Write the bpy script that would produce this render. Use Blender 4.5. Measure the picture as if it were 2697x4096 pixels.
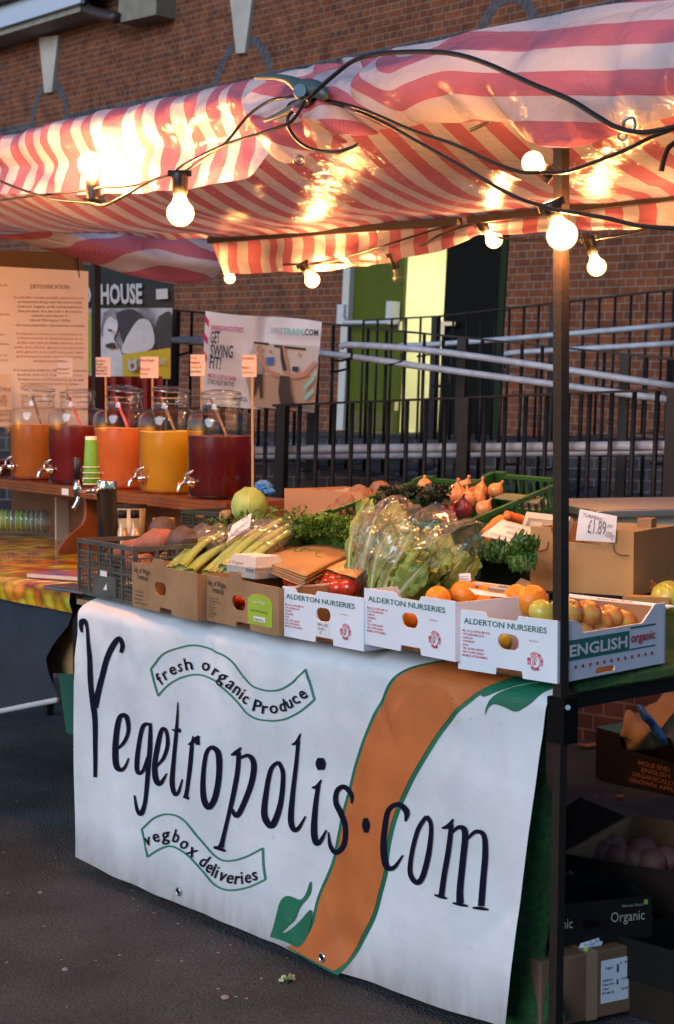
import bpy, bmesh, math, random
from mathutils import Vector, Matrix, noise
C_ = bpy.context.scene
for o in list(bpy.data.objects): bpy.data.objects.remove(o)
COL = C_.collection
V = Vector
random.seed(7)
# ---------------------------------------------------------------- camera
cam = bpy.data.cameras.new('camera'); camo = bpy.data.objects.new('camera', cam); COL.objects.link(camo)
CAMP = V((2.388, -2.564, 1.45)); PITCH = math.atan(365/6055.); HEAD = math.radians(50.9)
camo.location = CAMP; camo.rotation_euler = (math.pi/2-PITCH, 0, HEAD)
cam.sensor_fit = 'VERTICAL'; cam.sensor_height = 36; cam.sensor_width = 36; cam.lens = 6055/4096*36
cam.clip_start = .05; cam.clip_end = 2000
cam.dof.use_dof = True; cam.dof.focus_distance = 4.0; cam.dof.aperture_fstop = 7.5
C_.camera = camo
# ---------------------------------------------------------------- sky and exposure (dusk)
w = bpy.data.worlds.new('World'); C_.world = w; w.use_nodes = True
nt = w.node_tree; bg = nt.nodes['Background']
sky = nt.nodes.new('ShaderNodeTexSky'); sky.sky_type = 'NISHITA'; sky.sun_disc = False
SUN_EL, SUN_ROT = math.radians(2.5), math.radians(205)
sky.sun_elevation = SUN_EL; sky.sun_rotation = SUN_ROT; sky.air_density = 1.0; sky.dust_density = .6; sky.ozone_density = 3.0
tint = nt.nodes.new('ShaderNodeMixRGB'); tint.blend_type = 'MULTIPLY'; tint.inputs[0].default_value = 1; tint.inputs[2].default_value = (.84, .96, 1.18, 1); nt.links.new(sky.outputs[0], tint.inputs[1]); nt.links.new(tint.outputs[0], bg.inputs[0]); bg.inputs[1].default_value = .085
sl = bpy.data.lights.new('sun', 'SUN'); slo = bpy.data.objects.new('sun', sl); COL.objects.link(slo)
sl.energy = .55; sl.angle = math.radians(35); sl.color = (.76, .87, 1)
slo.rotation_euler = (math.radians(68), 0, math.radians(14)); slo.location = (0, 0, 8)
C_.view_settings.view_transform = 'Standard'; C_.view_settings.look = 'None'; C_.view_settings.gamma = 1
C_.view_settings.exposure = 1.85
# ---------------------------------------------------------------- measuring helpers: sight lines of the survey photograph met with real planes
F_ = V((-math.cos(math.radians(39.1)), math.sin(math.radians(39.1)), 0)); R_ = V((F_.y, -F_.x, 0))
def ray(x, y):
    a = (x-1348.5)/6055.; b = (2048.-y)/6055.
    h = math.cos(PITCH)+b*math.sin(PITCH); v = -math.sin(PITCH)+b*math.cos(PITCH)
    return F_*h+R_*a+V((0, 0, v))
def on(ax, val, x, y):
    d = ray(x, y); return CAMP+d*((val-CAMP[ax])/d[ax])
def onX(v, x, y): return on(0, v, x, y)
def onY(v, x, y): return on(1, v, x, y)
def onZ(v, x, y): return on(2, v, x, y)
def onD(D, x, y):
    d = ray(x, y); return CAMP+d*(D/d.dot(F_))
def onP(p, n, x, y):
    d = ray(x, y); return CAMP+d*((p-CAMP).dot(n)/d.dot(n))
# ---------------------------------------------------------------- mesh helpers
def fr(o, x, up=None):
    """frame: origin, x axis, z roughly up"""
    x = V(x).normalized(); up = V(up) if up else V((0, 0, 1))
    z = (up-x*up.dot(x)).normalized(); y = z.cross(x)
    return Matrix(((x.x, y.x, z.x, o[0]), (x.y, y.y, z.y, o[1]), (x.z, y.z, z.z, o[2]), (0, 0, 0, 1)))
def T(x, y, z): return Matrix.Translation((x, y, z))
def RZ(a): return Matrix.Rotation(math.radians(a), 4, 'Z')
def RX(a): return Matrix.Rotation(math.radians(a), 4, 'X')
def RY(a): return Matrix.Rotation(math.radians(a), 4, 'Y')
I4 = Matrix.Identity(4)
class MB:
    def __init__(s): s.v = []; s.f = []; s.uv = []; s.mi = []
    def add(s, vs, fs, M=None, uv=None, mi=0):
        b = len(s.v)
        s.v += [(M @ V(p)) if M else V(p) for p in vs]
        s.f += [tuple(i+b for i in f) for f in fs]; s.mi += [mi]*len(fs)
        s.uv += uv if uv else [(0, 0)]*len(vs)
        return s
    def box(s, a, b, M=None, mi=0):
        x0, y0, z0 = a; x1, y1, z1 = b
        vs = [(x0, y0, z0), (x1, y0, z0), (x1, y1, z0), (x0, y1, z0), (x0, y0, z1), (x1, y0, z1), (x1, y1, z1), (x0, y1, z1)]
        return s.add(vs, [(0, 3, 2, 1), (4, 5, 6, 7), (0, 1, 5, 4), (1, 2, 6, 5), (2, 3, 7, 6), (3, 0, 4, 7)], M, None, mi)
    def tube(s, pts, r, n=8, M=None, cap=True, mi=0):
        pts = [V(p) for p in pts]; rr = r if isinstance(r, (list, tuple)) else [r]*len(pts)
        vs = []; prev = None
        for i, p in enumerate(pts):
            t = (pts[min(i+1, len(pts)-1)]-pts[max(i-1, 0)]).normalized()
            if prev is None:
                a = V((0, 0, 1)) if abs(t.z) < .9 else V((1, 0, 0)); u = t.cross(a).normalized()
            else: u = (prev-t*prev.dot(t)).normalized()
            prev = u; w_ = t.cross(u)
            for k in range(n):
                q = 2*math.pi*k/n; vs.append(p+(u*math.cos(q)+w_*math.sin(q))*rr[i])
        fs = [(i*n+k, i*n+(k+1) % n, (i+1)*n+(k+1) % n, (i+1)*n+k) for i in range(len(pts)-1) for k in range(n)]
        if cap: fs += [tuple(range(n))[::-1], tuple((len(pts)-1)*n+k for k in range(n))]
        return s.add(vs, fs, M, None, mi)
    def lathe(s, prof, n=24, M=None, mi=0, cap=True):
        vs = [(r*math.cos(2*math.pi*k/n), r*math.sin(2*math.pi*k/n), z) for r, z in prof for k in range(n)]
        fs = [(i*n+k, i*n+(k+1) % n, (i+1)*n+(k+1) % n, (i+1)*n+k) for i in range(len(prof)-1) for k in range(n)]
        if cap:
            fs += [tuple(range(n))[::-1], tuple((len(prof)-1)*n+k for k in range(n))]
        return s.add(vs, fs, M, None, mi)
    def ball(s, c, r, nz=.0, fq=3., seed=0, n=16, m=10, M=None, mi=0):
        r = V(r) if not isinstance(r, (int, float)) else V((r, r, r)); vs = []; fs = []
        off = V((seed*3.7, seed*1.3, seed*.7))
        for i in range(m+1):
            a = math.pi*i/m
            for k in range(n):
                b = 2*math.pi*k/n; d = V((math.sin(a)*math.cos(b), math.sin(a)*math.sin(b), math.cos(a)))
                q = 1+nz*noise.noise(d*fq+off) if nz else 1
                vs.append(V(c)+V((d.x*r.x, d.y*r.y, d.z*r.z))*q)
        for i in range(m):
            for k in range(n): fs.append((i*n+k, (i+1)*n+k, (i+1)*n+(k+1) % n, i*n+(k+1) % n))
        return s.add(vs, fs, M, None, mi)
    def grid(s, fn, nu, nv, M=None, uvf=None, mi=0):
        vs = []; uv = []
        for j in range(nv+1):
            for i in range(nu+1):
                vs.append(fn(i/nu, j/nv)); uv.append(uvf(i/nu, j/nv) if uvf else (i/nu, j/nv))
        fs = [(j*(nu+1)+i, j*(nu+1)+i+1, (j+1)*(nu+1)+i+1, (j+1)*(nu+1)+i) for j in range(nv) for i in range(nu)]
        return s.add(vs, fs, M, uv, mi)
WM = {}
def obj(name, mb, mats, parent=None, smooth=False, solid=0, sub=0):
    me = bpy.data.meshes.new(name)
    inv = WM[parent.name].inverted() if parent is not None else I4
    me.from_pydata([inv @ p for p in mb.v], [], mb.f)
    uvl = me.uv_layers.new(name='UVMap')
    for l in me.loops: uvl.data[l.index].uv = mb.uv[l.vertex_index]
    if not isinstance(mats, (list, tuple)): mats = [mats]
    for m in mats: me.materials.append(m)
    for p, i in zip(me.polygons, mb.mi): p.material_index = i; p.use_smooth = smooth
    me.validate(); me.update()
    o = bpy.data.objects.new(name, me); COL.objects.link(o)
    if parent is not None: o.parent = parent; WM[o.name] = WM[parent.name].copy()
    else: WM[o.name] = I4.copy()
    if solid: md = o.modifiers.new('solid', 'SOLIDIFY'); md.thickness = solid; md.offset = 0
    if sub: md = o.modifiers.new('sub', 'SUBSURF'); md.levels = sub; md.render_levels = sub
    return o
def thing(name, label, cat, M=None, group=None):
    M = M or I4
    if not isinstance(M, Matrix): M = T(*M)
    o = bpy.data.objects.new(name, None); COL.objects.link(o); o.matrix_world = M; o.empty_display_size = .05
    WM[o.name] = M.copy(); tag(o, label, cat, group); return o
def tag(o, label=None, cat=None, group=None, kind=None):
    if label: o['label'] = label
    if cat: o['category'] = cat
    if group: o['group'] = group
    if kind: o['kind'] = kind
    return o
def dup(root, M, label=None, group=None):
    r = root.copy(); COL.objects.link(r); r.matrix_world = M; WM[r.name] = M.copy()
    if label: r['label'] = label
    if group: r['group'] = group
    for ch in [c for c in root.children]:
        c = ch.copy(); COL.objects.link(c); c.parent = r; WM[c.name] = M.copy()
        for g in ch.children:
            d = g.copy(); COL.objects.link(d); d.parent = c
    return r
def seat(o, p):
    """move the origin of a single-mesh thing to point p without moving its shape"""
    p = V(p)
    for v in o.data.vertices: v.co -= p
    o.location = p; WM[o.name] = T(*p); return o
def spline(pts, k=6):
    """Catmull-Rom through tuples of any length"""
    P = [tuple(p) for p in pts]; out = []
    for i in range(len(P)-1):
        a = P[max(i-1, 0)]; b = P[i]; c = P[i+1]; d = P[min(i+2, len(P)-1)]
        for j in range(k):
            t = j/k
            out.append(tuple(.5*((2*b[n])+(-a[n]+c[n])*t+(2*a[n]-5*b[n]+4*c[n]-d[n])*t*t+(-a[n]+3*b[n]-3*c[n]+d[n])*t**3) for n in range(len(b))))
    out.append(P[-1]); return out
def lerpl(tab, x):
    if x <= tab[0][0]: return tab[0][1]
    for (a, b), (c, d) in zip(tab, tab[1:]):
        if x <= c: return b+(d-b)*(x-a)/(c-a)
    return tab[-1][1]
def fnz(p, s=0): return noise.noise(V(p)+V((s*7.1, s*3.3, s*1.9)))
def plate(outline, holes, th, M, bev=0):
    """flat board with true holes, outline in local x,z, thickness along +y; returns verts, faces"""
    cu = bpy.data.curves.new('tmp', 'CURVE'); cu.dimensions = '2D'; cu.fill_mode = 'BOTH'; cu.extrude = th/2
    for lp in [outline]+holes:
        sp = cu.splines.new('POLY'); sp.points.add(len(lp)-1); sp.use_cyclic_u = True
        for p, q in zip(sp.points, lp): p.co = (q[0], q[1], 0, 1)
    o = bpy.data.objects.new('tmp', cu); me = bpy.data.meshes.new_from_object(o)
    vs = [M @ V((v.co.x, th/2-v.co.z, v.co.y)) for v in me.vertices]; fs = [tuple(p.vertices) for p in me.polygons]
    bpy.data.objects.remove(o); bpy.data.curves.remove(cu); bpy.data.meshes.remove(me)
    return vs, fs
def slot(cx, cz, w_, h, n=6):
    r = h/2; a = []
    for k in range(n+1): t = -math.pi/2+math.pi*k/n; a.append((cx+w_/2-r+r*math.cos(t), cz+r*math.sin(t)))
    for k in range(n+1): t = math.pi/2+math.pi*k/n; a.append((cx-w_/2+r+r*math.cos(t), cz+r*math.sin(t)))
    return a
_tx = {}
def text_raw(s, bold=0):
    if (s, bold) in _tx: return _tx[(s, bold)]
    cu = bpy.data.curves.new('tmp', 'FONT'); cu.body = s; cu.size = 1; cu.resolution_u = 2; cu.offset = bold
    o = bpy.data.objects.new('tmp', cu); me = bpy.data.meshes.new_from_object(o)
    vs = [(v.co.x, v.co.y) for v in me.vertices]; fs = [tuple(p.vertices) for p in me.polygons]
    bpy.data.objects.remove(o); bpy.data.curves.remove(cu); bpy.data.meshes.remove(me)
    _tx[(s, bold)] = (vs, fs); return vs, fs
def text_into(mb, s, A, B, up, h=None, off=.0012, bold=0, mi=0, warp=None):
    """lettering from world point A (baseline start) to B (baseline end), cap height h along up"""
    vs, fs = text_raw(s, bold)
    if not vs: return mb
    x0 = min(v[0] for v in vs); x1 = max(v[0] for v in vs)
    A = V(A); B = V(B); d = B-A; up = V(up).normalized(); up = (up-d.normalized()*up.dot(d.normalized())).normalized()
    sc = d.length/(x1-x0); hh = (h/.72) if h else sc
    n = d.normalized().cross(up)
    out = [A+d*((x-x0)/(x1-x0))+up*(y*hh)+n*off for x, y in vs]
    if warp: out = [warp(p) for p in out]
    return mb.add(out, fs, None, None, mi)
# ---------------------------------------------------------------- materials
MT = {}
def mat(name, col, rough=.6, metal=0, spec=.5, var=0, vs=8, bump=0, bs=60, col2=None, trans=0, em=None, ems=0, coat=0):
    if name in MT: return MT[name]
    m = bpy.data.materials.new(name); m.use_nodes = True; n = m.node_tree; b = n.nodes['Principled BSDF']
    b.inputs['Base Color'].default_value = (*col, 1); b.inputs['Roughness'].default_value = rough; b.inputs['Metallic'].default_value = metal
    b.inputs['Specular IOR Level'].default_value = spec
    if coat: b.inputs['Coat Weight'].default_value = coat; b.inputs['Coat Roughness'].default_value = .1
    tc = n.nodes.new('ShaderNodeTexCoord')
    if var or col2:
        no = n.nodes.new('ShaderNodeTexNoise'); no.inputs['Scale'].default_value = vs; no.inputs['Detail'].default_value = 5
        n.links.new(tc.outputs['Object'], no.inputs['Vector'])
        cr = n.nodes.new('ShaderNodeValToRGB'); n.links.new(no.outputs['Fac'], cr.inputs['Fac'])
        c2 = col2 or tuple(c*(1-var) for c in col); c1 = col if col2 else tuple(min(1, c*(1+var*.6)) for c in col)
        cr.color_ramp.elements[0].position = .35; cr.color_ramp.elements[1].position = .65
        cr.color_ramp.elements[0].color = (*c2, 1); cr.color_ramp.elements[1].color = (*c1, 1)
        n.links.new(cr.outputs['Color'], b.inputs['Base Color'])
    if bump:
        nb = n.nodes.new('ShaderNodeTexNoise'); nb.inputs['Scale'].default_value = bs; nb.inputs['Detail'].default_value = 4
        n.links.new(tc.outputs['Object'], nb.inputs['Vector'])
        bp = n.nodes.new('ShaderNodeBump'); bp.inputs['Strength'].default_value = bump; bp.inputs['Distance'].default_value = .01
        n.links.new(nb.outputs['Fac'], bp.inputs['Height']); n.links.new(bp.outputs[0], b.inputs['Normal'])
    if trans:
        out = n.nodes['Material Output']; tr = n.nodes.new('ShaderNodeBsdfTranslucent'); mx = n.nodes.new('ShaderNodeMixShader')
        src = b.inputs['Base Color'].links[0].from_socket if b.inputs['Base Color'].links else None
        if src: n.links.new(src, tr.inputs['Color'])
        else: tr.inputs['Color'].default_value = (*col, 1)
        mx.inputs[0].default_value = trans; n.links.new(b.outputs[0], mx.inputs[1]); n.links.new(tr.outputs[0], mx.inputs[2]); n.links.new(mx.outputs[0], out.inputs[0])
    if em: b.inputs['Emission Color'].default_value = (*em, 1); b.inputs['Emission Strength'].default_value = ems
    MT[name] = m; return m
def clear(name, tint=(1, 1, 1), gloss=.12, rough=.08, white=.0, bump=0, bs=30, em=None, ems=0):
    """thin clear film or glass: see-through, with reflections that grow at the rim"""
    if name in MT: return MT[name]
    m = bpy.data.materials.new(name); m.use_nodes = True; n = m.node_tree; n.nodes.remove(n.nodes['Principled BSDF']); out = n.nodes['Material Output']
    tr = n.nodes.new('ShaderNodeBsdfTransparent'); tr.inputs[0].default_value = (*tint, 1)
    gl = n.nodes.new('ShaderNodeBsdfGlossy'); gl.inputs['Roughness'].default_value = rough
    lw = n.nodes.new('ShaderNodeLayerWeight'); lw.inputs[0].default_value = .5; fz = n.nodes.new('ShaderNodeMath'); fz.operation = 'POWER'; fz.inputs[1].default_value = 3.2; n.links.new(lw.outputs['Facing'], fz.inputs[0])
    ad = n.nodes.new('ShaderNodeMath'); ad.operation = 'ADD'; ad.use_clamp = True; ad.inputs[1].default_value = gloss; n.links.new(fz.outputs[0], ad.inputs[0])
    mx = n.nodes.new('ShaderNodeMixShader'); n.links.new(ad.outputs[0], mx.inputs[0]); n.links.new(tr.outputs[0], mx.inputs[1]); n.links.new(gl.outputs[0], mx.inputs[2])
    last = mx
    if white:
        df = n.nodes.new('ShaderNodeBsdfDiffuse'); df.inputs[0].default_value = (.8, .8, .8, 1); m2 = n.nodes.new('ShaderNodeMixShader'); m2.inputs[0].default_value = white
        n.links.new(mx.outputs[0], m2.inputs[1]); n.links.new(df.outputs[0], m2.inputs[2]); last = m2
    if em:
        e = n.nodes.new('ShaderNodeEmission'); e.inputs[0].default_value = (*em, 1); e.inputs[1].default_value = ems
        a2 = n.nodes.new('ShaderNodeAddShader'); n.links.new(last.outputs[0], a2.inputs[0]); n.links.new(e.outputs[0], a2.inputs[1]); last = a2
    if bump:
        tc = n.nodes.new('ShaderNodeTexCoord'); nb = n.nodes.new('ShaderNodeTexNoise'); nb.inputs['Scale'].default_value = bs; nb.inputs['Detail'].default_value = 3
        n.links.new(tc.outputs['Object'], nb.inputs['Vector']); bp = n.nodes.new('ShaderNodeBump'); bp.inputs['Strength'].default_value = bump; bp.inputs['Distance'].default_value = .02
        n.links.new(nb.outputs['Fac'], bp.inputs['Height']); n.links.new(bp.outputs[0], gl.inputs['Normal']); n.links.new(bp.outputs[0], lw.inputs['Normal'])
    n.links.new(last.outputs[0], out.inputs[0]); MT[name] = m; return m
def emis(name, col, st):
    if name in MT: return MT[name]
    m = bpy.data.materials.new(name); m.use_nodes = True; n = m.node_tree; n.nodes.remove(n.nodes['Principled BSDF'])
    e = n.nodes.new('ShaderNodeEmission'); e.inputs[0].default_value = (*col, 1); e.inputs[1].default_value = st
    n.links.new(e.outputs[0], n.nodes['Material Output'].inputs[0]); MT[name] = m; return m
def brick_mat(name, c1, c2, mortar, sx=.225, sy=.075, axes='XZ', third=None):
    m = bpy.data.materials.new(name); m.use_nodes = True; n = m.node_tree; b = n.nodes['Principled BSDF']; b.inputs['Roughness'].default_value = .9; b.inputs['Specular IOR Level'].default_value = .08
    tc = n.nodes.new('ShaderNodeTexCoord'); sp = n.nodes.new('ShaderNodeSeparateXYZ'); cb = n.nodes.new('ShaderNodeCombineXYZ')
    n.links.new(tc.outputs['Object'], sp.inputs[0]); n.links.new(sp.outputs[axes[0]], cb.inputs['X']); n.links.new(sp.outputs[axes[1]], cb.inputs['Y'])
    br = n.nodes.new('ShaderNodeTexBrick'); n.links.new(cb.outputs[0], br.inputs['Vector'])
    br.inputs['Scale'].default_value = 1; br.inputs['Brick Width'].default_value = sx; br.inputs['Row Height'].default_value = sy
    br.inputs['Mortar Size'].default_value = .006; br.inputs['Mortar Smooth'].default_value = .25; br.squash = .5; br.squash_frequency = 2; br.offset = .5
    br.inputs['Color1'].default_value = (*c1, 1); br.inputs['Color2'].default_value = (*c2, 1); br.inputs['Mortar'].default_value = (*mortar, 1)
    # some odd bluish or burnt bricks: white noise per brick cell
    no = n.nodes.new('ShaderNodeTexNoise'); no.inputs['Scale'].default_value = 5; no.inputs['Detail'].default_value = 3
    n.links.new(cb.outputs[0], no.inputs['Vector'])
    hs = n.nodes.new('ShaderNodeMixRGB'); hs.blend_type = 'MULTIPLY'; hs.inputs[0].default_value = .75
    cr = n.nodes.new('ShaderNodeValToRGB'); cr.color_ramp.elements[0].position = .3; cr.color_ramp.elements[0].color = (.55, .55, .6, 1); cr.color_ramp.elements[1].position = .62; cr.color_ramp.elements[1].color = (1.15, 1.1, 1.05, 1)
    n.links.new(no.outputs['Fac'], cr.inputs[0]); n.links.new(br.outputs['Color'], hs.inputs[1]); n.links.new(cr.outputs[0], hs.inputs[2])
    n.links.new(hs.outputs[0], b.inputs['Base Color'])
    bp = n.nodes.new('ShaderNodeBump'); bp.inputs['Strength'].default_value = .6; bp.inputs['Distance'].default_value = .008; bp.invert = True
    n.links.new(br.outputs['Fac'], bp.inputs['Height']); n.links.new(bp.outputs[0], b.inputs['Normal'])
    return m
black = mat('black paint', (.012, .012, .013), .5, spec=.2, bump=.2, bs=200)
railpaint = mat('rail paint', (.014, .012, .013), .5, spec=.25, var=.4, vs=20)
poleM = mat('rusty pole paint', (.012, .011, .011), .42, spec=.4, col2=(.022, .012, .008), vs=60, bump=.15, bs=150)
rubber = mat('cable rubber', (.012, .012, .013), .35, bump=.1)
white_pl = mat('white print', (.8, .8, .8), .5)
card = mat('brown card', (.32, .18, .085), .8, var=.2, vs=6, bump=.12, bs=90)
card2 = mat('buff card', (.42, .235, .088), .8, var=.15, vs=5, bump=.1, bs=90)
cardW = mat('white card', (.76, .79, .85), .6, var=.05, vs=5, bump=.06, bs=60)
ink = mat('black ink', (.02, .02, .03), .6)
inkG = mat('green ink', (.01, .14, .10), .6)
inkR = mat('red ink', (.55, .03, .06), .6)
paper = mat('paper', (.75, .73, .72), .7, var=.04, vs=12)
steel = mat('steel', (.62, .6, .58), .22, metal=1)
chrome = mat('chrome', (.8, .78, .75), .12, metal=1)
wood = mat('ply wood', (.22, .075, .025), .5, col2=(.14, .042, .015), vs=9, bump=.1, bs=30)
# ================================================================ GROUND
def gz(x): return .0+.033*max(-40, min(20, x))
asph = bpy.data.materials.new('asphalt'); asph.use_nodes = True
n = asph.node_tree; b = n.nodes['Principled BSDF']; b.inputs['Roughness'].default_value = .85; b.inputs['Specular IOR Level'].default_value = .3
tc = n.nodes.new('ShaderNodeTexCoord')
def noisen(sc, det=4): 
    q = n.nodes.new('ShaderNodeTexNoise'); q.inputs['Scale'].default_value = sc; q.inputs['Detail'].default_value = det; n.links.new(tc.outputs['Object'], q.inputs['Vector']); return q
vo = n.nodes.new('ShaderNodeTexVoronoi'); vo.inputs['Scale'].default_value = 130; n.links.new(tc.outputs['Object'], vo.inputs['Vector'])
big = noisen(2.2, 7); fine = noisen(90, 6)
cr = n.nodes.new('ShaderNodeValToRGB'); e = cr.color_ramp.elements; e[0].position = .25; e[0].color = (.037, .041, .042, 1); e[1].position = .75; e[1].color = (.090, .098, .101, 1)
n.links.new(fine.outputs['Fac'], cr.inputs[0])
cr2 = n.nodes.new('ShaderNodeValToRGB'); e = cr2.color_ramp.elements; e[0].position = .35; e[0].color = (.68, .68, .68, 1); e[1].position = .65; e[1].color = (1.25, 1.25, 1.25, 1); n.links.new(big.outputs['Fac'], cr2.inputs[0])
mu = n.nodes.new('ShaderNodeMixRGB'); mu.blend_type = 'MULTIPLY'; mu.inputs[0].default_value = 1; n.links.new(cr.outputs[0], mu.inputs[1]); n.links.new(cr2.outputs[0], mu.inputs[2])
sp_ = n.nodes.new('ShaderNodeTexWhiteNoise'); n.links.new(vo.outputs['Position'], sp_.inputs['Vector'])
gt = n.nodes.new('ShaderNodeMath'); gt.operation = 'GREATER_THAN'; gt.inputs[1].default_value = .9988; n.links.new(sp_.outputs['Value'], gt.inputs[0])
mx = n.nodes.new('ShaderNodeMixRGB'); mx.inputs[2].default_value = (.35, .34, .34, 1); n.links.new(gt.outputs[0], mx.inputs[0]); n.links.new(mu.outputs[0], mx.inputs[1])
n.links.new(mx.outputs[0], b.inputs['Base Color'])
ad = n.nodes.new('ShaderNodeMath'); ad.operation = 'ADD'; n.links.new(fine.outputs['Fac'], ad.inputs[0]); n.links.new(vo.outputs['Distance'], ad.inputs[1])
bp = n.nodes.new('ShaderNodeBump'); bp.inputs['Strength'].default_value = .9; bp.inputs['Distance'].default_value = .006; n.links.new(ad.outputs[0], bp.inputs['Height']); n.links.new(bp.outputs[0], b.inputs['Normal'])
m = MB(); xs = [-400, -40, -20, 20, 400]; ys = [-400, -20, 20, 400]
m.add([(x, y, gz(x)) for y in ys for x in xs], [(j*5+i, j*5+i+1, (j+1)*5+i+1, (j+1)*5+i) for j in range(3) for i in range(4)])
tag(obj('ground', m, asph), kind='structure')

# ================================================================ BUILDING
VPb = ray(-3900, 1330).normalized(); bu = (-VPb).normalized()               # along the wall, to the right
upb = (V((0, 0, 1))+R_*.030)
WO = onD(15.9, 1700, 1745)
WF = fr(WO, bu, upb)                                                        # wall frame: x right, y into the building, z up
WI = WF.inverted(); WN = V((WF[0][1], WF[1][1], WF[2][1]))
def W(px, py, out=0):
    p = WI @ onP(WO-WN*out, WN, px, py); return (p.x, p.z)
brickR = brick_mat('red brick', (.235, .074, .032), (.145, .054, .034), (.24, .185, .142))
brickB = brick_mat('blue brick', (.065, .068, .085), (.11, .10, .11), (.20, .18, .17))
brickD = brick_mat('dark brick plinth', (.045, .045, .055), (.085, .075, .075), (.17, .16, .15), .23, .08)
bld = thing('brick_building', 'long red brick building with blue brick arches and stone keystones behind the railings', 'building', WF)
dL = W(1362, 1500)[0]; dR = W(2008, 1500)[0]; dB = W(1700, 1745)[1]; dT = dB+2.35
m = MB()
for a in ((-16, dB-2.2, dL, 8), (dR, dB-2.2, 12, 8), (dL, dT, dR, 8), (dL, dB-2.2, dR, dB)):
    m.box((a[0], 0, a[1]), (a[2], .3, a[3]), WF)
obj('wall', m, brickR, bld)
# dark band two courses + , as real flush bricks 3 mm proud
yb1 = W(1098, 284)[1]; yb0 = yb1-.46
def arch(px, py_top, hw, hgt, n_=20, th=.115, z0=None, skip=0):
    cx = W(px, py_top)[0]; zt = W(px, py_top)[1]; m = MB()
    for k in range(n_):
        a0 = math.pi*k/n_; a1 = math.pi*(k+.86)/n_
        if abs((a0+a1)/2-math.pi/2) < skip: continue
        q = []
        for a, r in ((a0, 0), (a1, 0), (a1, 1), (a0, 1)):
            q.append((cx-(hw-th*r)*math.cos(a), zt-hgt+(hgt-th*r)*math.sin(a)))
        vs = [(x, -.004, z) for x, z in q]+[(x, .02, z) for x, z in q]
        m.add(vs, [(0, 1, 2, 3), (0, 4, 5, 1), (1, 5, 6, 2), (2, 6, 7, 3), (3, 7, 4, 0)], WF)
    for s in (-1, 1):
        for j in range(14):
            z1 = zt-hgt-j*.075-.006; x0 = cx+s*hw; x1 = cx+s*(hw-th)
            m.box((min(x0, x1), -.004, z1-.063), (max(x0, x1), .02, z1), WF)
    return m, cx
stoneM = mat('pale stone', (.50, .46, .40), .8, var=.15, vs=3, bump=.2, bs=30)
blueb = mat('blue engineering brick', (.075, .08, .10), .6, var=.4, vs=12, bump=.2, bs=60)
a1, c1 = arch(202, 318, .54, .62); a2, c2 = arch(978, 142, .62, .68); a3, c3 = arch(2038, -40, .50, .75)
for a in (a1, a2, a3): obj('brick_arch', a, blueb, bld)
edges = [-16, c1-.54, c1+.54, c2-.62, c2+.62, c3-.50, c3+.50, 12]
m = MB()
for i in range(0, 8, 2): m.box((edges[i], -.003, yb0), (edges[i+1], .02, yb1), WF)
obj('brick_band', m, brickB, bld)
m = MB()
for q in (((168, 152), (245, 145), (219, 370), (190, 374)), ((930, -30), (1026, -36), (993, 214), (958, 216))):
    p = [W(*c) for c in q]
    p2 = [(x, -.05, z) for x, z in p]+[(x, .05, z) for x, z in p]
    k = MB(); k.add(p2, [(0, 3, 2, 1), (0, 1, 5, 4), (1, 2, 6, 5), (2, 3, 7, 6), (3, 0, 4, 7)], WF); obj('keystone', k, stoneM, bld)
# eave, gutter, downpipe
m = MB(); g0 = W(0, 62, .5); g1 = W(330, -25, .5); ze = W(0, 105, .5)[1]
m.box((-16, -.5, ze-.02), (W(322, 10, .5)[0], -.44, ze+.28), WF); obj('fascia_board', m, mat('fascia paint', (.55, .62, .72), .4), bld)
m = MB(); m.box((-16, -.43, ze-.10), (W(330, 40, .4)[0], 0, ze-.021), WF); m.box((-16, -.0, ze-.28), (-15.9, .0, ze-.2), WF); obj('soffit', m, mat('soffit', (.30, .27, .23), .7, var=.15), bld)
m = MB(); m.box((-16, -.62, ze+.281), (W(380, 10, .5)[0], .3, ze+.34), WF); obj('roof_edge', m, mat('roof felt', (.05, .05, .055), .8), bld)
m = MB(); q = [W(x, y, .3) for x, y in ((478, -30), (628, -62), (624, 58), (470, 92))]
m.add([(x, -.3, z) for x, z in q]+[(x, .0, z) for x, z in q], [(0, 3, 2, 1), (0, 1, 5, 4), (1, 2, 6, 5), (2, 3, 7, 6), (3, 0, 4, 7)], WF); obj('stone_corbel', m, mat('corbel stone', (.25, .22, .17), .85, var=.15), bld)
m = MB(); pp = [WF @ V((W(x, y, .35)[0], -.35, W(x, y, .35)[1])) for x, y in ((345, -120), (342, 5), (350, 35), (385, 52), (470, 72))]
m.tube(spline(pp, 5), .075, 12); obj('downpipe', m, mat('pipe brown', (.05, .03, .025), .4), bld, True)
# door opening, lit lobby
fw = mat('door frame green', (.012, .024, .008), .5, spec=.15)
m = MB(); m.box((dL, -.02, dB), (W(1384, 1500)[0], .12, dT), WF); m.box((W(1984, 1500)[0], -.02, dB), (dR, .12, dT), WF); m.box((W(1384, 1500)[0], -.02, dT-.08), (W(1984, 1500)[0], .12, dT), WF)
obj('door_frame', m, fw, bld)
cream = mat('lobby paint', (.82, .80, .56), .6, var=.05, vs=2)
m = MB(); x0 = dL+.05; x1 = dR-.02
m.box((x0, .3, dB-.05), (x1, 2.2, dB-.001), WF); m.box((x0-.05, 2.2, dB), (x1+.4, 2.25, dT), WF); m.box((x0-.05, .3, dB), (x0, 2.2, dT), WF); m.box((x1, .3, dB), (x1+.05, 2.2, dT), WF); m.box((x0, .3, dT), (x1, 2.2, dT+.05), WF)
obj('lobby_wall', m, cream, bld)
m = MB()
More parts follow.
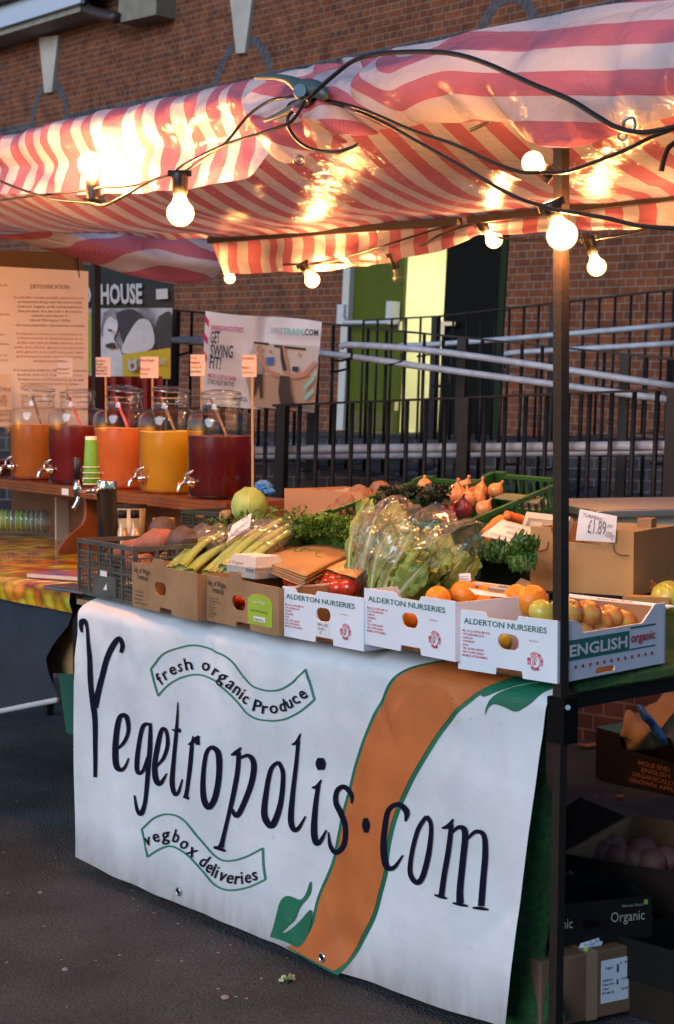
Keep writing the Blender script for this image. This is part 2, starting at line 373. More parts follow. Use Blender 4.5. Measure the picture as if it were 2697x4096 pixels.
xt0, xt1 = W(1612, 1400, -2.15)[0], W(1655, 1400, -2.15)[0]
for k in range(22):
    m.box((xt0, 2.18, dB+.02+k*.11), (xt1, 2.199, dB+.02+k*.11+.104), WF)
obj('tile_column', m, mat('cream tile', (.62, .56, .28), .3), bld)
m = MB(); x, z = W(1690, 1160, -2.1); m.box((x-.045, 2.12, z-.10), (x+.045, 2.199, z+.10), WF); m.box((x-.02, 2.13, z+.10), (x+.02, 2.19, z+.13), WF); m.box((x-.16, 2.17, z-.08), (x-.05, 2.199, z+.03), WF)
obj('hand_dryer', m, mat('dryer plastic', (.62, .62, .5), .4), bld)
m = MB(); m.box(((x0+x1)/2-.2, .9, dT-.04), ((x0+x1)/2+.5, 1.6, dT-.01), WF); obj('lobby_lamp', m, emis('lobby glow', (1, .97, .74), 8), bld)
# open olive door leaf (left) and black leaf (right)
grn = mat('olive door', (.085, .105, .008), .5, spec=.2, var=.08, vs=3)
dl = obj('door_leaf', MB().box((W(1396, 1500)[0], .02, dB+.01), (W(1592, 1500)[0], .065, dT-.08), WF), grn, bld); dl['label'] = 'olive green door leaf with push bar'
m = MB(); m.box((W(1366, 1500)[0]+.01, -.05, dB+.0), (W(1395, 1500)[0], .019, dT-.08), WF); o = obj('door_edge', m, mat('door edge white', (.55, .55, .5), .5), dl)
m = MB(); zb = W(1480, 1292)[1]; xa = W(1385, 1292)[0]; xb = W(1585, 1292)[0]
m.tube([WF @ V((xa, -.06, zb+.12)), WF @ V((xa+.05, -.1, zb+.05)), WF @ V((xa+.13, -.12, zb)), WF @ V((xb, -.12, zb))], .022, 8)
m.box((xa-.06, -.09, zb-.02), (xa+.05, .0, zb+.2), WF); m.box((xb-.03, -.13, zb-.02), (xb+.05, .0, zb+.22), WF)
obj('push_bar', m, mat('push bar grey', (.55, .56, .58), .35), dl)
bk = obj('door_leaf', MB().box((W(1757, 1500)[0], .02, dB+.01), (W(1976, 1500)[0], .065, dT-.08), WF), mat('black door', (.006, .007, .006), .6, spec=.08), bld); bk['label'] = 'black door leaf on the right'
m = MB(); xh, zh = W(1778, 1320); m.box((xh-.03, -.03, zh-.12), (xh+.03, .019, zh+.09), WF); m.box((xh, -.07, zh+.04), (xh+.22, -.03, zh+.08), WF); obj('handle', m, steel, bk)
for zz in (.25, 1.1, 2.0):
    obj('hinge', MB().box((W(1592, 1500)[0]-.012, -.012, dB+zz), (W(1592, 1500)[0]+.012, .019, dB+zz+.1), WF), steel, dl)
obj('kick_plate', MB().box((W(1410, 1500)[0], .014, dB+.03), (W(1580, 1500)[0], .0195, dB+.22), WF), mat('kick plate', (.10, .11, .05), .3, metal=.6), dl)
obj('skirting', MB().box((x0, 2.185, dB), (x1, 2.199, dB+.1), WF), mat('skirting', (.45, .45, .3), .5), bld)
# ================================================================ TERRACES, RAMPS
conc = mat('ramp concrete', (.20, .21, .19), .85, var=.25, vs=2.5, bump=.3, bs=40)
def wall_run(name, pts, bot, th, mtl, label, cat, back=None, kind=None):
    """vertical wall whose top edge follows the given world points down to height bot"""
    m = MB()
    P = [V(p) for p in pts]; d = (P[-1]-P[0]); d.z = 0; d.normalize(); nrm = V((-d.y, d.x, 0))
    if nrm.dot(F_) < 0: nrm = -nrm
    n_ = len(P); vs = []
    for p in P: vs += [p, p+nrm*th, V((p.x+nrm.x*th, p.y+nrm.y*th, bot)), V((p.x, p.y, bot))]
    fs = []
    for i in range(n_-1):
        a = i*4; c = a+4
        fs += [(a, c, c+1, a+1), (a+3, c+3, c, a), (a+1, c+1, c+2, a+2), (a+2, c+2, c+3, a+3)]
    fs += [(0, 1, 2, 3), ((n_-1)*4+3, (n_-1)*4+2, (n_-1)*4+1, (n_-1)*4)]
    M = fr((P[0].x, P[0].y, bot), d); m.add(vs, fs)
    root = thing(name, label, cat, M)
    if kind: root['kind'] = kind
    return root, obj('masonry', m, mtl, root)
# landing in front of the door (fence A side)
Aline = [onD(12.4, 1200, 1752), onD(11.7, 1800, 1760), onD(10.7, 2750, 1775), onD(10.2, 3300, 1785)]
Al = [p for p in Aline]; 
ext = (Al[0]-Al[1]).normalized(); Al = [Al[0]+ext*9]+Al
rA, _ = wall_run('retaining_wall', Al, -.5, 5.6, brickD, 'high blue brick terrace wall right under the building door', 'wall')
# ramp surface between the middle and front fences
Bk = [onD(9.7, 560, 1790), onD(9.6, 1016, 1843), onD(9.0, 1800, 1955), onD(8.5, 2697, 2090), onD(8.3, 3200, 2170)]
rB, ob = wall_run('concrete_ramp', [Bk[0]+(Bk[0]-Bk[1])*3]+Bk, -.5, 2.4, [brickD], 'pale concrete ramp with blue brick kerb between two rows of railings', 'ramp')
m = MB(); P = [p+V((0, 0, .004)) for p in [Bk[0]+(Bk[0]-Bk[1])*3]+Bk]; vs = []
for p in P: vs += [p+F_*.22, p+F_*2.35]
m.add(vs, [(2*i, 2*i+2, 2*i+3, 2*i+1) for i in range(len(P)-1)]); obj('ramp_surface', m, conc, rB)
Cw = [onD(9.6, 300, 2330), onD(8.6, 1050, 2350), onD(7.05, 2500, 2600), onD(6.3, 3300, 2700)]
for p in Cw: p.z = .50
rC, _ = wall_run('low_brick_wall', [Cw[0]+(Cw[0]-Cw[1])*2]+Cw, -.4, .24, brick_mat('maroon brick', (.10, .045, .045), (.07, .04, .045), (.16, .12, .11)), 'low maroon brick wall under the front railing, seen below the stall', 'wall')
# ================================================================ RAILINGS
def railing(label, top, D, h, sp, barr, postr, posts, bottom_gap=.10, lower=True, name='metal_railing', maxbars=99):
    P = [onD(d, x, y) for (x, y), d in zip(top, D)]
    root = thing(name, label, 'railing', (P[0].x, P[0].y, P[0].z-h))
    m = MB(); 
    for a, b_ in zip(P, P[1:]):
        M = fr(a, b_-a); m.box((0, -.02, -.012), ((b_-a).length, .02, .0), M)
    obj('top_rail', m, railpaint, root)
    if lower:
        m = MB()
        for a, b_ in zip(P, P[1:]):
            M = fr(a-V((0, 0, h-bottom_gap)), b_-a); m.box((0, -.015, -.01), ((b_-a).length, .015, .0), M)
        obj('bottom_rail', m, railpaint, root)
    L = 0; bars = 0; lean = R_*-.030
    first = None; pf = None
    for a, b_ in zip(P, P[1:]):
        dd = b_-a; l = dd.length; k = 0
        while k*sp < l and bars < maxbars:
            p = a+dd*(k*sp/l); k += 1; bars += 1
            isp = posts and (bars+posts[1]) % posts[0] == 0
            hh = h if isp else h-bottom_gap; r = postr if isp else barr
            src = pf if isp else first
            if src is None:
                m = MB(); z0 = V((0, 0, -.011))
                base = p+z0; end = p-V((0, 0, hh))+lean*hh
                if isp:
                    M = fr(base, V((dd.x, dd.y, 0))); ln = hh-.011; mm = MB().box((-r, -r, -ln), (r, r, 0)); m.add([M @ v+lean*(-v.z) for v in mm.v], mm.f)
                else: m.tube([base, end], r, 8)
                o = obj('post' if isp else 'bar', m, railpaint, root, not isp)
                if isp: pf = (o, p)
                else: first = (o, p)
            else:
                o = src[0].copy(); COL.objects.link(o); o.parent = root; o.location = p-src[1]
    return root
railing('topmost black railing, nearest the building and rising to the right in front of the doorway', [(1455, 1279), (1760, 1262), (2697, 1155), (3100, 1110)], [12.2, 11.9, 10.75, 10.3], 1.1, .125, .0098, .024, (9, 3))
railing('middle black railing sloping down to the right behind the white handrails', [(540, 1222), (700, 1237), (1400, 1300), (2697, 1432), (3100, 1475)], [9.95, 9.8, 9.35, 8.55, 8.3], .98, .123, .0105, .027, (8, 4))
railing('front black railing nearest the produce table with the lowest white handrail behind it', [(350, 1642), (1000, 1621), (2697, 1553), (3100, 1530)], [9.3, 8.8, 7.35, 7.0], 1.1, .119, .0125, .029, (10, 7))
galv = mat('white handrail', (.42, .46, .52), .45, var=.2, vs=15, bump=.1)
def handrail(label, pts, r=.020, curl=False):
    P = [onD(*p) for p in pts]; m = MB(); m.tube(spline(P, 4) if len(P) > 2 else P, r, 12)
    root = thing('handrail', label, 'handrail', P[0]); obj('rail_tube', m, galv, root, True)
    for k in range(1, 4):
        t = k/4*(len(P)-1); i = int(t); p = P[i].lerp(P[i+1], t-i); m = MB()
        m.tube([p-V((0, 0, r)), p+V((0, 0, -.075)), p+V((0, 0, -.09))-R_*.06+F_*.03, p+V((0, 0, -.09))-R_*.1+F_*.07], .008, 6)
        obj('bracket', m, railpaint, root)
    return root
handrail('upper of the two white handrails sloping down to the right', [(9.2, 1366, 1388), (9.15, 1420, 1380), (8.9, 1800, 1412), (8.35, 2697, 1545)])
handrail('lower of the two white handrails sloping down to the right, starting behind the dance banner', [(9.75, 690, 1360), (9.5, 1000, 1385), (9.2, 1390, 1425), (8.9, 1800, 1482), (8.3, 2697, 1602)], .020)
handrail('white handrail rising to the right beside the black door, upper one', [(11.6, 1600, 1382), (11.4, 1850, 1370), (10.5, 2697, 1300)])
handrail('white handrail rising to the right beside the black door, lower one', [(11.1, 2020, 1480), (11.08, 2022, 1430), (11.0, 2045, 1412), (10.8, 2250, 1400), (10.4, 2697, 1374)])
handrail('thick pale handrail running level just above the produce crates', [(8.9, 960, 1805), (8.6, 1400, 1795), (7.9, 2100, 1789), (7.4, 2697, 1782), (7.1, 3000, 1780)], .025)
handrail('thinner grey handrail just below the thick level one', [(9.4, 900, 1825), (9.1, 1400, 1826), (8.4, 2100, 1815), (7.9, 2697, 1806)], .018)
handrail('short white handrail seen between the two banners on the railing', [(9.9, 560, 1368), (9.8, 690, 1360), (9.7, 830, 1362)], .022)
# ================================================================ STALL FRAME
frame = thing('stall_frame', 'rusty black square tube frame carrying the striped tarpaulin over the produce table', 'stall frame', (.06, -.06, gz(0)))
def sq(name, a, b_, r, mtl=poleM, parent=frame, rot=0):
    a = V(a); b_ = V(b_); M = fr(a, b_-a, (0, 0, 1) if abs((b_-a).normalized().z) < .9 else (0, 1, 0))
    return obj(name, MB().box((0, -r, -r), ((b_-a).length, r, r), M), mtl, parent)
pt = onY(-.075, 2246, 300); pm = onY(-.075, 2243, 2850); pb = onY(-.075, 2222, 4096); pb = pm+(pb-pm)*((gz(0)-pm.z)/(pb.z-pm.z))
sq('corner_pole', pm, pt, .0125); sq('leg', pb, pm+V((0, 0, .02)), .0115)
m = MB(); pj = onY(-.075, 2238, 2785); pk = onY(-.075, 2236, 2968)
m.box((pk.x-.019, pk.y-.019, pk.z), (pk.x+.032, pk.y+.026, pj.z)); obj('socket', m, mat('socket black', (.004, .004, .004), .7, spec=.1), frame)
m = MB(); m.tube([onY(-.11, 2272, 2830), onY(-.125, 2272, 2830)], .006, 8); obj('bolt', m, steel, frame)
zt_tab = [(onY(-.12, x, y).x, onY(-.12, x, y).z) for x, y in ((-400, 640), (0, 547), (258, 495), (603, 405), (861, 349), (1025, 323), (1347, 258), (1778, 172), (1967, 129), (2157, 82), (2381, 43), (2697, -10), (3000, -40))]
def zt(x): return lerpl(zt_tab, x)
RY1 = 1.15
rz_tab = [(onY(RY1, x, y).x, onY(RY1, x, y).z) for x, y in ((0, 985), (870, 962), (1300, 935), (1840, 872), (2697, 800))]
rz_tab = [(-6, 2.57), (-5.0, 2.47), (-3.05, 2.235)]+rz_tab[1:]
def rz(x): return lerpl(rz_tab, x)
sq('front_bar', (-3.6, -.10, zt(-3.6)-.06), (.8, -.10, zt(.8)-.06), .0125)
sq('rear_bar', (-3.05, RY1, rz(-3.05)-.012), (-1.49, RY1-.01, rz(-1.49)-.012), .0125); sq('rear_bar', (-1.45, RY1, rz(-1.45)-.012), (.6, RY1, rz(.6)-.012), .0125)
# ================================================================ TARPAULIN
def tarp_mat(name, warm=0, per=1):
    m = bpy.data.materials.new(name); m.use_nodes = True; n = m.node_tree; n.nodes.remove(n.nodes['Principled BSDF']); out = n.nodes['Material Output']
    L = n.links.new; N = n.nodes.new
    uv = N('ShaderNodeTexCoord'); sp = N('ShaderNodeSeparateXYZ'); L(uv.outputs['UV'], sp.inputs[0])
    fr_ = N('ShaderNodeMath'); fr_.operation = 'FRACT'; L(sp.outputs['X'], fr_.inputs[0])
    gt = N('ShaderNodeMath'); gt.operation = 'GREATER_THAN'; gt.inputs[1].default_value = .5; L(fr_.outputs[0], gt.inputs[0])
    # woven tape pattern: little pale dots in the red bands
    mp = N('ShaderNodeMapping'); mp.inputs['Scale'].default_value = (22, 22, 22); L(uv.outputs['UV'], mp.inputs[0])
    ch = N('ShaderNodeTexVoronoi'); ch.inputs['Scale'].default_value = 1; ch.inputs['Randomness'].default_value = 0; L(mp.outputs[0], ch.inputs['Vector'])
    d = N('ShaderNodeMath'); d.operation = 'LESS_THAN'; d.inputs[1].default_value = .26; L(ch.outputs['Distance'], d.inputs[0])
    no = N('ShaderNodeTexNoise'); no.inputs['Scale'].default_value = 3.2; no.inputs['Detail'].default_value = 4; L(uv.outputs['Object'], no.inputs['Vector'])
    r1 = N('ShaderNodeMixRGB'); r1.inputs[1].default_value = (.50, .15, .22, 1); r1.inputs[2].default_value = (.60, .38, .46, 1)
    mm = N('ShaderNodeMath'); mm.operation = 'MULTIPLY'; mm.inputs[1].default_value = .45; L(d.outputs[0], mm.inputs[0]); L(mm.outputs[0], r1.inputs[0])
    mx = N('ShaderNodeMixRGB'); mx.inputs[1].default_value = (.62, .59, .66, 1); L(gt.outputs[0], mx.inputs[0]); L(r1.outputs[0], mx.inputs[2])
    mv = N('ShaderNodeMixRGB'); mv.blend_type = 'MULTIPLY'; mv.inputs[0].default_value = .35; cr = N('ShaderNodeValToRGB'); cr.color_ramp.elements[0].color = (.6, .58, .58, 1); cr.color_ramp.elements[0].position = .3; cr.color_ramp.elements[1].position = .7
    L(no.outputs['Fac'], cr.inputs[0]); L(mx.outputs[0], mv.inputs[1]); L(cr.outputs[0], mv.inputs[2])
    n1 = N('ShaderNodeTexNoise'); n1.inputs['Scale'].default_value = 17; n1.inputs['Detail'].default_value = 5; n1.inputs['Distortion'].default_value = 1.2; L(uv.outputs['Object'], n1.inputs['Vector'])
    bp = N('ShaderNodeBump'); bp.inputs['Strength'].default_value = .38; bp.inputs['Distance'].default_value = .02; L(n1.outputs['Fac'], bp.inputs['Height'])
    n2 = N('ShaderNodeTexNoise'); n2.inputs['Scale'].default_value = 160; n2.inputs['Detail'].default_value = 2; L(uv.outputs['Object'], n2.inputs['Vector'])
    b2 = N('ShaderNodeBump'); b2.inputs['Strength'].default_value = .35; b2.inputs['Distance'].default_value = .003; L(n2.outputs['Fac'], b2.inputs['Height']); L(bp.outputs[0], b2.inputs['Normal'])
    df = N('ShaderNodeBsdfDiffuse'); tl = N('ShaderNodeBsdfTranslucent'); gl = N('ShaderNodeBsdfGlossy'); gl.inputs['Roughness'].default_value = .14
    L(mv.outputs[0], df.inputs[0]); L(mv.outputs[0], tl.inputs[0]); L(bp.outputs[0], df.inputs['Normal']); L(b2.outputs[0], gl.inputs['Normal'])
    x1 = N('ShaderNodeMixShader'); x1.inputs[0].default_value = .3; L(df.outputs[0], x1.inputs[1]); L(tl.outputs[0], x1.inputs[2])
    lw = N('ShaderNodeLayerWeight'); lw.inputs[0].default_value = .5; L(b2.outputs[0], lw.inputs['Normal'])
    fz = N('ShaderNodeMath'); fz.operation = 'POWER'; fz.inputs[1].default_value = 3.5; L(lw.outputs['Facing'], fz.inputs[0])
    f2 = N('ShaderNodeMath'); f2.operation = 'MULTIPLY_ADD'; f2.inputs[1].default_value = .6; f2.inputs[2].default_value = .008; f2.use_clamp = True; L(fz.outputs[0], f2.inputs[0])
    x2 = N('ShaderNodeMixShader'); L(f2.outputs[0], x2.inputs[0]); L(x1.outputs[0], x2.inputs[1]); L(gl.outputs[0], x2.inputs[2]); L(x2.outputs[0], out.inputs[0])
    return m
tarpM = tarp_mat('striped tarpaulin')
eyeM = mat('eyelet', (.35, .33, .3), .3, metal=1)
PER = .132
hem_tab = [(onY(-.15, x, y).x, onY(-.15, x, y).z) for x, y in ((-500, 830), (0, 776), (258, 780), (500, 778), (775, 762), (900, 742), (1017, 715), (1090, 668), (1170, 600))]
def profile(x):
    """front hem -> crease -> roll -> over the bar -> roof -> rear bar -> rear valance; list of (y,z)"""
    z = zt(x); k = max(0, min(1, (-.80-x)/.12)); hz = lerpl(hem_tab, x)*k+(z-.13)*(1-k)
    dz = z-hz; inn = (1-k)*.05
    r = rz(x)
    hang = lerpl([(-3, .105), (-1.9, .09), (-1.58, .05), (-1.47, .018), (-.56, .038), (1, .05)], x)*max(0, min(1, (x+3.06)/.05))
    P = [(-.17+inn, hz), (-.155+inn, hz+dz*.14), (-.142+inn, hz+dz*.32), (-.137+inn, hz+dz*.44), (-.15+inn, hz+dz*.53), (-.168+inn*1.5, hz+dz*.63), (-.178+inn*1.5, hz+dz*.74), (-.172+inn, hz+dz*.86), (-.155+inn, hz+dz*.955), (-.12, z), (-.07, z-.005)]
    for t in (.06, .14, .24, .36, .48, .6, .72, .84, .94):
        y = -.07+(RY1+.07)*t; P.append((y, (z-.01)*(1-t)+(r+.015)*t-.085*math.sin(math.pi*t)**1.2))
    P += [(RY1, r+.006), (RY1+.03, r-.008), (RY1+.04, r-.008-.032*min(1, hang*20)), (RY1+.03, r-.04-hang*.5) if hang else (RY1+.03, r-.009), (RY1+.045, r-.04-hang) if hang else (RY1+.031, r-.01)]
    return P
m = MB(); X0, X1 = -4.9, 1.3; NU = 330
rows = None; vs = []; uv = []
for i in range(NU+1):
    x = X0+(X1-X0)*i/NU; P = spline(profile(x), 4); nn = len(P); L_ = 0
    for j, (y, z) in enumerate(P):
        if j: L_ += math.hypot(P[j][0]-P[j-1][0], P[j][1]-P[j-1][1])
        t = j/nn; fl = max(0, min(1, (y+.12)/.3))
        nz = fnz((x*3.2, L_*2.2, 0))*.020+fnz((x*9, L_*5, 3))*.010+abs(fnz((x*6+L_*6, L_*9-x*4, 6)))*.022*(1-fl)
        fold = fnz((x*7+L_*1.5, L_*1.2, 8))*.03*(1-fl)+fnz((x*2.2, L_*.8, 5))*.05*fl*math.sin(math.pi*max(0, min(1, y/RY1)))
        rear = .03*fnz((x*6, 2.2, L_*2)) if y > RY1 else 0
        wob = fnz((x*5, L_*4, 11))*.02
        dx = fnz((x*2.5, L_*2.6, 14))*.06 if fl else fnz((x*3, L_*5, 14))*.035
        vs.append((x+dx*.4, y-nz-fold*(1-fl)*1.0+rear, z+(nz*.6+fold*.8)*fl+wob*(1-fl)*(0 if .2 < t < .3 else .3)))
        s = (x+fnz((x*.9, L_*1.3, 20))*.05+max(0, y+.05)*.42)/PER
        uv.append((s, L_/PER))
fs = [(i*nn+j, (i+1)*nn+j, (i+1)*nn+j+1, i*nn+j+1) for i in range(NU) for j in range(nn-1)]
m.add(vs, fs, None, uv)
tarp = thing('striped_tarpaulin', 'red and white striped plastic tarpaulin draped over the stall frame, its front edge rolled', 'tarpaulin', (-1.5, .4, 2.3))
obj('canopy_sheet', m, tarpM, tarp, True)
# end panel with level stripes, wrapped over the near corner and bunched by the clamp
hemG = [(1120, 585), (1150, 640), (1180, 660), (1210, 655), (1262, 612), (1347, 590), (1450, 560), (1550, 532), (1620, 518), (1720, 505), (1800, 498), (1960, 492), (2100, 496), (2125, 540), (2160, 575), (2220, 592), (2290, 607), (2360, 606), (2430, 590), (2500, 555), (2580, 523), (2697, 487), (2850, 450), (3000, 430)]
topG = [(1120, 306), (1347, 256), (1778, 170), (1967, 127), (2157, 80), (2381, 41), (2697, -12), (3000, -45)]
m = MB(); NU = 210; NV = 30; vs = []; uv = []
def bulge(t): return .03+.085*math.sin(math.pi*min(1, t*1.08))**.8
A0 = onY(-.15, 1120, 300)
PG = .098
for i in range(NU+1):
    px = 1120+1880*i/NU; a = onY(-.14, px, lerpl(hemG, px)); b_ = onY(-.12, px, lerpl(topG, px))
    for j in range(NV+1+10):
        if j <= NV:
            t = j/NV; p = a.lerp(b_, t); bun = math.exp(-((px-1420)/190)**2); lob = math.exp(-((px-2300)/200)**2)*(1-t)**2
            p.y -= bulge(t)+fnz((p.x*5, p.z*8, 30))*.025+bun*(fnz((p.x*16+p.z*9, p.z*14, 33))*.06)+lob*.05
            p.y += .04*fnz((p.x*12, 1, 3))*(1-t)*.6
            p.z += .012*fnz((p.x*14, p.z*9, 40))*math.sin(math.pi*t)
        else:
            q = (j-NV)/10; p = b_.copy(); p.y = -.12-bulge(1)+q*.75; p.z = b_.z-.0-.04*q*q-.07*q+.035*math.sin(math.pi*q)*0
            p.y += 0
        g = b_.z-p.z+.30*(p.x-b_.x)
        s = (2.27-p.z+(.44-p.x)*.17+.06*max(0, -p.x-.2)*((p.z-2.25)*3)) if j <= NV else (2.27-b_.z+(.44-p.x)*.17)-(j-NV)*.075
        tw = math.exp(-((px-1500)/260)**2)
        s += tw*(.10*math.sin((px-1300)/90.)*.8+fnz((p.x*4, p.z*5, 44))*.09)+fnz((p.x*2, p.z*3, 45))*.012
        vs.append(p); uv.append((s/PG+.07, p.x/PG))
nn = NV+11
m.add(vs, [(i*nn+j, (i+1)*nn+j, (i+1)*nn+j+1, i*nn+j+1) for i in range(NU) for j in range(nn-1)], None, uv)
tg = thing('striped_tarpaulin', 'end sheet of tarpaulin with level stripes, bunched by the clamp, over the corner pole', 'tarpaulin', (0, -.15, 2.2))
obj('end_sheet', m, tarpM, tg, True)
def eyelet(px, py, y, r, parent):
    c = onY(y, px, py); d = (CAMP-c).normalized(); M = fr(c, d.cross(V((0, 0, 1))), d.cross(V((0, 0, 1))).cross(d)); m = MB()
    pts = [M @ V((r*math.cos(a), 0, r*math.sin(a))) for a in [2*math.pi*k/14 for k in range(15)]]
    m.tube(pts, r*.3, 6, cap=False); return obj('eyelet', m, eyeM, parent, True)
eyelet(1196, 640, -.245, .011, tg); eyelet(2517, 496, -.25, .012, tg); eyelet(2490, 545, -.25, .008, tg)
# neighbour canopy edge hanging from its own bar
BX = -4.5
nf = thing('stall_frame', 'dark bar and upright of the drinks stall behind the menu board and jars', 'stall frame', onX(BX, 385, 1700))
sq('side_bar', onX(BX, -200, 893), onX(BX, 880, 957), .016, poleM, nf); sq('upright', onX(BX, 388, 2300), onX(BX, 384, 930), .0175, poleM, nf)
hemN = [(-200, 965), (0, 962), (100, 975), (170, 1000), (240, 1015), (300, 1035), (380, 1062), (500, 1098), (600, 1122), (700, 1135), (780, 1136), (845, 1122), (862, 1085), (880, 1065), (884, 1040)]
m = MB(); NU = 110; NV = 22; vs = []; uv = []
for i in range(NU+1):
    px = -200+1080*i/NU; a = onX(BX+.03, px, lerpl(hemN, px)); b_ = onX(BX+.03, px, 893+64*(px+200)/1080-6)
    for j in range(NV+1):
        t = j/NV; p = a.lerp(b_, t); p.x += .10*math.sin(math.pi*t)**.7+.05*fnz((p.y*4+t, t*3, 50))+.02*(1-t)
        vs.append(p); uv.append(((b_.z-p.z)/.105+.9*math.sin((p.y-.9)*2.2)*(.3+t)+.25+.45*fnz((p.y*2.5, t*2, 52)), p.y/PER))
nn = NV+1
m.add(vs, [(i*nn+j, (i+1)*nn+j, (i+1)*nn+j+1, i*nn+j+1) for i in range(NU) for j in range(NV)], None, uv)
tn = thing('striped_tarpaulin', 'salmon striped flap of tarpaulin hanging over the banner at the back left', 'tarpaulin', (BX, 1.6, 2.3)); obj('hanging_flap', m, tarpM, tn, True)
eyelet(863, 1058, -.0, .001, tn)
# ================================================================ CLAMP
cg = mat('grey green plastic', (.07, .10, .10), .4, bump=.1)
cl = thing('spring_clamp', 'grey green spring clamp gripping the bunched tarpaulin and cables', 'clamp', onY(-.27, 1210, 370))
def bar3(name, pts, r, mtl, parent, y=-.27, sub=3):
    m = MB(); P = spline([onY(y, a, b_) for a, b_, c in pts], sub); R = [q[0]/6055*5.2 for q in spline([(c, 0) for a, b_, c in pts], sub)]
    m.tube(P, R, 10); return obj(name, m, mtl, parent, True)
bar3('handle', [(1023, 310, 7), (1060, 308, 9), (1110, 310, 10), (1160, 322, 14), (1200, 350, 22), (1225, 385, 24)], 1, cg, cl)
bar3('handle', [(1060, 482, 6), (1090, 472, 8), (1140, 450, 11), (1190, 425, 15), (1235, 395, 20)], 1, cg, cl)
bar3('jaw', [(1205, 345, 20), (1250, 350, 24), (1290, 372, 20), (1310, 385, 10)], 1, cg, cl)
m = MB(); c = onY(-.285, 1200, 372); m.tube([c, c-F_*.03], .016, 12); obj('spring', m, steel, cl)
# ================================================================ BULBS AND CABLES
core = emis('lit filament glow', (1, .46, .17), 430)
shellM = clear('lit bulb glass', (1, .9, .7), .05, .1, 0, em=(1, .60, .22), ems=.8)
glassM = clear('clear glass', (1, 1, 1), .04, .03)
sockM = mat('lamp holder', (.02, .017, .014), .4, bump=.1)
def bulb(px, py, sx, sy, D, r, label, lit=True, name='light_bulb'):
    c = onD(D, px, py); s = onD(D-.01, sx, sy); ax = (c-s).normalized(); k = r
    M = fr(s, ax.cross(F_), -ax)                         # local z points from bulb to holder; bulb hangs along -z
    Lb = (c-s).length
    root = thing(name, label, 'light bulb', M, 'festoon bulbs strung round the stall')
    m = MB(); h0 = Lb-k*.95
    prof = [(k*.42, -h0*.72), (k*.45, -h0*.9), (k*.62, -Lb+k*.72), (k*.88, -Lb+k*.42), (k, -Lb), (k*.93, -Lb-k*.38), (k*.7, -Lb-k*.72), (k*.36, -Lb-k*.94), (k*.02, -Lb-k)]
    m.lathe([(a, b_) for a, b_ in spline(prof, 3)], 20, M, cap=False); obj('glass_envelope', m, shellM if lit else glassM, root, True)
    m = MB()
    if lit: m.ball(M @ V((0, 0, -Lb+k*.05)), k*.56); obj('glow', m, core, root, True)
    else:
        m.tube([M @ V(p) for p in ((0, 0, -h0*.8), (0, 0, -Lb+k*.3), (-k*.3, 0, -Lb), (k*.3, 0, -Lb))], .0012, 5); obj('filament', m, steel, root)
    m = MB(); m.lathe([(k*.55, .012), (k*.62, .0), (k*.6, -h0*.35), (k*.52, -h0*.8), (k*.44, -h0*.8)], 16, M); obj('lamp_holder', m, sockM, root, True)
    m = MB(); m.box((-k*.85, -k*.25, -.004), (k*.85, k*.25, .012), M); obj('cable_clip', m, sockM, root)
    return root
bulb(361, 658, 379, 795, 4.55, .038, 'lit bulb pointing upwards against the striped roll at the left')
bulb(722, 850, 720, 700, 4.15, .038, 'lit bulb hanging straight down below the striped roll, right of the upturned bulb')
bulb(2133, 650, 2198, 690, 3.62, .027, 'lit bulb turned sideways, above the other bulb at the corner pole')
bulb(2248, 938, 2208, 826, 3.28, .034, 'big bright bulb hanging right in front of the corner pole')
bulb(1976, 958, 1922, 892, 5.3, .031, 'lit bulb behind the corner pole, in front of the black door leaf')
bulb(2387, 1066, 2357, 960, 5.0, .032, 'lit bulb right of the corner pole in front of the plain brick wall')
bulb(1599, 1112, 1570, 1022, 5.7, .026, 'unlit clear bulb hanging in front of the olive door', False)
bulb(1249, 1120, 1212, 1060, 5.95, .031, 'lit bulb hanging above the dance class banner')
bulb(920, 1112, 934, 1064, 6.6, .025, 'smallest lit bulb, leftmost of the back string')
bulb(-170, 790, -180, 640, 4.7, .038, 'next lit bulb of the front string, added unseen beyond the left edge of the picture')  # out of view; added along the string to warm the drinks stall
bulb(-150, 1080, -140, 960, 5.7, .034, 'lit bulb over the drinks stall, added unseen beyond the left edge of the picture')  # second unseen bulb, added to light the hanging flap and menu board
bulb(2850, 1010, 2840, 900, 4.3, .034, 'next lit bulb of the string, added unseen beyond the right edge of the picture')  # unseen bulb added where the string runs on, for its light
cabN = 0
def cable(pts, label, r=.005, y=-.30, D=None):
    """pts: (px, py[, depth])"""
    P = []
    for q in pts:
        if len(q) > 2: P.append(onD(q[2], q[0], q[1]))
        elif D: P.append(onD(D, q[0], q[1]))
        else: P.append(onY(y, q[0], q[1]))
    m = MB(); m.tube(spline(P, 6), r*.86, 8); o = obj('cable', m, rubber, None, True); tag(o, label, 'cable', 'festoon cables'); return seat(o, P[0])
Z1 = .8615
cable([(0, 724), (86, 758), (215, 797), (345, 810), (410, 823), (482, 793), (603, 724), (690, 696), (732, 662), (905, 577), (1120, 508), (1180, 470), (1225, 395)], 'lower cable running from the left edge past both front bulbs up to the clamp', .0048)
cable([(-40, 800), (0, 802), (130, 784), (300, 767), (413, 750), (534, 742), (655, 706), (745, 682), (861, 603), (913, 560), (991, 465), (1077, 405), (1155, 388), (1215, 375)], 'upper cable running from the left edge along the roll and steeply up to the clamp', .0045, -.27)
Z2 = lambda a: [(1347+x*Z1, y*Z1) for x, y in a]
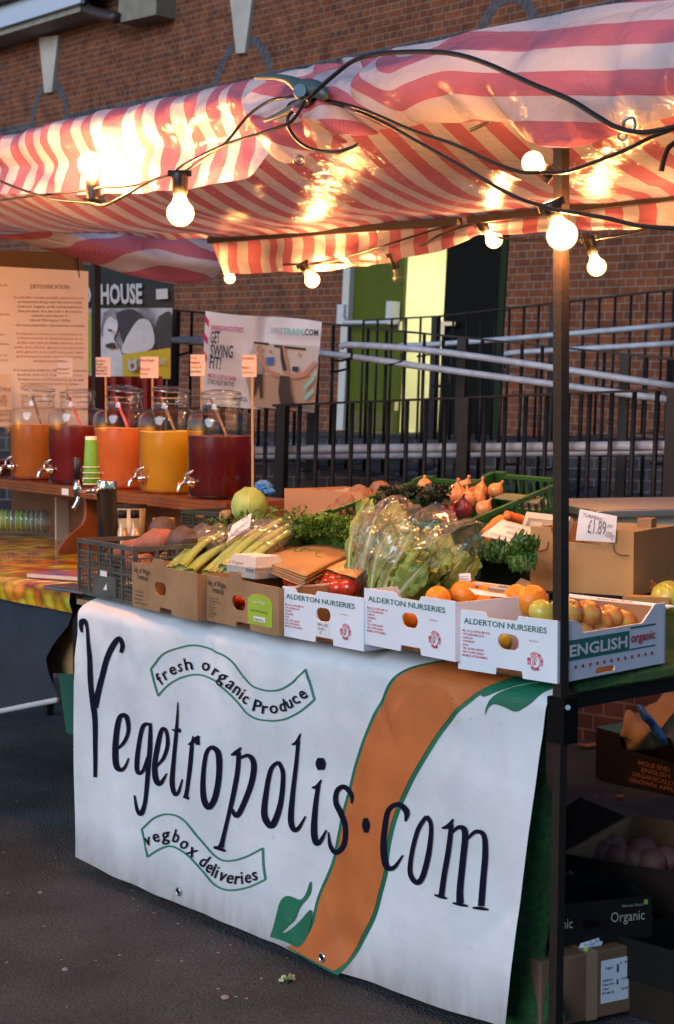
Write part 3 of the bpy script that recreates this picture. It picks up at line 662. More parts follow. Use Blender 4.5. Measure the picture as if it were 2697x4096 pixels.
cable([(1230, 400)]+Z2([(-70, 400), (0, 340), (80, 282), (200, 250), (400, 240), (550, 252), (700, 297), (900, 387), (1080, 462), (1200, 535), (1300, 592), (1400, 615), (1500, 605), (1567, 590), (1700, 560)]), 'thick cable arching high over the tarpaulin from the clamp to the right edge', .0062, -.33)
cable([(1150, 440), (1165, 412), (1240, 397)]+Z2([(0, 475), (150, 520), (350, 605), (550, 672), (700, 742), (850, 797), (970, 800), (1070, 797), (1200, 752), (1350, 692), (1450, 642), (1567, 600), (1700, 560)]), 'cable from the clamp past the sideways bulb and up to the right edge', .0048, -.25)
cable([(1230, 402)]+Z2([(0, 483), (200, 562), (400, 672), (600, 782), (750, 872), (850, 922), (940, 950), (1000, 972), (1070, 982), (1250, 1012), (1400, 1047), (1567, 1060), (1700, 1062)]), 'long cable from the clamp down to the big bulb at the corner pole', .0052, -.24)
cable([(1190, 430), (1152, 470), (1160, 520), (1200, 570), (1260, 600), (1347, 607), (1400, 592), (1430, 578)], 'loop of cable drooping below the clamp', .005, -.28)
cable([(880, 1046, 6.7), (934, 1058, 6.6), (1010, 1065, 6.5), (1180, 1057, 6.1), (1235, 1058, 6.0), (1400, 1050, 5.9), (1560, 1040, 5.7), (1600, 1008, 5.65), (1690, 980, 5.55), (1760, 940, 5.45), (1920, 890, 5.3), (2100, 897, 5.25), (2280, 878, 5.1), (2467, 843, 5.0), (2697, 790, 4.9)], 'back string cable with the small bulbs running below the rear valance', .0055)
cable([(1240, 1055, 6.0), (1390, 1026, 5.9), (1550, 978, 5.6), (1700, 930, 5.5), (1830, 895, 5.4)], 'second back cable hugging the lower edge of the rear valance', .0045)
cable([(1960, 935, 5.3), (2010, 953, 5.25), (2130, 962, 5.2), (2250, 966, 5.1), (2350, 962, 5.0), (2390, 955, 5.0), (2550, 930, 4.95), (2640, 905, 4.9), (2760, 880, 4.85)], 'cable carrying the bulb in front of the plain brick wall at the right', .005)
cable([(1885, 520, 3.8), (1930, 500, 3.75), (1960, 486, 3.7)], 'short stub of yellowed cable showing under the tarpaulin hem', .006)
cable([(2645, 685, 3.3), (2655, 640, 3.3), (2675, 590, 3.3), (2720, 560, 3.3)], 'cut end of thick cable dangling at the right edge', .007)
# ================================================================ TABLE
TZ = .866
tab = thing('market_table', 'plywood market table under the banner and green matting', 'table', (-1, .5, gz(-1)))
obj('table_top', MB().box((-2.12, -.035, TZ-.035), (.085, 1.25, TZ-.017)), mat('table ply edge', (.32, .2, .10), .7, var=.3, vs=20), tab)
m = MB(); m.box((-2.1, -.02, TZ-.075), (.065, .02, TZ-.036)); obj('front_rail', m, black, tab); m = MB(); m.box((.03, .021, TZ-.075), (.065, 1.2, TZ-.036)); obj('side_rail', m, black, tab)
for (x, y) in ((-2.05, .02), (-2.05, 1.2), (.045, 1.2)): sq('leg', (x, y, gz(x)), (x, y, TZ-.076), .0125, black, tab)
# green matting
turf = mat('green matting', (.03, .13, .03), .95, col2=(.015, .07, .018), vs=60, bump=1, bs=300)
m = MB()
def tf(u, v):
    # over the right end: along y (u), profile v from table inwards, over the edge, short hang
    prof = [(-2.1, TZ-.012), (-.6, TZ-.010), (.02, TZ-.008), (.075, TZ-.004), (.10, TZ-.012), (.108, TZ-.026)]
    k = v*(len(prof)-1); i = min(int(k), len(prof)-2); a = prof[i]; b_ = prof[i+1]; t = k-i
    return V((a[0]+(b_[0]-a[0])*t+fnz((u*9, v*4, 60))*.004, -.02+u*1.3, a[1]+(b_[1]-a[1])*t+fnz((u*12, v*6, 61))*.003))
m.grid(tf, 60, 20)
mt = thing('green_matting', 'short green artificial grass matting covering the table top and hanging down beside the banner', 'matting', (0, .5, TZ))
obj('top_sheet', m, turf, mt, True, solid=.008)
# part hanging at the corner, seen right of the banner
m = MB()
Lx = [(0, .0), (.3, .0), (.6, .0), (1, .0)]
def th_(u, v):
    y = lerpl([(0, 2745), (.05, 2790), (.12, 2900), (.3, 3200), (.55, 3560), (.72, 3800), (1, 4120)], v)
    xl = lerpl([(2745, 2190), (2900, 2150), (3200, 2120), (3600, 2085), (3850, 2040), (4120, 2005)], y)-12
    xr = lerpl([(2745, 2215), (2790, 2212), (2900, 2190), (3100, 2178), (3400, 2170), (3500, 2150), (3560, 2140), (3700, 2110), (3850, 2100), (4000, 2145), (4120, 2165)], y)
    p = onY(-.035+.05*u*0, xl+(xr-xl)*u, y); p.y += .10*u*v+.02*math.sin(u*3+v*9); return p
m.grid(th_, 8, 60); obj('hanging_sheet', m, turf, mt, True, solid=.006)
# ================================================================ BANNER
BY = -.095
rc_ = random.Random(21); CRE = [(rc_.uniform(-2, 0), rc_.choice([rc_.uniform(.62, .8), rc_.uniform(.02, .8)]), rc_.uniform(.9, 2.2), rc_.uniform(.04, .12), rc_.uniform(-.006, .006)) for _ in range(46)]
def rel(x, z):
    t = max(0, min(1, (.84-z)/.84))
    r = .012*fnz((x*1.6, z*2.2, 70))+.006*fnz((x*5, z*3, 71))+.010*fnz((x*8+z*2, z*7, 72))*max(0, 1-abs(z-.74)/.12)
    r += .006*fnz((x*7, z*1.3, 73))+.012*fnz((x*4, 3, 74))*t*t
    r += .018*math.exp(-((x+.62)**2/.003+(z-.09)**2/.004))*-1
    for cx, cz, an, ln, am in CRE:
        u = (x-cx)*math.cos(an)+(z-cz)*math.sin(an); v = -(x-cx)*math.sin(an)+(z-cz)*math.cos(an); r += am*math.exp(-(u/ln)**2-(v/(.012+.02*abs(u)/ln))**2)
    return r
def bsurf(x, z, off=0):
    y = BY-rel(x, z); 
    if z > .80: t = (z-.80)/.069; y += .075*t*t*t
    return V((x, y-off, z-(.006*max(0, (z-.80)/.069))))
def bp_(px, py, off=.002):
    q = onY(BY, px, py); return bsurf(q.x, q.z, off)
ban = thing('shop_banner', 'white banner hung over the table front, hand lettered Vegetropolis.com with a big painted carrot', 'banner', (-1, BY, .1))
vinyl = mat('white vinyl', (.76, .78, .81), .42, col2=(.62, .64, .66), vs=3.3, bump=.45, bs=11)
m = MB()
topE = [(312, 2384), (420, 2402), (700, 2460), (1000, 2505), (1300, 2565), (1600, 2612), (1900, 2672), (2196, 2728)]
botE = [(298, 3428), (420, 3490), (700, 3610), (1000, 3730), (1347, 3885), (1700, 4010), (2020, 4110)]
NU, NV = 150, 80
tE = [onY(BY, *q) for q in topE]; bE = [onY(BY, *q) for q in botE]
def alongp(P, u):
    k = u*(len(P)-1); i = min(int(k), len(P)-2); return P[i].lerp(P[i+1], k-i)
xl0, xl1 = tE[0].x, bE[0].x; xr0, xr1 = tE[-1].x, bE[-1].x
tz_ = [(p.x, p.z) for p in tE]; bz_ = [(p.x, p.z) for p in bE]
def bf(u, v):
    xt = xl0+(xr0-xl0)*u; xb = xl1+(xr1-xl1)*u; zt_ = lerpl(tz_, xt)+.004; zb_ = lerpl(bz_, xb)
    x = xb+(xt-xb)*v; z = zb_+(zt_-zb_)*v; return bsurf(x, z)
def dirty(mt_):
    n = mt_.node_tree; b = n.nodes['Principled BSDF']; src = b.inputs['Base Color'].links[0].from_socket; L = n.links.new
    tc = n.nodes.new('ShaderNodeTexCoord'); sp = n.nodes.new('ShaderNodeSeparateXYZ'); L(tc.outputs['UV'], sp.inputs[0])
    mr = n.nodes.new('ShaderNodeMapRange'); mr.inputs['From Min'].default_value = .0; mr.inputs['From Max'].default_value = .17; mr.inputs['To Min'].default_value = 1; mr.inputs['To Max'].default_value = 0; L(sp.outputs['Y'], mr.inputs['Value'])
    mp = n.nodes.new('ShaderNodeMapping'); mp.inputs['Scale'].default_value = (14, 14, 4); L(tc.outputs['Object'], mp.inputs[0]); no = n.nodes.new('ShaderNodeTexNoise'); no.inputs['Detail'].default_value = 8; no.inputs['Scale'].default_value = 1; no.inputs['Roughness'].default_value = .7; L(mp.outputs[0], no.inputs['Vector'])
    mu = n.nodes.new('ShaderNodeMath'); mu.operation = 'MULTIPLY'; L(mr.outputs[0], mu.inputs[0]); L(no.outputs['Fac'], mu.inputs[1])
    n2 = n.nodes.new('ShaderNodeTexNoise'); n2.inputs['Scale'].default_value = 45; n2.inputs['Detail'].default_value = 6; L(tc.outputs['Object'], n2.inputs['Vector']); c2 = n.nodes.new('ShaderNodeValToRGB'); c2.color_ramp.elements[0].position = .66; c2.color_ramp.elements[1].position = .78; L(n2.outputs['Fac'], c2.inputs[0])
    m2 = n.nodes.new('ShaderNodeMath'); m2.operation = 'MULTIPLY_ADD'; m2.inputs[1].default_value = .22; L(c2.outputs[0], m2.inputs[0]); L(mu.outputs[0], m2.inputs[2])
    mx = n.nodes.new('ShaderNodeMixRGB'); mx.inputs[2].default_value = (.17, .14, .11, 1); L(m2.outputs[0], mx.inputs[0]); L(src, mx.inputs[1]); L(mx.outputs[0], b.inputs['Base Color'])
dirty(vinyl)
m.grid(bf, NU, NV); obj('vinyl_sheet', m, vinyl, ban, True)
m = MB()
def bt(u, v): p = bf(u, 1); return V((p.x, p.y+v*.16, p.z+.001-.003*v))
m.grid(bt, 80, 6); obj('folded_top', m, vinyl, ban, True)
R1 = lambda x, y: (200+x*.7658, 2300+y*.7658)
R2 = lambda x, y: (1200+x*.702, 2500+y*.702)
R5 = lambda x, y: (x*.8934, 3200+y*.8934)
def ribbon(pts, cv, off, sc, k=6, closed=False):
    """painted brush stroke of varying width, laid on the banner"""
    P = spline(pts, k); vs = []
    for i, (x, y, w_) in enumerate(P):
        a = P[max(i-1, 0)]; b_ = P[min(i+1, len(P)-1)]; dx, dy = b_[0]-a[0], b_[1]-a[1]; l = math.hypot(dx, dy) or 1; nx, ny = -dy/l, dx/l
        for s in (-1, 0, 1): q = cv(x+nx*w_*s, y+ny*w_*s); vs.append(bp_(q[0], q[1], off))
    fs = [f for i in range(len(P)-1) for f in ((i*3, i*3+3, i*3+4, i*3+1), (i*3+1, i*3+4, i*3+5, i*3+2))]
    return vs, fs
navy = mat('navy lettering', (.006, .007, .022), .6, spec=.1); green_p = mat('green banner paint', (.012, .15, .08), .5, var=.15, vs=10); orange_p = mat('orange banner paint', (.60, .165, .04), .55, col2=(.50, .125, .03), vs=7)
teal_p = mat('teal outline paint', (.03, .20, .14), .5)
def letter(strokes, cv, off=.0042):
    m = MB()
    for s in strokes: m.add(*ribbon([(a, b_, c*1.12+.4+1.2*fnz((a*.05, b_*.05, 2))) for a, b_, c in s], cv, off, 1))
    obj('lettering', m, navy, ban)
Wd = [
 [[(172, 298, 5), (166, 270, 9), (170, 245, 12), (186, 240, 10), (202, 280, 8), (215, 400, 10), (226, 560, 11), (238, 680, 12), (243, 760, 11), (240, 900, 9), (238, 1056, 7)], [(384, 404, 8), (394, 365, 10), (378, 332, 12), (345, 355, 12), (312, 440, 12), (277, 570, 11), (246, 690, 14)]],
 [[(364, 905, 5), (395, 870, 7), (416, 810, 8), (408, 740, 10), (378, 738, 10), (358, 810, 12), (350, 920, 13), (356, 995, 12), (378, 1017, 9), (398, 1000, 6), (416, 955, 3)]],
 [[(522, 775, 7), (492, 790, 9), (470, 870, 9), (456, 980, 10), (462, 1032, 9), (490, 1020, 8), (515, 950, 7)], [(530, 772, 6), (526, 900, 10), (514, 1050, 10), (500, 1180, 9), (478, 1245, 11), (456, 1225, 7), (443, 1150, 3)]],
 [[(560, 1000, 5), (598, 955, 6), (620, 885, 8), (612, 815, 8), (588, 808, 9), (566, 885, 11), (552, 1000, 12), (558, 1070, 12), (580, 1088, 9), (612, 1035, 3)]],
 [[(688, 660, 2), (680, 740, 5), (668, 830, 8), (652, 950, 9), (640, 1080, 11), (655, 1142, 9), (677, 1130, 7), (698, 1065, 3)], [(645, 804, 2), (668, 812, 7), (688, 806, 7), (690, 822, 3)]],
 [[(762, 838, 2), (752, 900, 8), (740, 1000, 9), (724, 1110, 8), (716, 1155, 9)], [(703, 1156, 5), (732, 1166, 6)], [(735, 885, 3), (760, 870, 8), (780, 850, 8), (797, 840, 4)], [(790, 835, 4), (785, 885, 10)]],
 [[(860, 893, 9), (892, 930, 12), (890, 1050, 12), (865, 1165, 13), (830, 1212, 13), (806, 1160, 13), (808, 1050, 10), (830, 930, 9), (862, 893, 8)]],
 [[(950, 940, 3), (975, 928, 10), (1000, 900, 3)], [(988, 925, 9), (978, 1030, 9), (955, 1150, 9), (925, 1280, 8), (900, 1390, 9), (892, 1420, 14)], [(855, 1422, 5), (885, 1428, 9), (916, 1443, 4)], [(985, 960, 4), (1035, 943, 9), (1063, 985, 13), (1050, 1080, 12), (1010, 1190, 12), (972, 1258, 11), (945, 1220, 5)]],
 [[(1185, 977, 9), (1208, 1035, 10), (1193, 1180, 11), (1163, 1285, 13), (1140, 1312, 12), (1112, 1250, 12), (1122, 1130, 10), (1147, 1015, 9), (1187, 977, 7)]],
 [[(1268, 885, 3), (1295, 872, 8), (1318, 826, 2)], [(1305, 860, 7), (1287, 980, 9), (1262, 1130, 11), (1246, 1270, 14), (1260, 1328, 12), (1290, 1325, 9), (1333, 1260, 3)]],
 [[(1415, 955, 14), (1415, 985, 23), (1418, 1018, 14)], [(1368, 1110, 3), (1395, 1105, 9), (1418, 1068, 2)], [(1402, 1100, 9), (1387, 1200, 11), (1377, 1330, 14), (1387, 1398, 13), (1412, 1388, 9), (1442, 1332, 3)]],
]
for L_ in Wd: letter(L_, R1)
Wd2 = [
 [[(302, 1015, 5), (300, 965, 13), (258, 922, 12), (215, 942, 12), (205, 1010, 13), (238, 1080, 15), (260, 1150, 14), (250, 1250, 14), (205, 1298, 12), (170, 1260, 9), (160, 1180, 3)]],
 [[(386, 1097, 12), (387, 1140, 23), (386, 1182, 12)]],
 [[(618, 1115, 4), (625, 1060, 15), (580, 1018, 12), (525, 1050, 13), (502, 1150, 15), (490, 1270, 16), (502, 1368, 16), (545, 1380, 10), (600, 1308, 3)]],
 [[(740, 1085, 12), (768, 1140, 10), (755, 1290, 13), (715, 1430, 14), (675, 1463, 13), (640, 1410, 12), (652, 1300, 11), (692, 1160, 11), (742, 1085, 10)]],
 [[(830, 1152, 3), (868, 1140, 12), (892, 1100, 3)], [(882, 1130, 10), (867, 1280, 12), (842, 1430, 13), (826, 1540, 14)], [(785, 1532, 4), (822, 1542, 8), (858, 1552, 4)], [(880, 1185, 4), (922, 1148, 10), (955, 1180, 14), (942, 1350, 14), (928, 1500, 14), (928, 1580, 16)], [(890, 1578, 4), (930, 1588, 8), (968, 1598, 4)], [(968, 1215, 5), (1012, 1175, 10), (1058, 1195, 12), (1065, 1300, 14), (1052, 1450, 14), (1040, 1600, 15)], [(995, 1608, 4), (1038, 1612, 8), (1080, 1620, 4)]],
]
for L_ in Wd2: letter(L_, R2)
# ribbons
def outline(pts, cv, w_=4.5, mtl=teal_p):
    m = MB()
    for s in pts: m.add(*ribbon([(x, y, w_) for x, y in s], cv, .003, 1))
    obj('painted_scroll', m, mtl, ban)
outline([[(535, 490), (600, 415), (690, 378), (770, 366), (860, 390), (950, 445), (1040, 550), (1120, 597), (1200, 600), (1275, 565), (1355, 490)], [(1355, 488), (1366, 560), (1387, 650)], [(1387, 650), (1320, 710), (1220, 755), (1120, 757), (1050, 730), (980, 655), (900, 572), (840, 530), (770, 518), (690, 540), (620, 580), (570, 630)], [(571, 631), (550, 560), (535, 490)]], R1)
outline([[(635, 130), (700, 77), (765, 63), (830, 92), (890, 170), (960, 250), (1020, 273), (1100, 255), (1175, 216)], [(1175, 214), (1180, 290), (1190, 355)], [(1190, 355), (1120, 388), (1030, 403), (960, 377), (900, 312), (840, 242), (770, 206), (715, 222), (668, 253)], [(668, 255), (650, 190), (634, 130)]], R5, 4)
def scroll_text(s, base, cv, size, parent, sx=1.0):
    P = spline(base, 8); Ls = [0]
    for a, b_ in zip(P, P[1:]): Ls.append(Ls[-1]+math.hypot(b_[0]-a[0], b_[1]-a[1]))
    wd = []
    for ch in s:
        if ch == ' ': wd.append(.38); continue
        v, _ = text_raw(ch); wd.append(max(q[0] for q in v)-min(q[0] for q in v)+.16)
    tot = sum(wd); cur = 0; T_ = Ls[-1]
    for ch, w_ in zip(s, wd):
        if ch != ' ':
            d = (cur+.08)/tot*T_; i = max(k for k in range(len(Ls)) if Ls[k] <= d); i = min(i, len(P)-2)
            t = (d-Ls[i])/(Ls[i+1]-Ls[i]); bx, by = P[i][0]+(P[i+1][0]-P[i][0])*t, P[i][1]+(P[i+1][1]-P[i][1])*t
            a = math.atan2(P[i+1][1]-P[i][1], P[i+1][0]-P[i][0])*.75; v, f = text_raw(ch, .012); x0 = min(q[0] for q in v); k = T_/tot; sl_ = random.uniform(-.08, .12); a += random.uniform(-.08, .08)
            out = []
            for x, y in v:
                X = (x-x0)*k*sx+y*size*sl_; Y = -y*size; q = cv(bx+X*math.cos(a)-Y*math.sin(a), by+X*math.sin(a)+Y*math.cos(a)); out.append(bp_(q[0], q[1], .0045))
            obj('lettering', MB().add(out, f), navy, parent)
        cur += w_
scroll_text('fresh organic Produce', [(583, 580), (640, 530), (700, 502), (770, 492), (840, 505), (900, 555), (960, 612), (1020, 668), (1080, 712), (1140, 722), (1220, 712), (1290, 680), (1365, 625)], R1, 92, ban)
scroll_text('vegbox deliveries', [(655, 208), (710, 186), (765, 180), (815, 212), (850, 250), (900, 300), (950, 340), (1010, 368), (1080, 375), (1165, 352)], R5, 82, ban)
# carrot
Lc = [(700, 200), (600, 236), (520, 320), (460, 440), (400, 570), (350, 700), (310, 820), (280, 930), (240, 1060), (205, 1210), (180, 1330), (140, 1440), (90, 1560), (60, 1700), (20, 1800), (-60, 1835), (-110, 1820)]
Rc = [(1180, 290), (1060, 370), (930, 490), (830, 600), (750, 730), (680, 850), (640, 930), (590, 1040), (550, 1160), (520, 1300), (505, 1420), (470, 1530), (430, 1650), (370, 1770), (310, 1870), (260, 1950), (225, 1995)]
def strip(Lp, Rp, cv, off, n_=14):
    A = spline(Lp, 5); B = spline(Rp, 5); vs = []
    for a, b_ in zip(A, B):
        for i in range(n_+1): t = i/n_; q = cv(a[0]+(b_[0]-a[0])*t, a[1]+(b_[1]-a[1])*t); vs.append(bp_(q[0], q[1], off))
    k = n_+1
    return vs, [(j*k+i, j*k+i+1, (j+1)*k+i+1, (j+1)*k+i) for j in range(len(A)-1) for i in range(n_)]
obj('painted_carrot_outline', MB().add(*strip(Lc, Rc, R2, .0018)), green_p, ban)
Lo = [(x+18, y+9) for x, y in Lc]; Ro = [(x-20, y-12) for x, y in Rc]; Lo[0] = (730, 206)
Lo[-3:] = [(26, 1790), (-55, 1825), (-105, 1812)]; Ro[-2:] = [(255, 1925), (205, 1968)]
obj('painted_carrot', MB().add(*strip(Lo, Ro, R2, .0032)), orange_p, ban)
def poly(pts, cv, mtl, name, off=.0042, cuts=3):
    bm = bmesh.new(); P = spline(pts+[pts[0]], 4)[:-1]
    vv = [bm.verts.new((x, y, 0)) for x, y in P]; ee = [bm.edges.new((vv[i], vv[(i+1) % len(vv)])) for i in range(len(vv))]
    bmesh.ops.triangle_fill(bm, edges=ee, use_beauty=True)
    for _ in range(cuts): bmesh.ops.subdivide_edges(bm, edges=[e for e in bm.edges if e.calc_length() > 40], cuts=1, use_grid_fill=True)
    bmesh.ops.triangulate(bm, faces=bm.faces); bm.verts.index_update(); m = MB()
    m.add([bp_(*cv(v.co.x, v.co.y), off) for v in bm.verts], [tuple(v.index for v in f.verts) for f in bm.faces]); bm.free(); obj(name, m, mtl, ban)
poly([(1090, 350), (1150, 296), (1230, 288), (1330, 302), (1425, 318), (1330, 316), (1220, 332), (1130, 368), (1060, 402), (1040, 392)], R2, green_p, 'painted_leaf')
poly([(1066, 518), (1070, 470), (1108, 402), (1180, 352), (1270, 326), (1340, 318), (1424, 322), (1360, 372), (1322, 430), (1275, 470), (1230, 492), (1180, 468), (1115, 448), (1080, 470)], R2, green_p, 'painted_leaf')
poly([(1212, 612), (1236, 520), (1254, 452), (1285, 430), (1340, 447), (1366, 420), (1384, 370), (1391, 375), (1384, 425), (1340, 482), (1316, 540), (1262, 590), (1290, 588), (1340, 545), (1388, 492), (1397, 520), (1384, 600), (1345, 656), (1290, 638)], R5, green_p, 'painted_leaf')
def bansq(px, py):
    c = bp_(px, py, .004); m = MB(); m.tube([c+V((.011*math.cos(a), 0, .011*math.sin(a))) for a in [2*math.pi*k/14 for k in range(15)]], .0032, 6, cap=False); m.add([c+V((.009*math.cos(a), -.001, .009*math.sin(a))) for a in [2*math.pi*k/14 for k in range(14)]], [tuple(range(14))], mi=1); obj('eyelet', m, [steel, black], ban)
bansq(718, 3565); bansq(1298, 3828)
# ================================================================ BOXES ON THE TABLE
def rounded(w_, h, r=.006):
    return [(0, 0), (w_, 0), (w_, h), (0, h)]
def cbox(name, label, M, w_, d, h, mtl, front=None, holes=[], bottom_slot=True, th=.005, cat='box', side_holes=[], sideprof=None, group=None, tabs=None):
    """open cardboard tray; local frame: origin front left bottom, x right, y back, z up"""
    root = thing(name, label, cat, M, group)
    prof = front or [(0, 0), (w_, 0), (w_, h), (0, h)]
    if bottom_slot:
        c = w_*.53; prof = [prof[0], (c-.04, 0), (c-.037, .016), (c+.037, .016), (c+.04, 0)]+prof[1:]
    m = MB(); m.add(*plate(prof, holes, th, M)); obj('front_panel', m, mtl, root)
    m = MB(); m.add(*plate([(0, 0), (w_, 0), (w_, h*.97), (0, h*.97)], [], th, M @ T(0, d-th, 0))); obj('back_panel', m, mtl, root)
    Ms = fr(M @ V((w_, th, 0)), (M.to_3x3() @ V((0, 1, 0))), M.to_3x3() @ V((0, 0, 1)))
    sp = sideprof or [(0, 0), (d-th, 0), (d-th, h*.98), (0, h*.98)]
    m = MB(); m.add(*plate(sp, side_holes, th, Ms)); obj('side_panel', m, mtl, root)
    Ms2 = Ms @ T(0, w_-th, 0); m = MB(); m.add(*plate(sp, side_holes, th, Ms2)); obj('side_panel', m, mtl, root)
    obj('base_panel', MB().box((th, th, .002), (w_-th, d-th, .006), M), mat('box floor shade brown', (.07, .04, .02), .9), root)  # floor colour darkened to paint in the shade under the produce
    return root
def bx(px, py, yaw, z=TZ+.004): return T(*onZ(z, px, py)) @ RZ(yaw)
def btext(root, M, s, x0, z0, x1, h, mtl, bold=0, tilt=0, name='printed_lettering', y=0):
    A = M @ V((x0, y, z0)); B = M @ V((x1, y, z0+tilt)); m = MB(); text_into(m, s, A, B, M.to_3x3() @ V((0, 0, 1)), h, .0014, bold); return obj(name, m, mtl, root)
def ring_text(root, M, cx, cz, r, top, bot, mtl):
    m = MB(); up = M.to_3x3() @ V((0, 0, 1)); rt = M.to_3x3() @ V((1, 0, 0))
    for s, a0, a1, rr, flip in ((top, 205, -25, r, 1), (bot, 228, 312, r*1.22, -1)):
        for i, ch in enumerate(s):
            if ch == ' ': continue
            a = math.radians(a0+(a1-a0)*(i+.5)/len(s)); c = V((cx+rr*math.cos(a), 0, cz+rr*math.sin(a)))
            tx = V((math.sin(a), 0, -math.cos(a)))*flip; A = c-tx*.0026; B = c+tx*.0026
            text_into(m, ch, M @ A, M @ B, M.to_3x3() @ (V((math.cos(a), 0, math.sin(a)))*flip), .0062, .0014, .02)
    for rr, ww in ((r*.82, .0006), (r*.86, .0005)):
        pts = [M @ V((cx+rr*math.cos(q), -.0012, cz+rr*math.sin(q))) for q in [2*math.pi*k/24 for k in range(25)]]; m.tube(pts, ww, 4, cap=False)
    for k in range(3):
        pts = [M @ V((cx+(.006-.004*k)*math.cos(q)-.001, -.0012, cz+.010*math.sin(q+k)*(1-.2*k))) for q in [2*math.pi*j/12 for j in range(9)]]; m.tube(spline(pts, 2), .0006, 4, cap=False)
    obj('printed_emblem', m, mtl, root)
def alderton(label, M, w_, d, h, notch, extra=None, side=False, sl=0):
    fp = [(0, 0), (w_, 0), (w_, h), (w_*notch+.05, h), (w_*notch+.042, h-.012), (w_*notch-.042, h-.012), (w_*notch-.05, h), (0, h)]
    sp = None; sh = []
    if side:
        sp = [(0, 0), (.10, 0), (.24, 0), (d-.005, 0), (d-.005, h+.005), (d-.05, h+.005), (d-.065, h-.008), (d-.10, h-.035), (.09, h-.035), (.08, h-.015), (.06, h-.004), (0, h-.002)]
        sh = [slot(.175, .012, .075, .014)]
    r = cbox('produce_box', label, M, w_, d, h, cardW, fp, [slot(w_*.52, h*.56, .062, .036)], True, .004, 'box', sh, sp)
    inner = card
    obj('liner', MB().box((.006, d-.016, .01), (w_-.006, d-.010, h-.005), M), inner, r)
    btext(r, M, 'ALDERTON NURSERIES', .018, h-.031, w_*.90, .0135, inkG, .012)
    for i, s in enumerate(['M.J. & S.J. HASLUM T/A', 'C.W. HASLUM & SON', 'ALDERTON', 'TEWKESBURY', 'GLOS.', 'TEL. 01242 620394', 'FAX. 01242 620261', 'MOBILE. 07778 660875']):
        btext(r, M, s, .014, h-.050-i*.0083, .014+.0038*len(s), .0052, inkR, .01)
    btext(r, M, 'GB-ORG-05', w_*.73, h*.62, w_*.82, .0034, inkR)
    ring_text(r, M, w_*.79, h*.30, .0165, 'SOIL ASSOCIATION', 'ORGANIC', inkR)
    if extra:
        for i, s in enumerate(extra): btext(r, M, s, w_*.455+(.008 if i == 2 else 0), h*.335-i*.0105, w_*.455+.0048*len(s), .0075, ink)
        obj('sticker', MB().box((w_*.43, -.0008, h*.12), (w_*.60, -.0001, h*.43), M), paper, r)
    return r
# grey lattice crate
greyP = mat('grey crate plastic', (.09, .095, .085), .5, col2=(.05, .055, .05), vs=9, bump=.2)
def crate(label, M, w_, d, h, mtl, name='plastic_crate', panel=True, rows=(0, .36, .7, 1)):
    root = thing(name, label, 'crate', M)
    def wall(nm, Mw, L_, pan):
        m = MB(); m.box((0, -.004, h-.014), (L_, .012, h), Mw); m.box((0, -.002, 0), (L_, .006, .012), Mw)
        m.box((0, -.003, h*.48), (L_, .004, h*.48+.008), Mw); m.box((0, -.003, h*.78), (L_, .003, h*.78+.005), Mw)
        nb = max(3, int(L_/.075))
        for i in range(nb+1): x = (L_-.010)*i/nb; m.box((x, -.003, 0), (x+.010, .005, h-.014), Mw)
        ns = int(L_/.018)
        for i in range(ns): x = L_*i/ns; m.box((x, .001, .012), (x+.0035, .003, h*.78), Mw)
        for i in range(1, 10): z = h*.78*i/10; m.box((0, .0012, z), (L_, .0028, z+.004), Mw)
        if pan: m.box((L_*.30, -.005, .012), (L_*.70, .0, h*.42), Mw)
        obj(nm, m, mtl, root)
    wall('front_side', M, w_, panel); wall('back_side', M @ T(w_, d, 0) @ RZ(180), w_, False)
    wall('end_side', M @ T(w_, 0, 0) @ RZ(90), d, False); wall('end_side', M @ T(0, d, 0) @ RZ(-90), d, False)
    m = MB(); m.box((0, 0, .002), (w_, d, .008), M); obj('bottom', m, mtl, root); return root
Mg = bx(314, 2372, -5.0); cg_ = crate('weathered grey lattice crate with a torn sticker, at the left end of the table', Mg, .425, .30, .185, greyP)
m = MB(); m.box((.185, -.0062, .075), (.235, -.0052, .092), Mg); m.add([Mg @ V(p) for p in ((.205, -.006, .03), (.235, -.006, .032), (.232, -.006, .055))], [(0, 1, 2)]); obj('torn_sticker', m, paper, cg_)
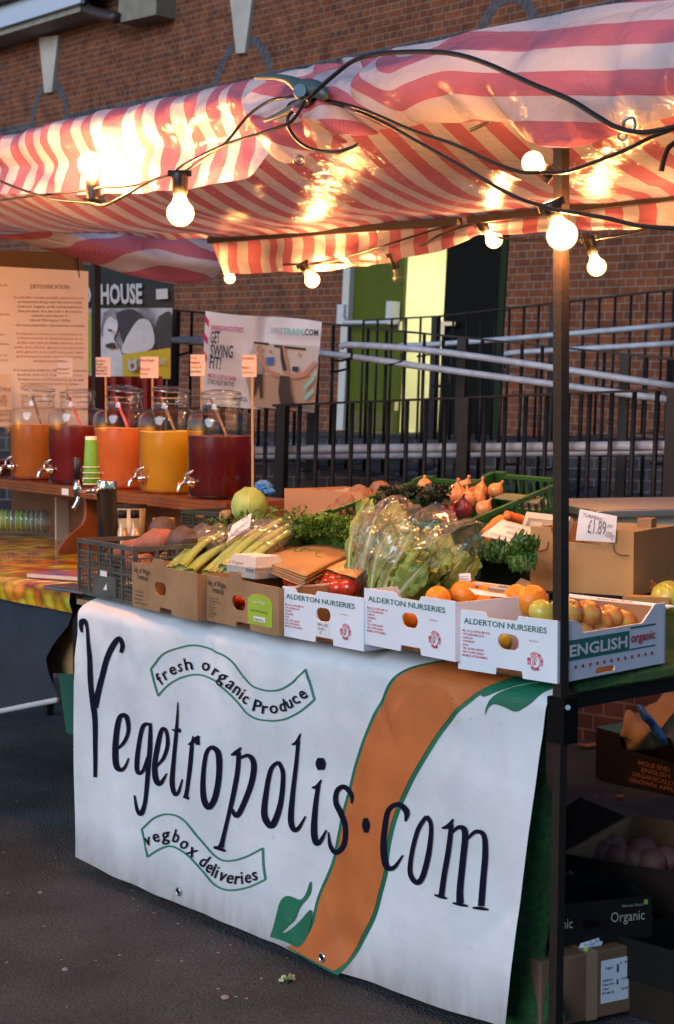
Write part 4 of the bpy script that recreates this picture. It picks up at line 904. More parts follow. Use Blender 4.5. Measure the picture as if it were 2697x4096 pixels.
def tomato_box(label, M, w_, h, sticker, x_h):
    fp = [(0, 0), (w_, 0), (w_, h), (w_*.50, h+.002), (w_*.49, h+.019), (w_*.46, h+.023), (w_*.36, h+.023), (w_*.33, h+.019), (w_*.32, h+.001), (0, h)]
    r = cbox('tomato_box', label, M, w_, .29, h, card, fp, [slot(w_*x_h, h*.52, .075, .040)])
    for s, x0, z0, x1, hh in (('Isle of Wight', .018, h*.80, w_*.30, .017), ('Tomatoes', .035, h*.66, w_*.265, .018)):
        btext(r, M, s, x0, z0, x1, hh, ink, .004, -.0035)
    if sticker:
        for i, s in enumerate(['The Tomato Stall', 'Wight Salad Nursery', 'Main Road', 'Hale Common', 'Arreton', 'Isle of Wight', 'PO30 3AR']): btext(r, M, s, .022, h*.50-i*.0088, .022+.0036*len(s), .0052, ink)
        q = [(w_*.60, h*.14), (w_*.915, h*.14), (w_*.92, h*.62), (w_*.90, h*.72), (w_*.80, h*.80), (w_*.66, h*.77), (w_*.60, h*.66)]
        m = MB(); m.add(*plate(q, [], .0008, M @ T(0, -.0012, 0))); obj('green_label', m, mat('lime label', (.36, .48, .04), .45, var=.1), r)
        btext(r, M, 'Isle of Wight', w_*.68, h*.60, w_*.84, .008, mat('white ink', (.8, .8, .75), .5), 0, 0, y=-.002); btext(r, M, 'Classic Vine Tomatoes 3kg', w_*.64, h*.42, w_*.86, .0055, ink, .01, 0, y=-.002)
        obj('label_strip', MB().box((w_*.68, -.0022, h*.22), (w_*.83, -.0014, h*.32), M), white_pl, r); btext(r, M, 'TOMATO STALL', w_*.69, h*.24, w_*.82, .006, ink, .01, y=-.003)
    else:
        for i, s in enumerate(['FOLLOW US FOR', 'LATEST NEWS AT', '@iowtomatoes', 'thetomatostall.co.uk']): btext(r, M, s, .022, h*.34-i*.0115, .022+.0042*len(s), .0062, ink)
    return r
Mb1 = bx(530, 2424, -5.6); tomato_box('first brown tomato box, full of bagged celery, next to the grey crate', Mb1, .43, .138, False, .45)
Mb2 = bx(823, 2480, -5.3); tomato_box('second brown tomato box with a lime green label and an egg box on it', Mb2, .408, .132, True, .47)
Ma1 = bx(1131, 2543, -1.6); alderton('white nursery box of tomatoes, leftmost of the three, stamped MINI CUES CLASS 1', Ma1, .352, .30, .135, .30, ['MINI CUES', 'CLASS 1', '4KG'])
Ma2 = bx(1457, 2576, -3.0, TZ+.022); alderton('white nursery box of oranges and lettuce, middle one of the three', Ma2, .352, .30, .142, .5)
Ma3 = bx(1833, 2674, 5.0); r3 = alderton('white nursery box of apples at the corner pole, its side printed ENGLISH organic', Ma3, .290, .42, .140, .45, None, True)
# side print of the corner box
Ms = fr(Ma3 @ V((.2905, 0, 0)), Ma3.to_3x3() @ V((0, 1, 0)), (0, 0, 1))
obj('printed_panel', MB().box((.03, -.0008, .046), (.270, -.0001, .092), Ms), mat('green print', (.015, .17, .13), .6), r3)
btext(r3, Ms, 'ENGLISH', .04, .056, .26, .026, white_pl, .03, 0, y=-.0012)
btext(r3, Ms, 'organic', .276, .064, .375, .022, inkR, .02, .0, y=-.0002)
m = MB(); m.box((.274, -.0008, .096), (.376, -.0001, .1), Ms); m.box((.272, -.0008, .046), (.376, -.0001, .049), Ms); obj('printed_line', m, inkG, r3)
m = MB()
for i in range(12):
    c = Ms @ V((.065+i*.027, -.0012, .030)); ax = Ms.to_3x3(); m.add([c+ax @ V((.0045*math.cos(q), 0, .0045*math.sin(q))) for q in [2*math.pi*k/10 for k in range(10)]], [tuple(range(10))])
obj('printed_dots', m, inkR, r3)
# back rims with flap behind oranges and behind apples
fl = thing('box_lid_flap', 'long white cardboard lid edge printed ORGANICALLY GROWN behind the oranges and apples', 'flap', (-.3, .3, TZ+.14))
def quad3(m, pts, th=.004):
    p = [V(q) for q in pts]; n_ = (p[1]-p[0]).cross(p[3]-p[0]).normalized()*th
    m.add(p+[q-n_ for q in p], [(0, 1, 2, 3), (7, 6, 5, 4), (0, 4, 5, 1), (1, 5, 6, 2), (2, 6, 7, 3), (3, 7, 4, 0)])
m = MB(); q = [onY(.30, 1864, 2332), onY(.30, 2140, 2372), onY(.33, 2150, 2356), onY(.33, 1880, 2322)]; quad3(m, q); q = [onY(.33, 2262, 2388), onY(.35, 2640, 2430), onY(.37, 2697, 2422), onY(.36, 2270, 2374)]; quad3(m, q); obj('printed_edge', m, cardW, fl)
m = MB(); A = onY(.303, 1990, 2353); B = onY(.31, 2110, 2366); text_into(m, 'ORGANICALLY GROWN', A, B, V((0, .03, .014)), .010, .004, .02); obj('printed_lettering', m, inkG, fl); m = MB(); A = onY(.335, 2380, 2404); B = onY(.343, 2530, 2419); text_into(m, 'ORGANICALLY GROWN', A, B, V((0, .03, .014)), .010, .004, .02); obj('printed_lettering', m, inkG, fl)
m = MB(); q = [onY(.32, 2045, 2350), onY(.32, 2125, 2352), onY(.34, 2118, 2325), onY(.34, 2085, 2312)]; quad3(m, q); obj('torn_corner', m, card, fl)
# turmeric box
Mt_b = fr(onZ(.985, 2121, 2358), onZ(.985, 2533, 2386)-onZ(.985, 2121, 2358))
wt = (onZ(.985, 2533, 2386)-onZ(.985, 2121, 2358)).length; ht = .175
fp = [(0, 0), (wt, 0), (wt, ht), (wt-.065, ht), (wt-.075, ht-.045), (.072, ht-.036), (.058, ht), (0, ht)]
tb = cbox('turmeric_box', 'large plain brown cardboard box with lowered front edge and a handwritten turmeric price', Mt_b, wt, .34, ht, card2, fp, [], False, .006, side_holes=[slot(.13, .02, .05, .03)])
m = MB(); m.box((.02, .12, ht), (.06, .16, ht+.025), Mt_b @ T(wt-.06, 0, 0)); obj('tab', m, card, tb)
for s, x0 in ((1, .0), (-1, wt)):
    m = MB(); pts = [Mt_b @ V((x0+s*a, -.004, ht-b_)) for a, b_ in ((.012, .066), (.035, .066), (.052, .058), (.056, .04))]; m.tube(spline(pts, 3), .0016, 5); obj('score_line', m, mat('dark score brown', (.12, .06, .03), .8), tb)  # scored lines in a darker brown than the card
def sign(name, label, quad, texts, cat='price card', mtl=paper, group=None):
    """quad: four world points tl, tr, br, bl; texts: (string, u0,v0,u1,v1 along baseline, cap height fraction, material)"""
    tl, tr, br, bl = [V(q) for q in quad]; root = thing(name, label, cat, bl, group)
    m = MB(); n_ = (tr-tl).cross(bl-tl).normalized()
    if n_.dot(CAMP-tl) < 0: n_ = -n_
    def sf(u, v): 
        p = bl.lerp(br, u).lerp(tl.lerp(tr, u), v); return p+n_*.004*math.sin(math.pi*u)*math.sin(math.pi*v)
    m.grid(sf, 8, 6); m2 = MB(); m2.grid(lambda u, v: sf(u, v)-n_*.0006, 8, 6); m.add(m2.v, [f[::-1] for f in m2.f]); obj('card', m, mtl, root, True)
    H = (tl-bl).length
    for t in texts:
        s, u0, v0, u1, v1, ch, im = t; P = lambda u, v: bl.lerp(br, u).lerp(tl.lerp(tr, u), v)
        A = P(u0, v0); B = P(u1, v1); up = (tl-bl) if abs(u1-u0) > .01 else (bl-br)
        mm = MB(); text_into(mm, s, A, B, up, H*ch, .0055, .0); 
        mm.v = [p+(n_*0) for p in mm.v]; obj('handwriting', mm, im, root)
    return root
pencil = mat('pencil writing', (.16, .14, .16), .6)
yy = -.02
tf0 = Mt_b @ V((0, -.012, 0)); nf0 = Mt_b.to_3x3() @ V((0, 1, 0))
def onT(px, py, o=.012): return onP(Mt_b @ V((0, -o, 0)), nf0, px, py)
sign('price_card', 'white handwritten card reading TURMERIC £1.89 per 100g', [onT(2319, 2036), onT(2469, 2065), onT(2460, 2170), onT(2303, 2161)],
     [('TURMERIC', .12, .80, .68, .72, .12, pencil), ('£1.89', .30, .28, .76, .26, .44, pencil), ('per', .80, .56, .93, .55, .13, pencil), ('100g', .76, .20, .97, .14, .2, pencil), ('ORGANIC', .13, .06, .12, .68, .10, pencil)])
sign('quote_card', 'handwritten card LET FOOD BE THY MEDICINE, HIPPOCRATES 400BC, behind the basil', [onY(.50, 2010, 2078), onY(.55, 2132, 2112), onY(.42, 2090, 2178), onY(.38, 1925, 2142)],
     [('LET FOOD BE THY MEDICINE', .04, .82, 1.0, .82, .11, pencil), ('- HIPPOCRATES', .25, .56, .95, .56, .16, pencil), ('400BC', .45, .30, .8, .30, .16, pencil), ('LET MEDICINE BE THY FOOD', .02, .06, .98, .06, .10, pencil)], 'card')
# ================================================================ DARK GREEN BOX, CARROT BOX
dgreen = mat('dark green card', (.025, .045, .022), .7, bump=.1)
Md = fr(onZ(.90, 1888, 2345), V((.97, .16, 0))); cbox('produce_box', 'dark green cardboard box of leafy basil between the lettuce and the turmeric box', Md, .34, .30, .12, dgreen, None, [], False)
Mc = fr(onZ(.99, 1940, 2190), V((.93, .25, 0)))
cb_ = cbox('produce_box', 'brown cardboard box of carrots with an olive lid flap, behind the basil', Mc, .36, .30, .135, card, None, [], False)
m = MB(); quad3(m, [onY(.85, 1975, 1990), onY(.85, 2150, 2012), onY(.95, 2175, 1985), onY(.95, 2020, 1972)]); obj('lid_flap', m, mat('olive card', (.12, .14, .08), .7), cb_)
# ================================================================ PRODUCE
def veg(name, label, cat, c, r, mtl, nz=.08, fq=2.5, seed=0, group=None, M=None, extra=None):
    m = MB(); MM = T(*c) @ (M or I4); m.ball((0, 0, 0), r, nz, fq, seed, 18, 12, MM)
    o = obj(name, m, mtl, None, True); tag(o, label, cat, group); seat(o, c); return o
def rootveg(name, label, cat, pts, rad, mtl, group=None, seed=0):
    P = spline([tuple(p)+(r,) for p, r in zip(pts, rad)], 5); m = MB(); m.tube([V(p[:3]) for p in P], [p[3] for p in P], 12)
    m.v = [v+V((fnz(v*30, seed), fnz(v*30, seed+1), fnz(v*30, seed+2)))*.004 for v in m.v]
    o = obj(name, m, mtl, None, True); tag(o, label, cat, group); seat(o, pts[0]); return o
beetM = mat('beetroot skin', (.10, .065, .06), .7, col2=(.05, .03, .03), vs=14, bump=.5, bs=60); spotM = mat('sweet potato skin', (.36, .13, .08), .6, col2=(.26, .085, .055), vs=20, bump=.4, bs=40)
potM = mat('potato skin', (.27, .13, .065), .7, col2=(.18, .085, .045), vs=30, bump=.3, bs=70)
Mgi = Mg.inverted()
rootveg('sweet_potato', 'pink sweet potato lying in front, across the grey crate', 'sweet potato', [onY(.10, 545, 2190), onY(.10, 590, 2175), onY(.12, 640, 2160), onY(.15, 690, 2132)], [.012, .035, .042, .012], spotM)
rootveg('sweet_potato', 'sweet potato half hidden in the grey crate behind its lattice', 'sweet potato', [onY(.14, 430, 2230), onY(.12, 500, 2215), onY(.14, 570, 2180)], [.02, .04, .03], spotM)
rootveg('sweet_potato', 'sweet potato low in the crate at its right end', 'sweet potato', [onY(.12, 500, 2260), onY(.08, 540, 2262), onY(.08, 600, 2250)], [.02, .035, .03], spotM)
veg('beetroot', 'round dark beetroot at the back of the grey crate', 'beetroot', onY(.22, 652, 2122), .049, beetM, .1, 2, 1)
veg('beetroot', 'large dark beetroot with a brown patch beside the celery', 'beetroot', onY(.16, 732, 2165), (.055, .05, .048), beetM, .15, 2, 5)
veg('beetroot', 'small dark beetroot wedged against the celery bag', 'beetroot', onY(.2, 770, 2200), .035, beetM, .12, 2, 9); veg('beetroot', 'dark beetroot behind the celery bag, furthest right', 'beetroot', onY(.33, 812, 2142), .042, beetM, .12, 2, 12)
Mg2 = fr(onZ(.95, 730, 2150), V((1, .1, 0))) @ T(0, .25, -.0)
crate('small dark green lattice crate behind the beetroots', fr(onY(.50, 728, 2168), V((1, -.06, 0))), .26, .2, .12, mat('dark green crate', (.02, .03, .025), .5), panel=False)
# celery
celM = mat('celery stalk', (.42, .56, .20), .4, col2=(.33, .48, .13), vs=6, bump=.1, bs=30, trans=.2)
leafM = mat('leaf green', (.10, .20, .03), .5, col2=(.05, .12, .015), vs=20, trans=.2, bump=.2)
bagM = clear('thin plastic bag', (.98, .98, .98), .10, .09, .055, bump=.35, bs=20)
def celery(label, A, B, wid, n_, y0, seed):
    rnd = random.Random(seed); a = V(A); b_ = V(B); root = thing('celery_bunch', label, 'celery', a, 'bags of celery'); d = b_-a; side = V((1, .25, 0)).normalized()
    for k in range(n_):
        o = (k/(n_-1)-.5)*wid; dz = rnd.uniform(-.014, .014); p0 = a+side*o*.75+V((0, 0, dz-.01)); p1 = b_+side*o*1.1+V((0, rnd.uniform(-.01, .02), dz*1.5))
        m = MB(); pts = []
        for j in range(9):
            t = j/8; pts.append(p0.lerp(p1, t)+V((0, 0, .012*math.sin(math.pi*t)))+side*.004*math.sin(t*5+k))
        # ribbed crescent stalk
        dd = (p1-p0).normalized(); u = dd.cross(V((0, 0, 1))).normalized(); w_ = u.cross(dd); R = .0165; vs = []
        for j, p in enumerate(pts):
            s = 1.05-.35*j/8
            for q in range(12):
                an = 2*math.pi*q/12; rr = R*s*(1+.05*math.cos(an*5)); vs.append(p+u*rr*math.cos(an)+w_*rr*.7*math.sin(an))
        m.add(vs, [(i*12+q, i*12+(q+1) % 12, (i+1)*12+(q+1) % 12, (i+1)*12+q) for i in range(8) for q in range(12)]+[tuple(range(12))]); obj('stalk', m, celM, root, True)
    m = MB()
    for k in range(60):
        c = b_+side*rnd.uniform(-.5, .5)*wid*1.2+V((0, rnd.uniform(-.02, .03), rnd.uniform(-.01, .05)))+d*rnd.uniform(-.05, .15); s = rnd.uniform(.008, .016); M = T(*c) @ Matrix.Rotation(rnd.uniform(0, 6), 4, V((rnd.random(), rnd.random(), rnd.random())))
        m.add([(-s, 0, 0), (0, -s*.6, .2*s), (s, 0, 0), (0, s*.6, .2*s)], [(0, 1, 2, 3)], M)
    obj('leaves', m, leafM, root)
    m = MB(); nn_ = 26
    def bg_(u, v):
        t = .42+v*.70; c = a.lerp(b_, t); an = 2*math.pi*u; ww = wid*.66*(1.0+.25*max(0, t-.7)*2+.0); hh = .046*(1-.4*max(0, t-.75)*4)
        p = c+side*ww*math.cos(an)+V((0, -.25, .97))*hh*math.sin(an)*(1 if t < 1.0 else .5)
        k = 1+2.2*max(0, t-.8)*4
        return p+V((fnz(p*28, seed), fnz(p*28, seed+4), fnz(p*28, seed+8)))*.006*k
    m.grid(bg_, 40, 36); obj('plastic_bag', m, bagM, root, True); return root
celery('clear bag of celery in the first brown box, nearer the grey crate', onY(.02, 720, 2262), onY(.30, 895, 2138), .13, 5, 0, 3)
celery('clear bag of celery leaning right behind the egg box', onY(.04, 880, 2275), onY(.36, 1105, 2105), .15, 6, 0, 8)
celery('fuller bag of celery stalks at the back between the two others', onY(.16, 800, 2270), onY(.42, 985, 2120), .10, 4, 0, 13)
sign('price_card', 'handwritten card 80 EACH stuck among the celery bags below the cabbage', [onY(.24, 930, 2100), onY(.24, 1006, 2052), onY(.22, 1000, 2105), onY(.20, 905, 2172)], [('OR', .62, .66, .92, .66, .2, pencil), ('£1.80 EACH', .2, .2, .95, .2, .22, pencil)])
# cabbage
cabM = mat('cabbage leaf', (.38, .50, .14), .5, col2=(.24, .36, .08), vs=9, bump=.3, bs=25, trans=.1)
cc = onY(.55, 1000, 2022); cab = thing('cabbage', 'pale green cabbage behind the celery, below the last jar', 'cabbage', cc)
m = MB(); m.ball(cc, (.062, .06, .06), .05, 3, 3, 24, 16); obj('head', m, cabM, cab, True)
for k in range(5):
    m = MB(); a0 = k*1.3+.4
    def lf(u, v): 
        th = a0+(u-.5)*2.1; ph = -.9+v*2.2; r = .063+.003*k/5+.004*fnz((u*4, v*4, k))+(.004 if v > .92 else 0); return cc+V((r*math.cos(th)*math.cos(ph), r*math.sin(th)*math.cos(ph), r*math.sin(ph)*.97))
    m.grid(lf, 14, 12); obj('outer_leaf', m, cabM, cab, True)
    m = MB(); m.tube([lf(.5, v/8)+(lf(.5, v/8)-cc).normalized()*.001 for v in range(9)], [.0022-.0002*v for v in range(9)], 5); obj('leaf_vein', m, mat('leaf vein', (.55, .62, .30), .5), cab, True)
rootveg('ginger_root', 'knobbly tan ginger root left of the cabbage', 'ginger', [onY(.52, 880, 2085), onY(.5, 900, 2065), onY(.52, 925, 2050)], [.014, .02, .012], mat('ginger skin', (.32, .18, .09), .7, bump=.3)); rootveg('ginger_root', 'small tan ginger piece on the crate rim', 'ginger', [onY(.55, 780, 2070), onY(.54, 800, 2066), onY(.55, 812, 2058)], [.01, .014, .01], MT['ginger skin'])
# kale
kaleM = mat('curly kale', (.13, .26, .03), .55, col2=(.06, .15, .015), vs=30, trans=.25); cavM = mat('dark kale', (.035, .045, .022), .6, col2=(.018, .022, .015), vs=25, trans=.08)
def frill(m, c, s, rnd, amp=.35, M0=None):
    M = T(*c) @ Matrix.Rotation(rnd.uniform(-.9, .9), 4, 'X') @ Matrix.Rotation(rnd.uniform(-.9, .9), 4, 'Y') @ RZ(rnd.uniform(0, 360)); ph = rnd.uniform(0, 6); nn_ = 14; vs = [(0, 0, 0)]
    for rr in (.55, 1.0):
        for k in range(nn_): a = 2*math.pi*k/nn_; vs.append((s*rr*math.cos(a)*1.2, s*rr*math.sin(a), s*rr*rr*amp*math.sin(a*5+ph)+s*.2*rr))
    fs = [(0, 1+k, 1+(k+1) % nn_) for k in range(nn_)]+[(1+k, 1+nn_+k, 1+nn_+(k+1) % nn_, 1+(k+1) % nn_) for k in range(nn_)]
    m.add(vs, fs, M)
rnd = random.Random(5)
ck = thing('curly_kale', 'heap of bright curly kale leaves behind the paper bags', 'kale', onY(.5, 1290, 2160))
for L_ in range(9):
    m = MB(); cx = 1170+L_*33; cy = 2140-30*math.sin((L_+1)/9*3); m.ball(onY(.46, cx, cy+25), (.045, .04, .045), .5, 5, L_)
    for k in range(190): frill(m, onY(.34+rnd.uniform(0, .2), cx+rnd.gauss(0, 24), cy-rnd.uniform(-35, 55)*(.8 if L_ else .3)), rnd.uniform(.006, .012), rnd, .7)
    obj('leaf', m, kaleM, ck, True)
dk = thing('dark_kale', 'bunch of dark cavolo kale lying across the two green crates', 'kale', onY(.72, 1640, 2010))
for L_ in range(8):
    m = MB(); y0 = 1960+L_*10; p0 = (1480+L_*6, 2050-L_*12); p1 = (1800-L_*4, 1955+L_*10)
    for k in range(46): t = rnd.random(); frill(m, onY(.66+rnd.uniform(-.03, .07), p0[0]+(p1[0]-p0[0])*t+rnd.gauss(0, 6), p0[1]+(p1[1]-p0[1])*t-26*math.sin(t*3)+rnd.gauss(0, 9)), rnd.uniform(.009, .015), rnd, .5)
    obj('leaf', m, cavM, dk, True)
# egg box
eggM = mat('egg box pulp', (.50, .47, .43), .8, bump=.4, bs=80)
Me = fr(onY(.02, 905, 2300)+V((0, 0, .0)), V((.98, -.06, 0))); eb = thing('egg_box', 'grey pulp egg box with printed lid on the second tomato box', 'egg box', Me)
m = MB(); def_w, def_d = .16, .11
for z0, z1, i0, i1 in ((0, .030, .004, 0), (.030, .034, -.003, -.003), (.034, .062, .002, .014)):
    vs = [(i0, i0, z0), (def_w-i0, i0, z0), (def_w-i0, def_d-i0, z0), (i0, def_d-i0, z0), (i1, i1, z1), (def_w-i1, i1, z1), (def_w-i1, def_d-i1, z1), (i1, def_d-i1, z1)]
    m.add(vs, [(0, 3, 2, 1), (4, 5, 6, 7), (0, 1, 5, 4), (1, 2, 6, 5), (2, 3, 7, 6), (3, 0, 4, 7)], Me)
obj('pulp_shell', m, eggM, eb); obj('lid_label', MB().box((.016, .016, .0625), (.144, .094, .0635), Me), paper, eb)
m = MB(); m.box((.112, -.002, .02), (.152, .002, .034), Me); obj('latch', m, mat('dark pulp grey', (.2, .18, .16), .9), eb)  # latch in a darker grey than the pulp shell
m = MB(); text_into(m, '6 Organic', Me @ V((.02, -.0, .038)), Me @ V((.10, -.0, .038)), Me.to_3x3() @ V((0, .35, 1)), .009, .003); obj('printed_lettering', m, ink, eb)
# paper bags
bagP = mat('kraft paper', (.40, .22, .09), .55, col2=(.34, .18, .07), vs=5, bump=.2, bs=25)
def bagstack(name, label, quad, n_, mtl, th=.004, cat='paper bag'):
    q = [V(p) for p in quad]; root = thing(name, label, cat, q[3])
    for k in range(n_):
        m = MB(); o = V((.003*(k % 2), -.004*k*.6, -th*k*1.6))
        def sf(u, v): p = q[3].lerp(q[2], u).lerp(q[0].lerp(q[1], u), v); return p+o+V((0, 0, .012*math.sin(math.pi*u)*math.sin(math.pi*v)+.003*fnz((u*3, v*3, k))))
        m.grid(sf, 16, 12); obj('bag', m, mtl, root, True, solid=.0014)
    return root, q
pbs, q = bagstack('paper_bag_stack', 'stack of brown paper bags printed with a faint green drawing, lying over the tomatoes', [onZ(1.055, 1285, 2146), onZ(1.055, 1452, 2192), onZ(1.03, 1222, 2306), onZ(1.03, 1015, 2232)], 5, bagP)
m = MB()
def bagdraw(pts): m.tube(spline([q[3].lerp(q[2], u).lerp(q[0].lerp(q[1], u), v)+V((0, 0, .0135*math.sin(math.pi*u)*math.sin(math.pi*v)+.002)) for u, v in pts], 4), .0013, 4)
bagdraw([(.30, .78), (.22, .60), (.26, .42), (.40, .36), (.42, .48), (.52, .44), (.60, .50), (.72, .40), (.80, .42)]); bagdraw([(.30, .40), (.36, .34), (.44, .38)]); bagdraw([(.78, .78), (.84, .84), (.90, .76), (.84, .72), (.80, .76)]); bagdraw([(.62, .80), (.7, .86), (.78, .8)])
obj('printed_drawing', m, mat('green drawing', (.05, .22, .06), .6), pbs)
bagstack('paper_sheet', 'single paper bag with an orange print beside the stack, touching the lettuce bag', [onZ(1.05, 1440, 2222), onZ(1.05, 1500, 2250), onZ(1.03, 1425, 2312), onZ(1.03, 1296, 2274)], 1, mat('orange print paper', (.62, .38, .14), .5, col2=(.55, .20, .05), vs=14))
sign('price_card', 'small white card under the paper bags on the tomatoes', [onY(.12, 1170, 2290), onY(.10, 1312, 2312), onY(.04, 1262, 2330), onY(.05, 1215, 2322)], [('TOMATOES £2.50', .2, .3, .85, .3, .3, ink)])
# tomatoes, oranges, apples
tomM = mat('tomato skin', (.55, .045, .015), .18, col2=(.42, .02, .01), vs=10, coat=.5); stalkM = mat('green calyx', (.06, .14, .02), .6)
def tomato(c, r, label, gp='loose tomatoes in the leftmost white box', name='tomato', mt_=None, cat='tomato', star=True):
    root = thing(name, label, cat, c, gp); m = MB(); m.ball(c, (r, r, r*.86), .02, 2, 1, 18, 12); obj('skin', m, mt_ or tomM, root, True)
    m = MB()
    for k in range(5):
        a = 2*math.pi*k/5+c.x*40; m.tube([c+V((0, 0, r*.86)), c+V((r*.3*math.cos(a), r*.3*math.sin(a), r*.88)), c+V((r*.5*math.cos(a), r*.5*math.sin(a), r*.95 if k % 2 else r*.78))], [.002, .0016, .0004], 4)
    obj('calyx', m, stalkM, root); return root
for px, py in ((1172, 2320), (1215, 2345), (1262, 2338), (1312, 2340), (1358, 2352), (1385, 2322), (1318, 2318), (1400, 2350), (1288, 2365), (1345, 2330), (1240, 2318), (1190, 2352)): tomato(onY(.03+.1*((2365-py)/60), px, py), .031, 'red tomato lying in the white box under the paper bags')
for px, py in ((935, 2400), (960, 2402), (985, 2405), (945, 2385)): tomato(onY(.0, px, py), .02, 'dark red tomato seen through the hand hole of the second brown box', 'tomatoes inside the second brown box')
orM = mat('orange peel', (.80, .25, .012), .35, bump=.25, bs=140); orM2 = MT['orange peel']
def orange(px, py, y, r, label, gp='oranges in the middle white box'):
    c = onY(y, px, py); root = thing('orange', label, 'orange', c, gp); m = MB(); m.ball(c, r, .01, 2, 1, 20, 14); obj('peel', m, orM, root, True)
    m = MB(); m.ball(c+V((-.2*r, -.35*r, .89*r)), .0022); obj('stem_scar', m, stalkM, root)
for px, py, y, r, lb in ((1752, 2396, .0, .033, 'orange peeping over the rim of the middle box, leftmost'), (1855, 2380, .09, .037, 'orange tucked against the lettuce bag'), (1950, 2425, .12, .034, 'dim orange under the small white card'), (2006, 2430, .06, .036, 'orange standing furthest forward in the pile'), (2068, 2395, .12, .036, 'orange at the back of the pile, partly hidden'), (2130, 2405, .10, .040, 'biggest orange, at the right of the pile next to the apples'), (1935, 2395, .16, .034, 'orange behind the small white card'), (1620, 2480, .0, .034, 'orange seen through the left of the hand hole'), (1655, 2474, .01, .034, 'orange seen through the right of the hand hole')): orange(px, py, y, r, lb)
sign('price_card', 'small white card lying tilted on the oranges', [onY(.06, 1872, 2351), onY(.05, 2018, 2376), onY(.02, 2032, 2390), onY(.02, 1902, 2378)], [('ORANGES 45p EACH', .3, .3, .8, .3, .4, pencil)])
apM = mat('apple skin', (.62, .46, .09), .3, col2=(.52, .10, .04), vs=22, coat=.3); apG = mat('green apple skin', (.50, .46, .07), .3, col2=(.36, .40, .05), vs=12, coat=.3)
def apple(px, py, y, r, label, mtl=apM, gp='apples in the corner box'):
    c = onX(-.01, px, py) if gp and px > 2230 else onY(y, px, py); root = thing('apple', label, 'apple', c, gp); m = MB(); prof = []
    for k in range(13):
        a = math.pi*k/12; rr = r*math.sin(a)*(1+.06*math.cos(a)); z = -r*.88*math.cos(a); 
        if k > 10: z -= r*.10*(k-10)
        if k < 2: z += r*.06*(2-k)
        prof.append((max(rr, .0004), z))
    M = T(*c) @ RX(random.uniform(-35, 35)) @ RY(random.uniform(-35, 35)); m.lathe(prof, 20, M); obj('skin', m, mtl, root, True)
    m = MB(); m.tube([M @ V((0, 0, r*.6)), M @ V((.003, 0, r*1.02))], .0015, 5); obj('stalk', m, card, root); return root
for px, py, y, r, lb, mt_ in ((2172, 2450, .02, .034, 'yellow green apple left of the corner pole', apG), (2278, 2446, .12, .034, 'reddish apple just right of the corner pole', apM), (2341, 2458, .10, .040, 'largest apple, yellow with red blush, at the top of the heap', apM), (2400, 2482, .12, .034, 'red streaked apple at the middle of the heap', apM), (2440, 2468, .18, .034, 'orange red apple at the back of the heap', apM), (2482, 2492, .17, .038, 'yellow apple with red shoulder, furthest right', apM), (2383, 2515, .06, .034, 'apple low by the notched side of the box', apM), (2470, 2530, .16, .030, 'green apple low behind the box side', apG), (2000, 2565, -.02, .03, 'greenish apple seen through the hand hole', apG), (2320, 2520, .03, .034, 'apple hidden low beside the corner pole', apM)): apple(px, py, y, r, lb, mt_)
apple(2680, 2390, .62, .05, 'green yellow apple at the right edge of the picture behind the boxes', apG, None)
obj_ = thing('wood_block', 'short piece of pale wood under the turmeric box at the right', 'wood piece', onY(.5, 2480, 2425)); m = MB(); Mx = fr(onY(.5, 2490, 2432), V((.8, .6, 0))); m.box((0, 0, 0), (.12, .05, .03), Mx); obj('block', m, card2, obj_)
sign('note_card', 'small printed slip beside the lettuce bag at the dark green box', [onY(.1, 1835, 2295), onY(.1, 1882, 2292), onY(.1, 1885, 2325), onY(.1, 1838, 2332)], [('organic', .1, .6, .9, .6, .15, pencil), ('lettuce', .1, .3, .9, .3, .15, pencil)])
# lettuce bag
letM = mat('romaine leaf', (.42, .55, .14), .45, col2=(.26, .40, .07), vs=14, trans=.25, bump=.3, bs=35); ribM = mat('romaine rib', (.50, .58, .30), .45, trans=.2)
letMs = [letM, mat('romaine leaf olive', (.34, .40, .05), .45, col2=(.20, .27, .03), vs=18, trans=.25, bump=.4, bs=45), mat('romaine leaf pale', (.58, .68, .34), .45, col2=(.40, .52, .18), vs=12, trans=.25, bump=.4, bs=40), mat('romaine leaf deep', (.16, .25, .03), .45, col2=(.10, .17, .02), vs=16, trans=.2, bump=.4, bs=40)]
lt = thing('lettuce_bag', 'large clear bag stuffed with tall romaine lettuces, standing on the middle white box', 'bag of lettuce', onY(.12, 1600, 2380))
def leaf(root, a, b_, wid, seed, bend, mtl=letM, rib=ribM, nrm=None):
    a = V(a); b_ = V(b_); d = b_-a; nrm = nrm or (CAMP-a).normalized(); side = d.cross(nrm).normalized(); nrm = side.cross(d).normalized(); m = MB()
    def lf(u, v):
        s = (u-.5)*2; w_ = wid*(.22+.78*math.sin(math.pi*min(1, v*.92+.03))**.8)*(1 if v < .93 else .8)
        return a.lerp(b_, v)+side*(s*w_)+nrm*(bend*math.sin(math.pi*v)-.55*w_*s*s+.014*fnz((s*4, v*8, seed))+abs(s)**2*.013*math.sin(v*34+seed+s*3))
    m.grid(lf, 14, 40); obj('leaf', m, mtl, root, True)
    m = MB(); m.tube([lf(.5, v/10)+nrm*.002 for v in range(11)], [.009*(1-v/11.5) for v in range(11)], 6); obj('leaf_rib', m, rib, root, True)
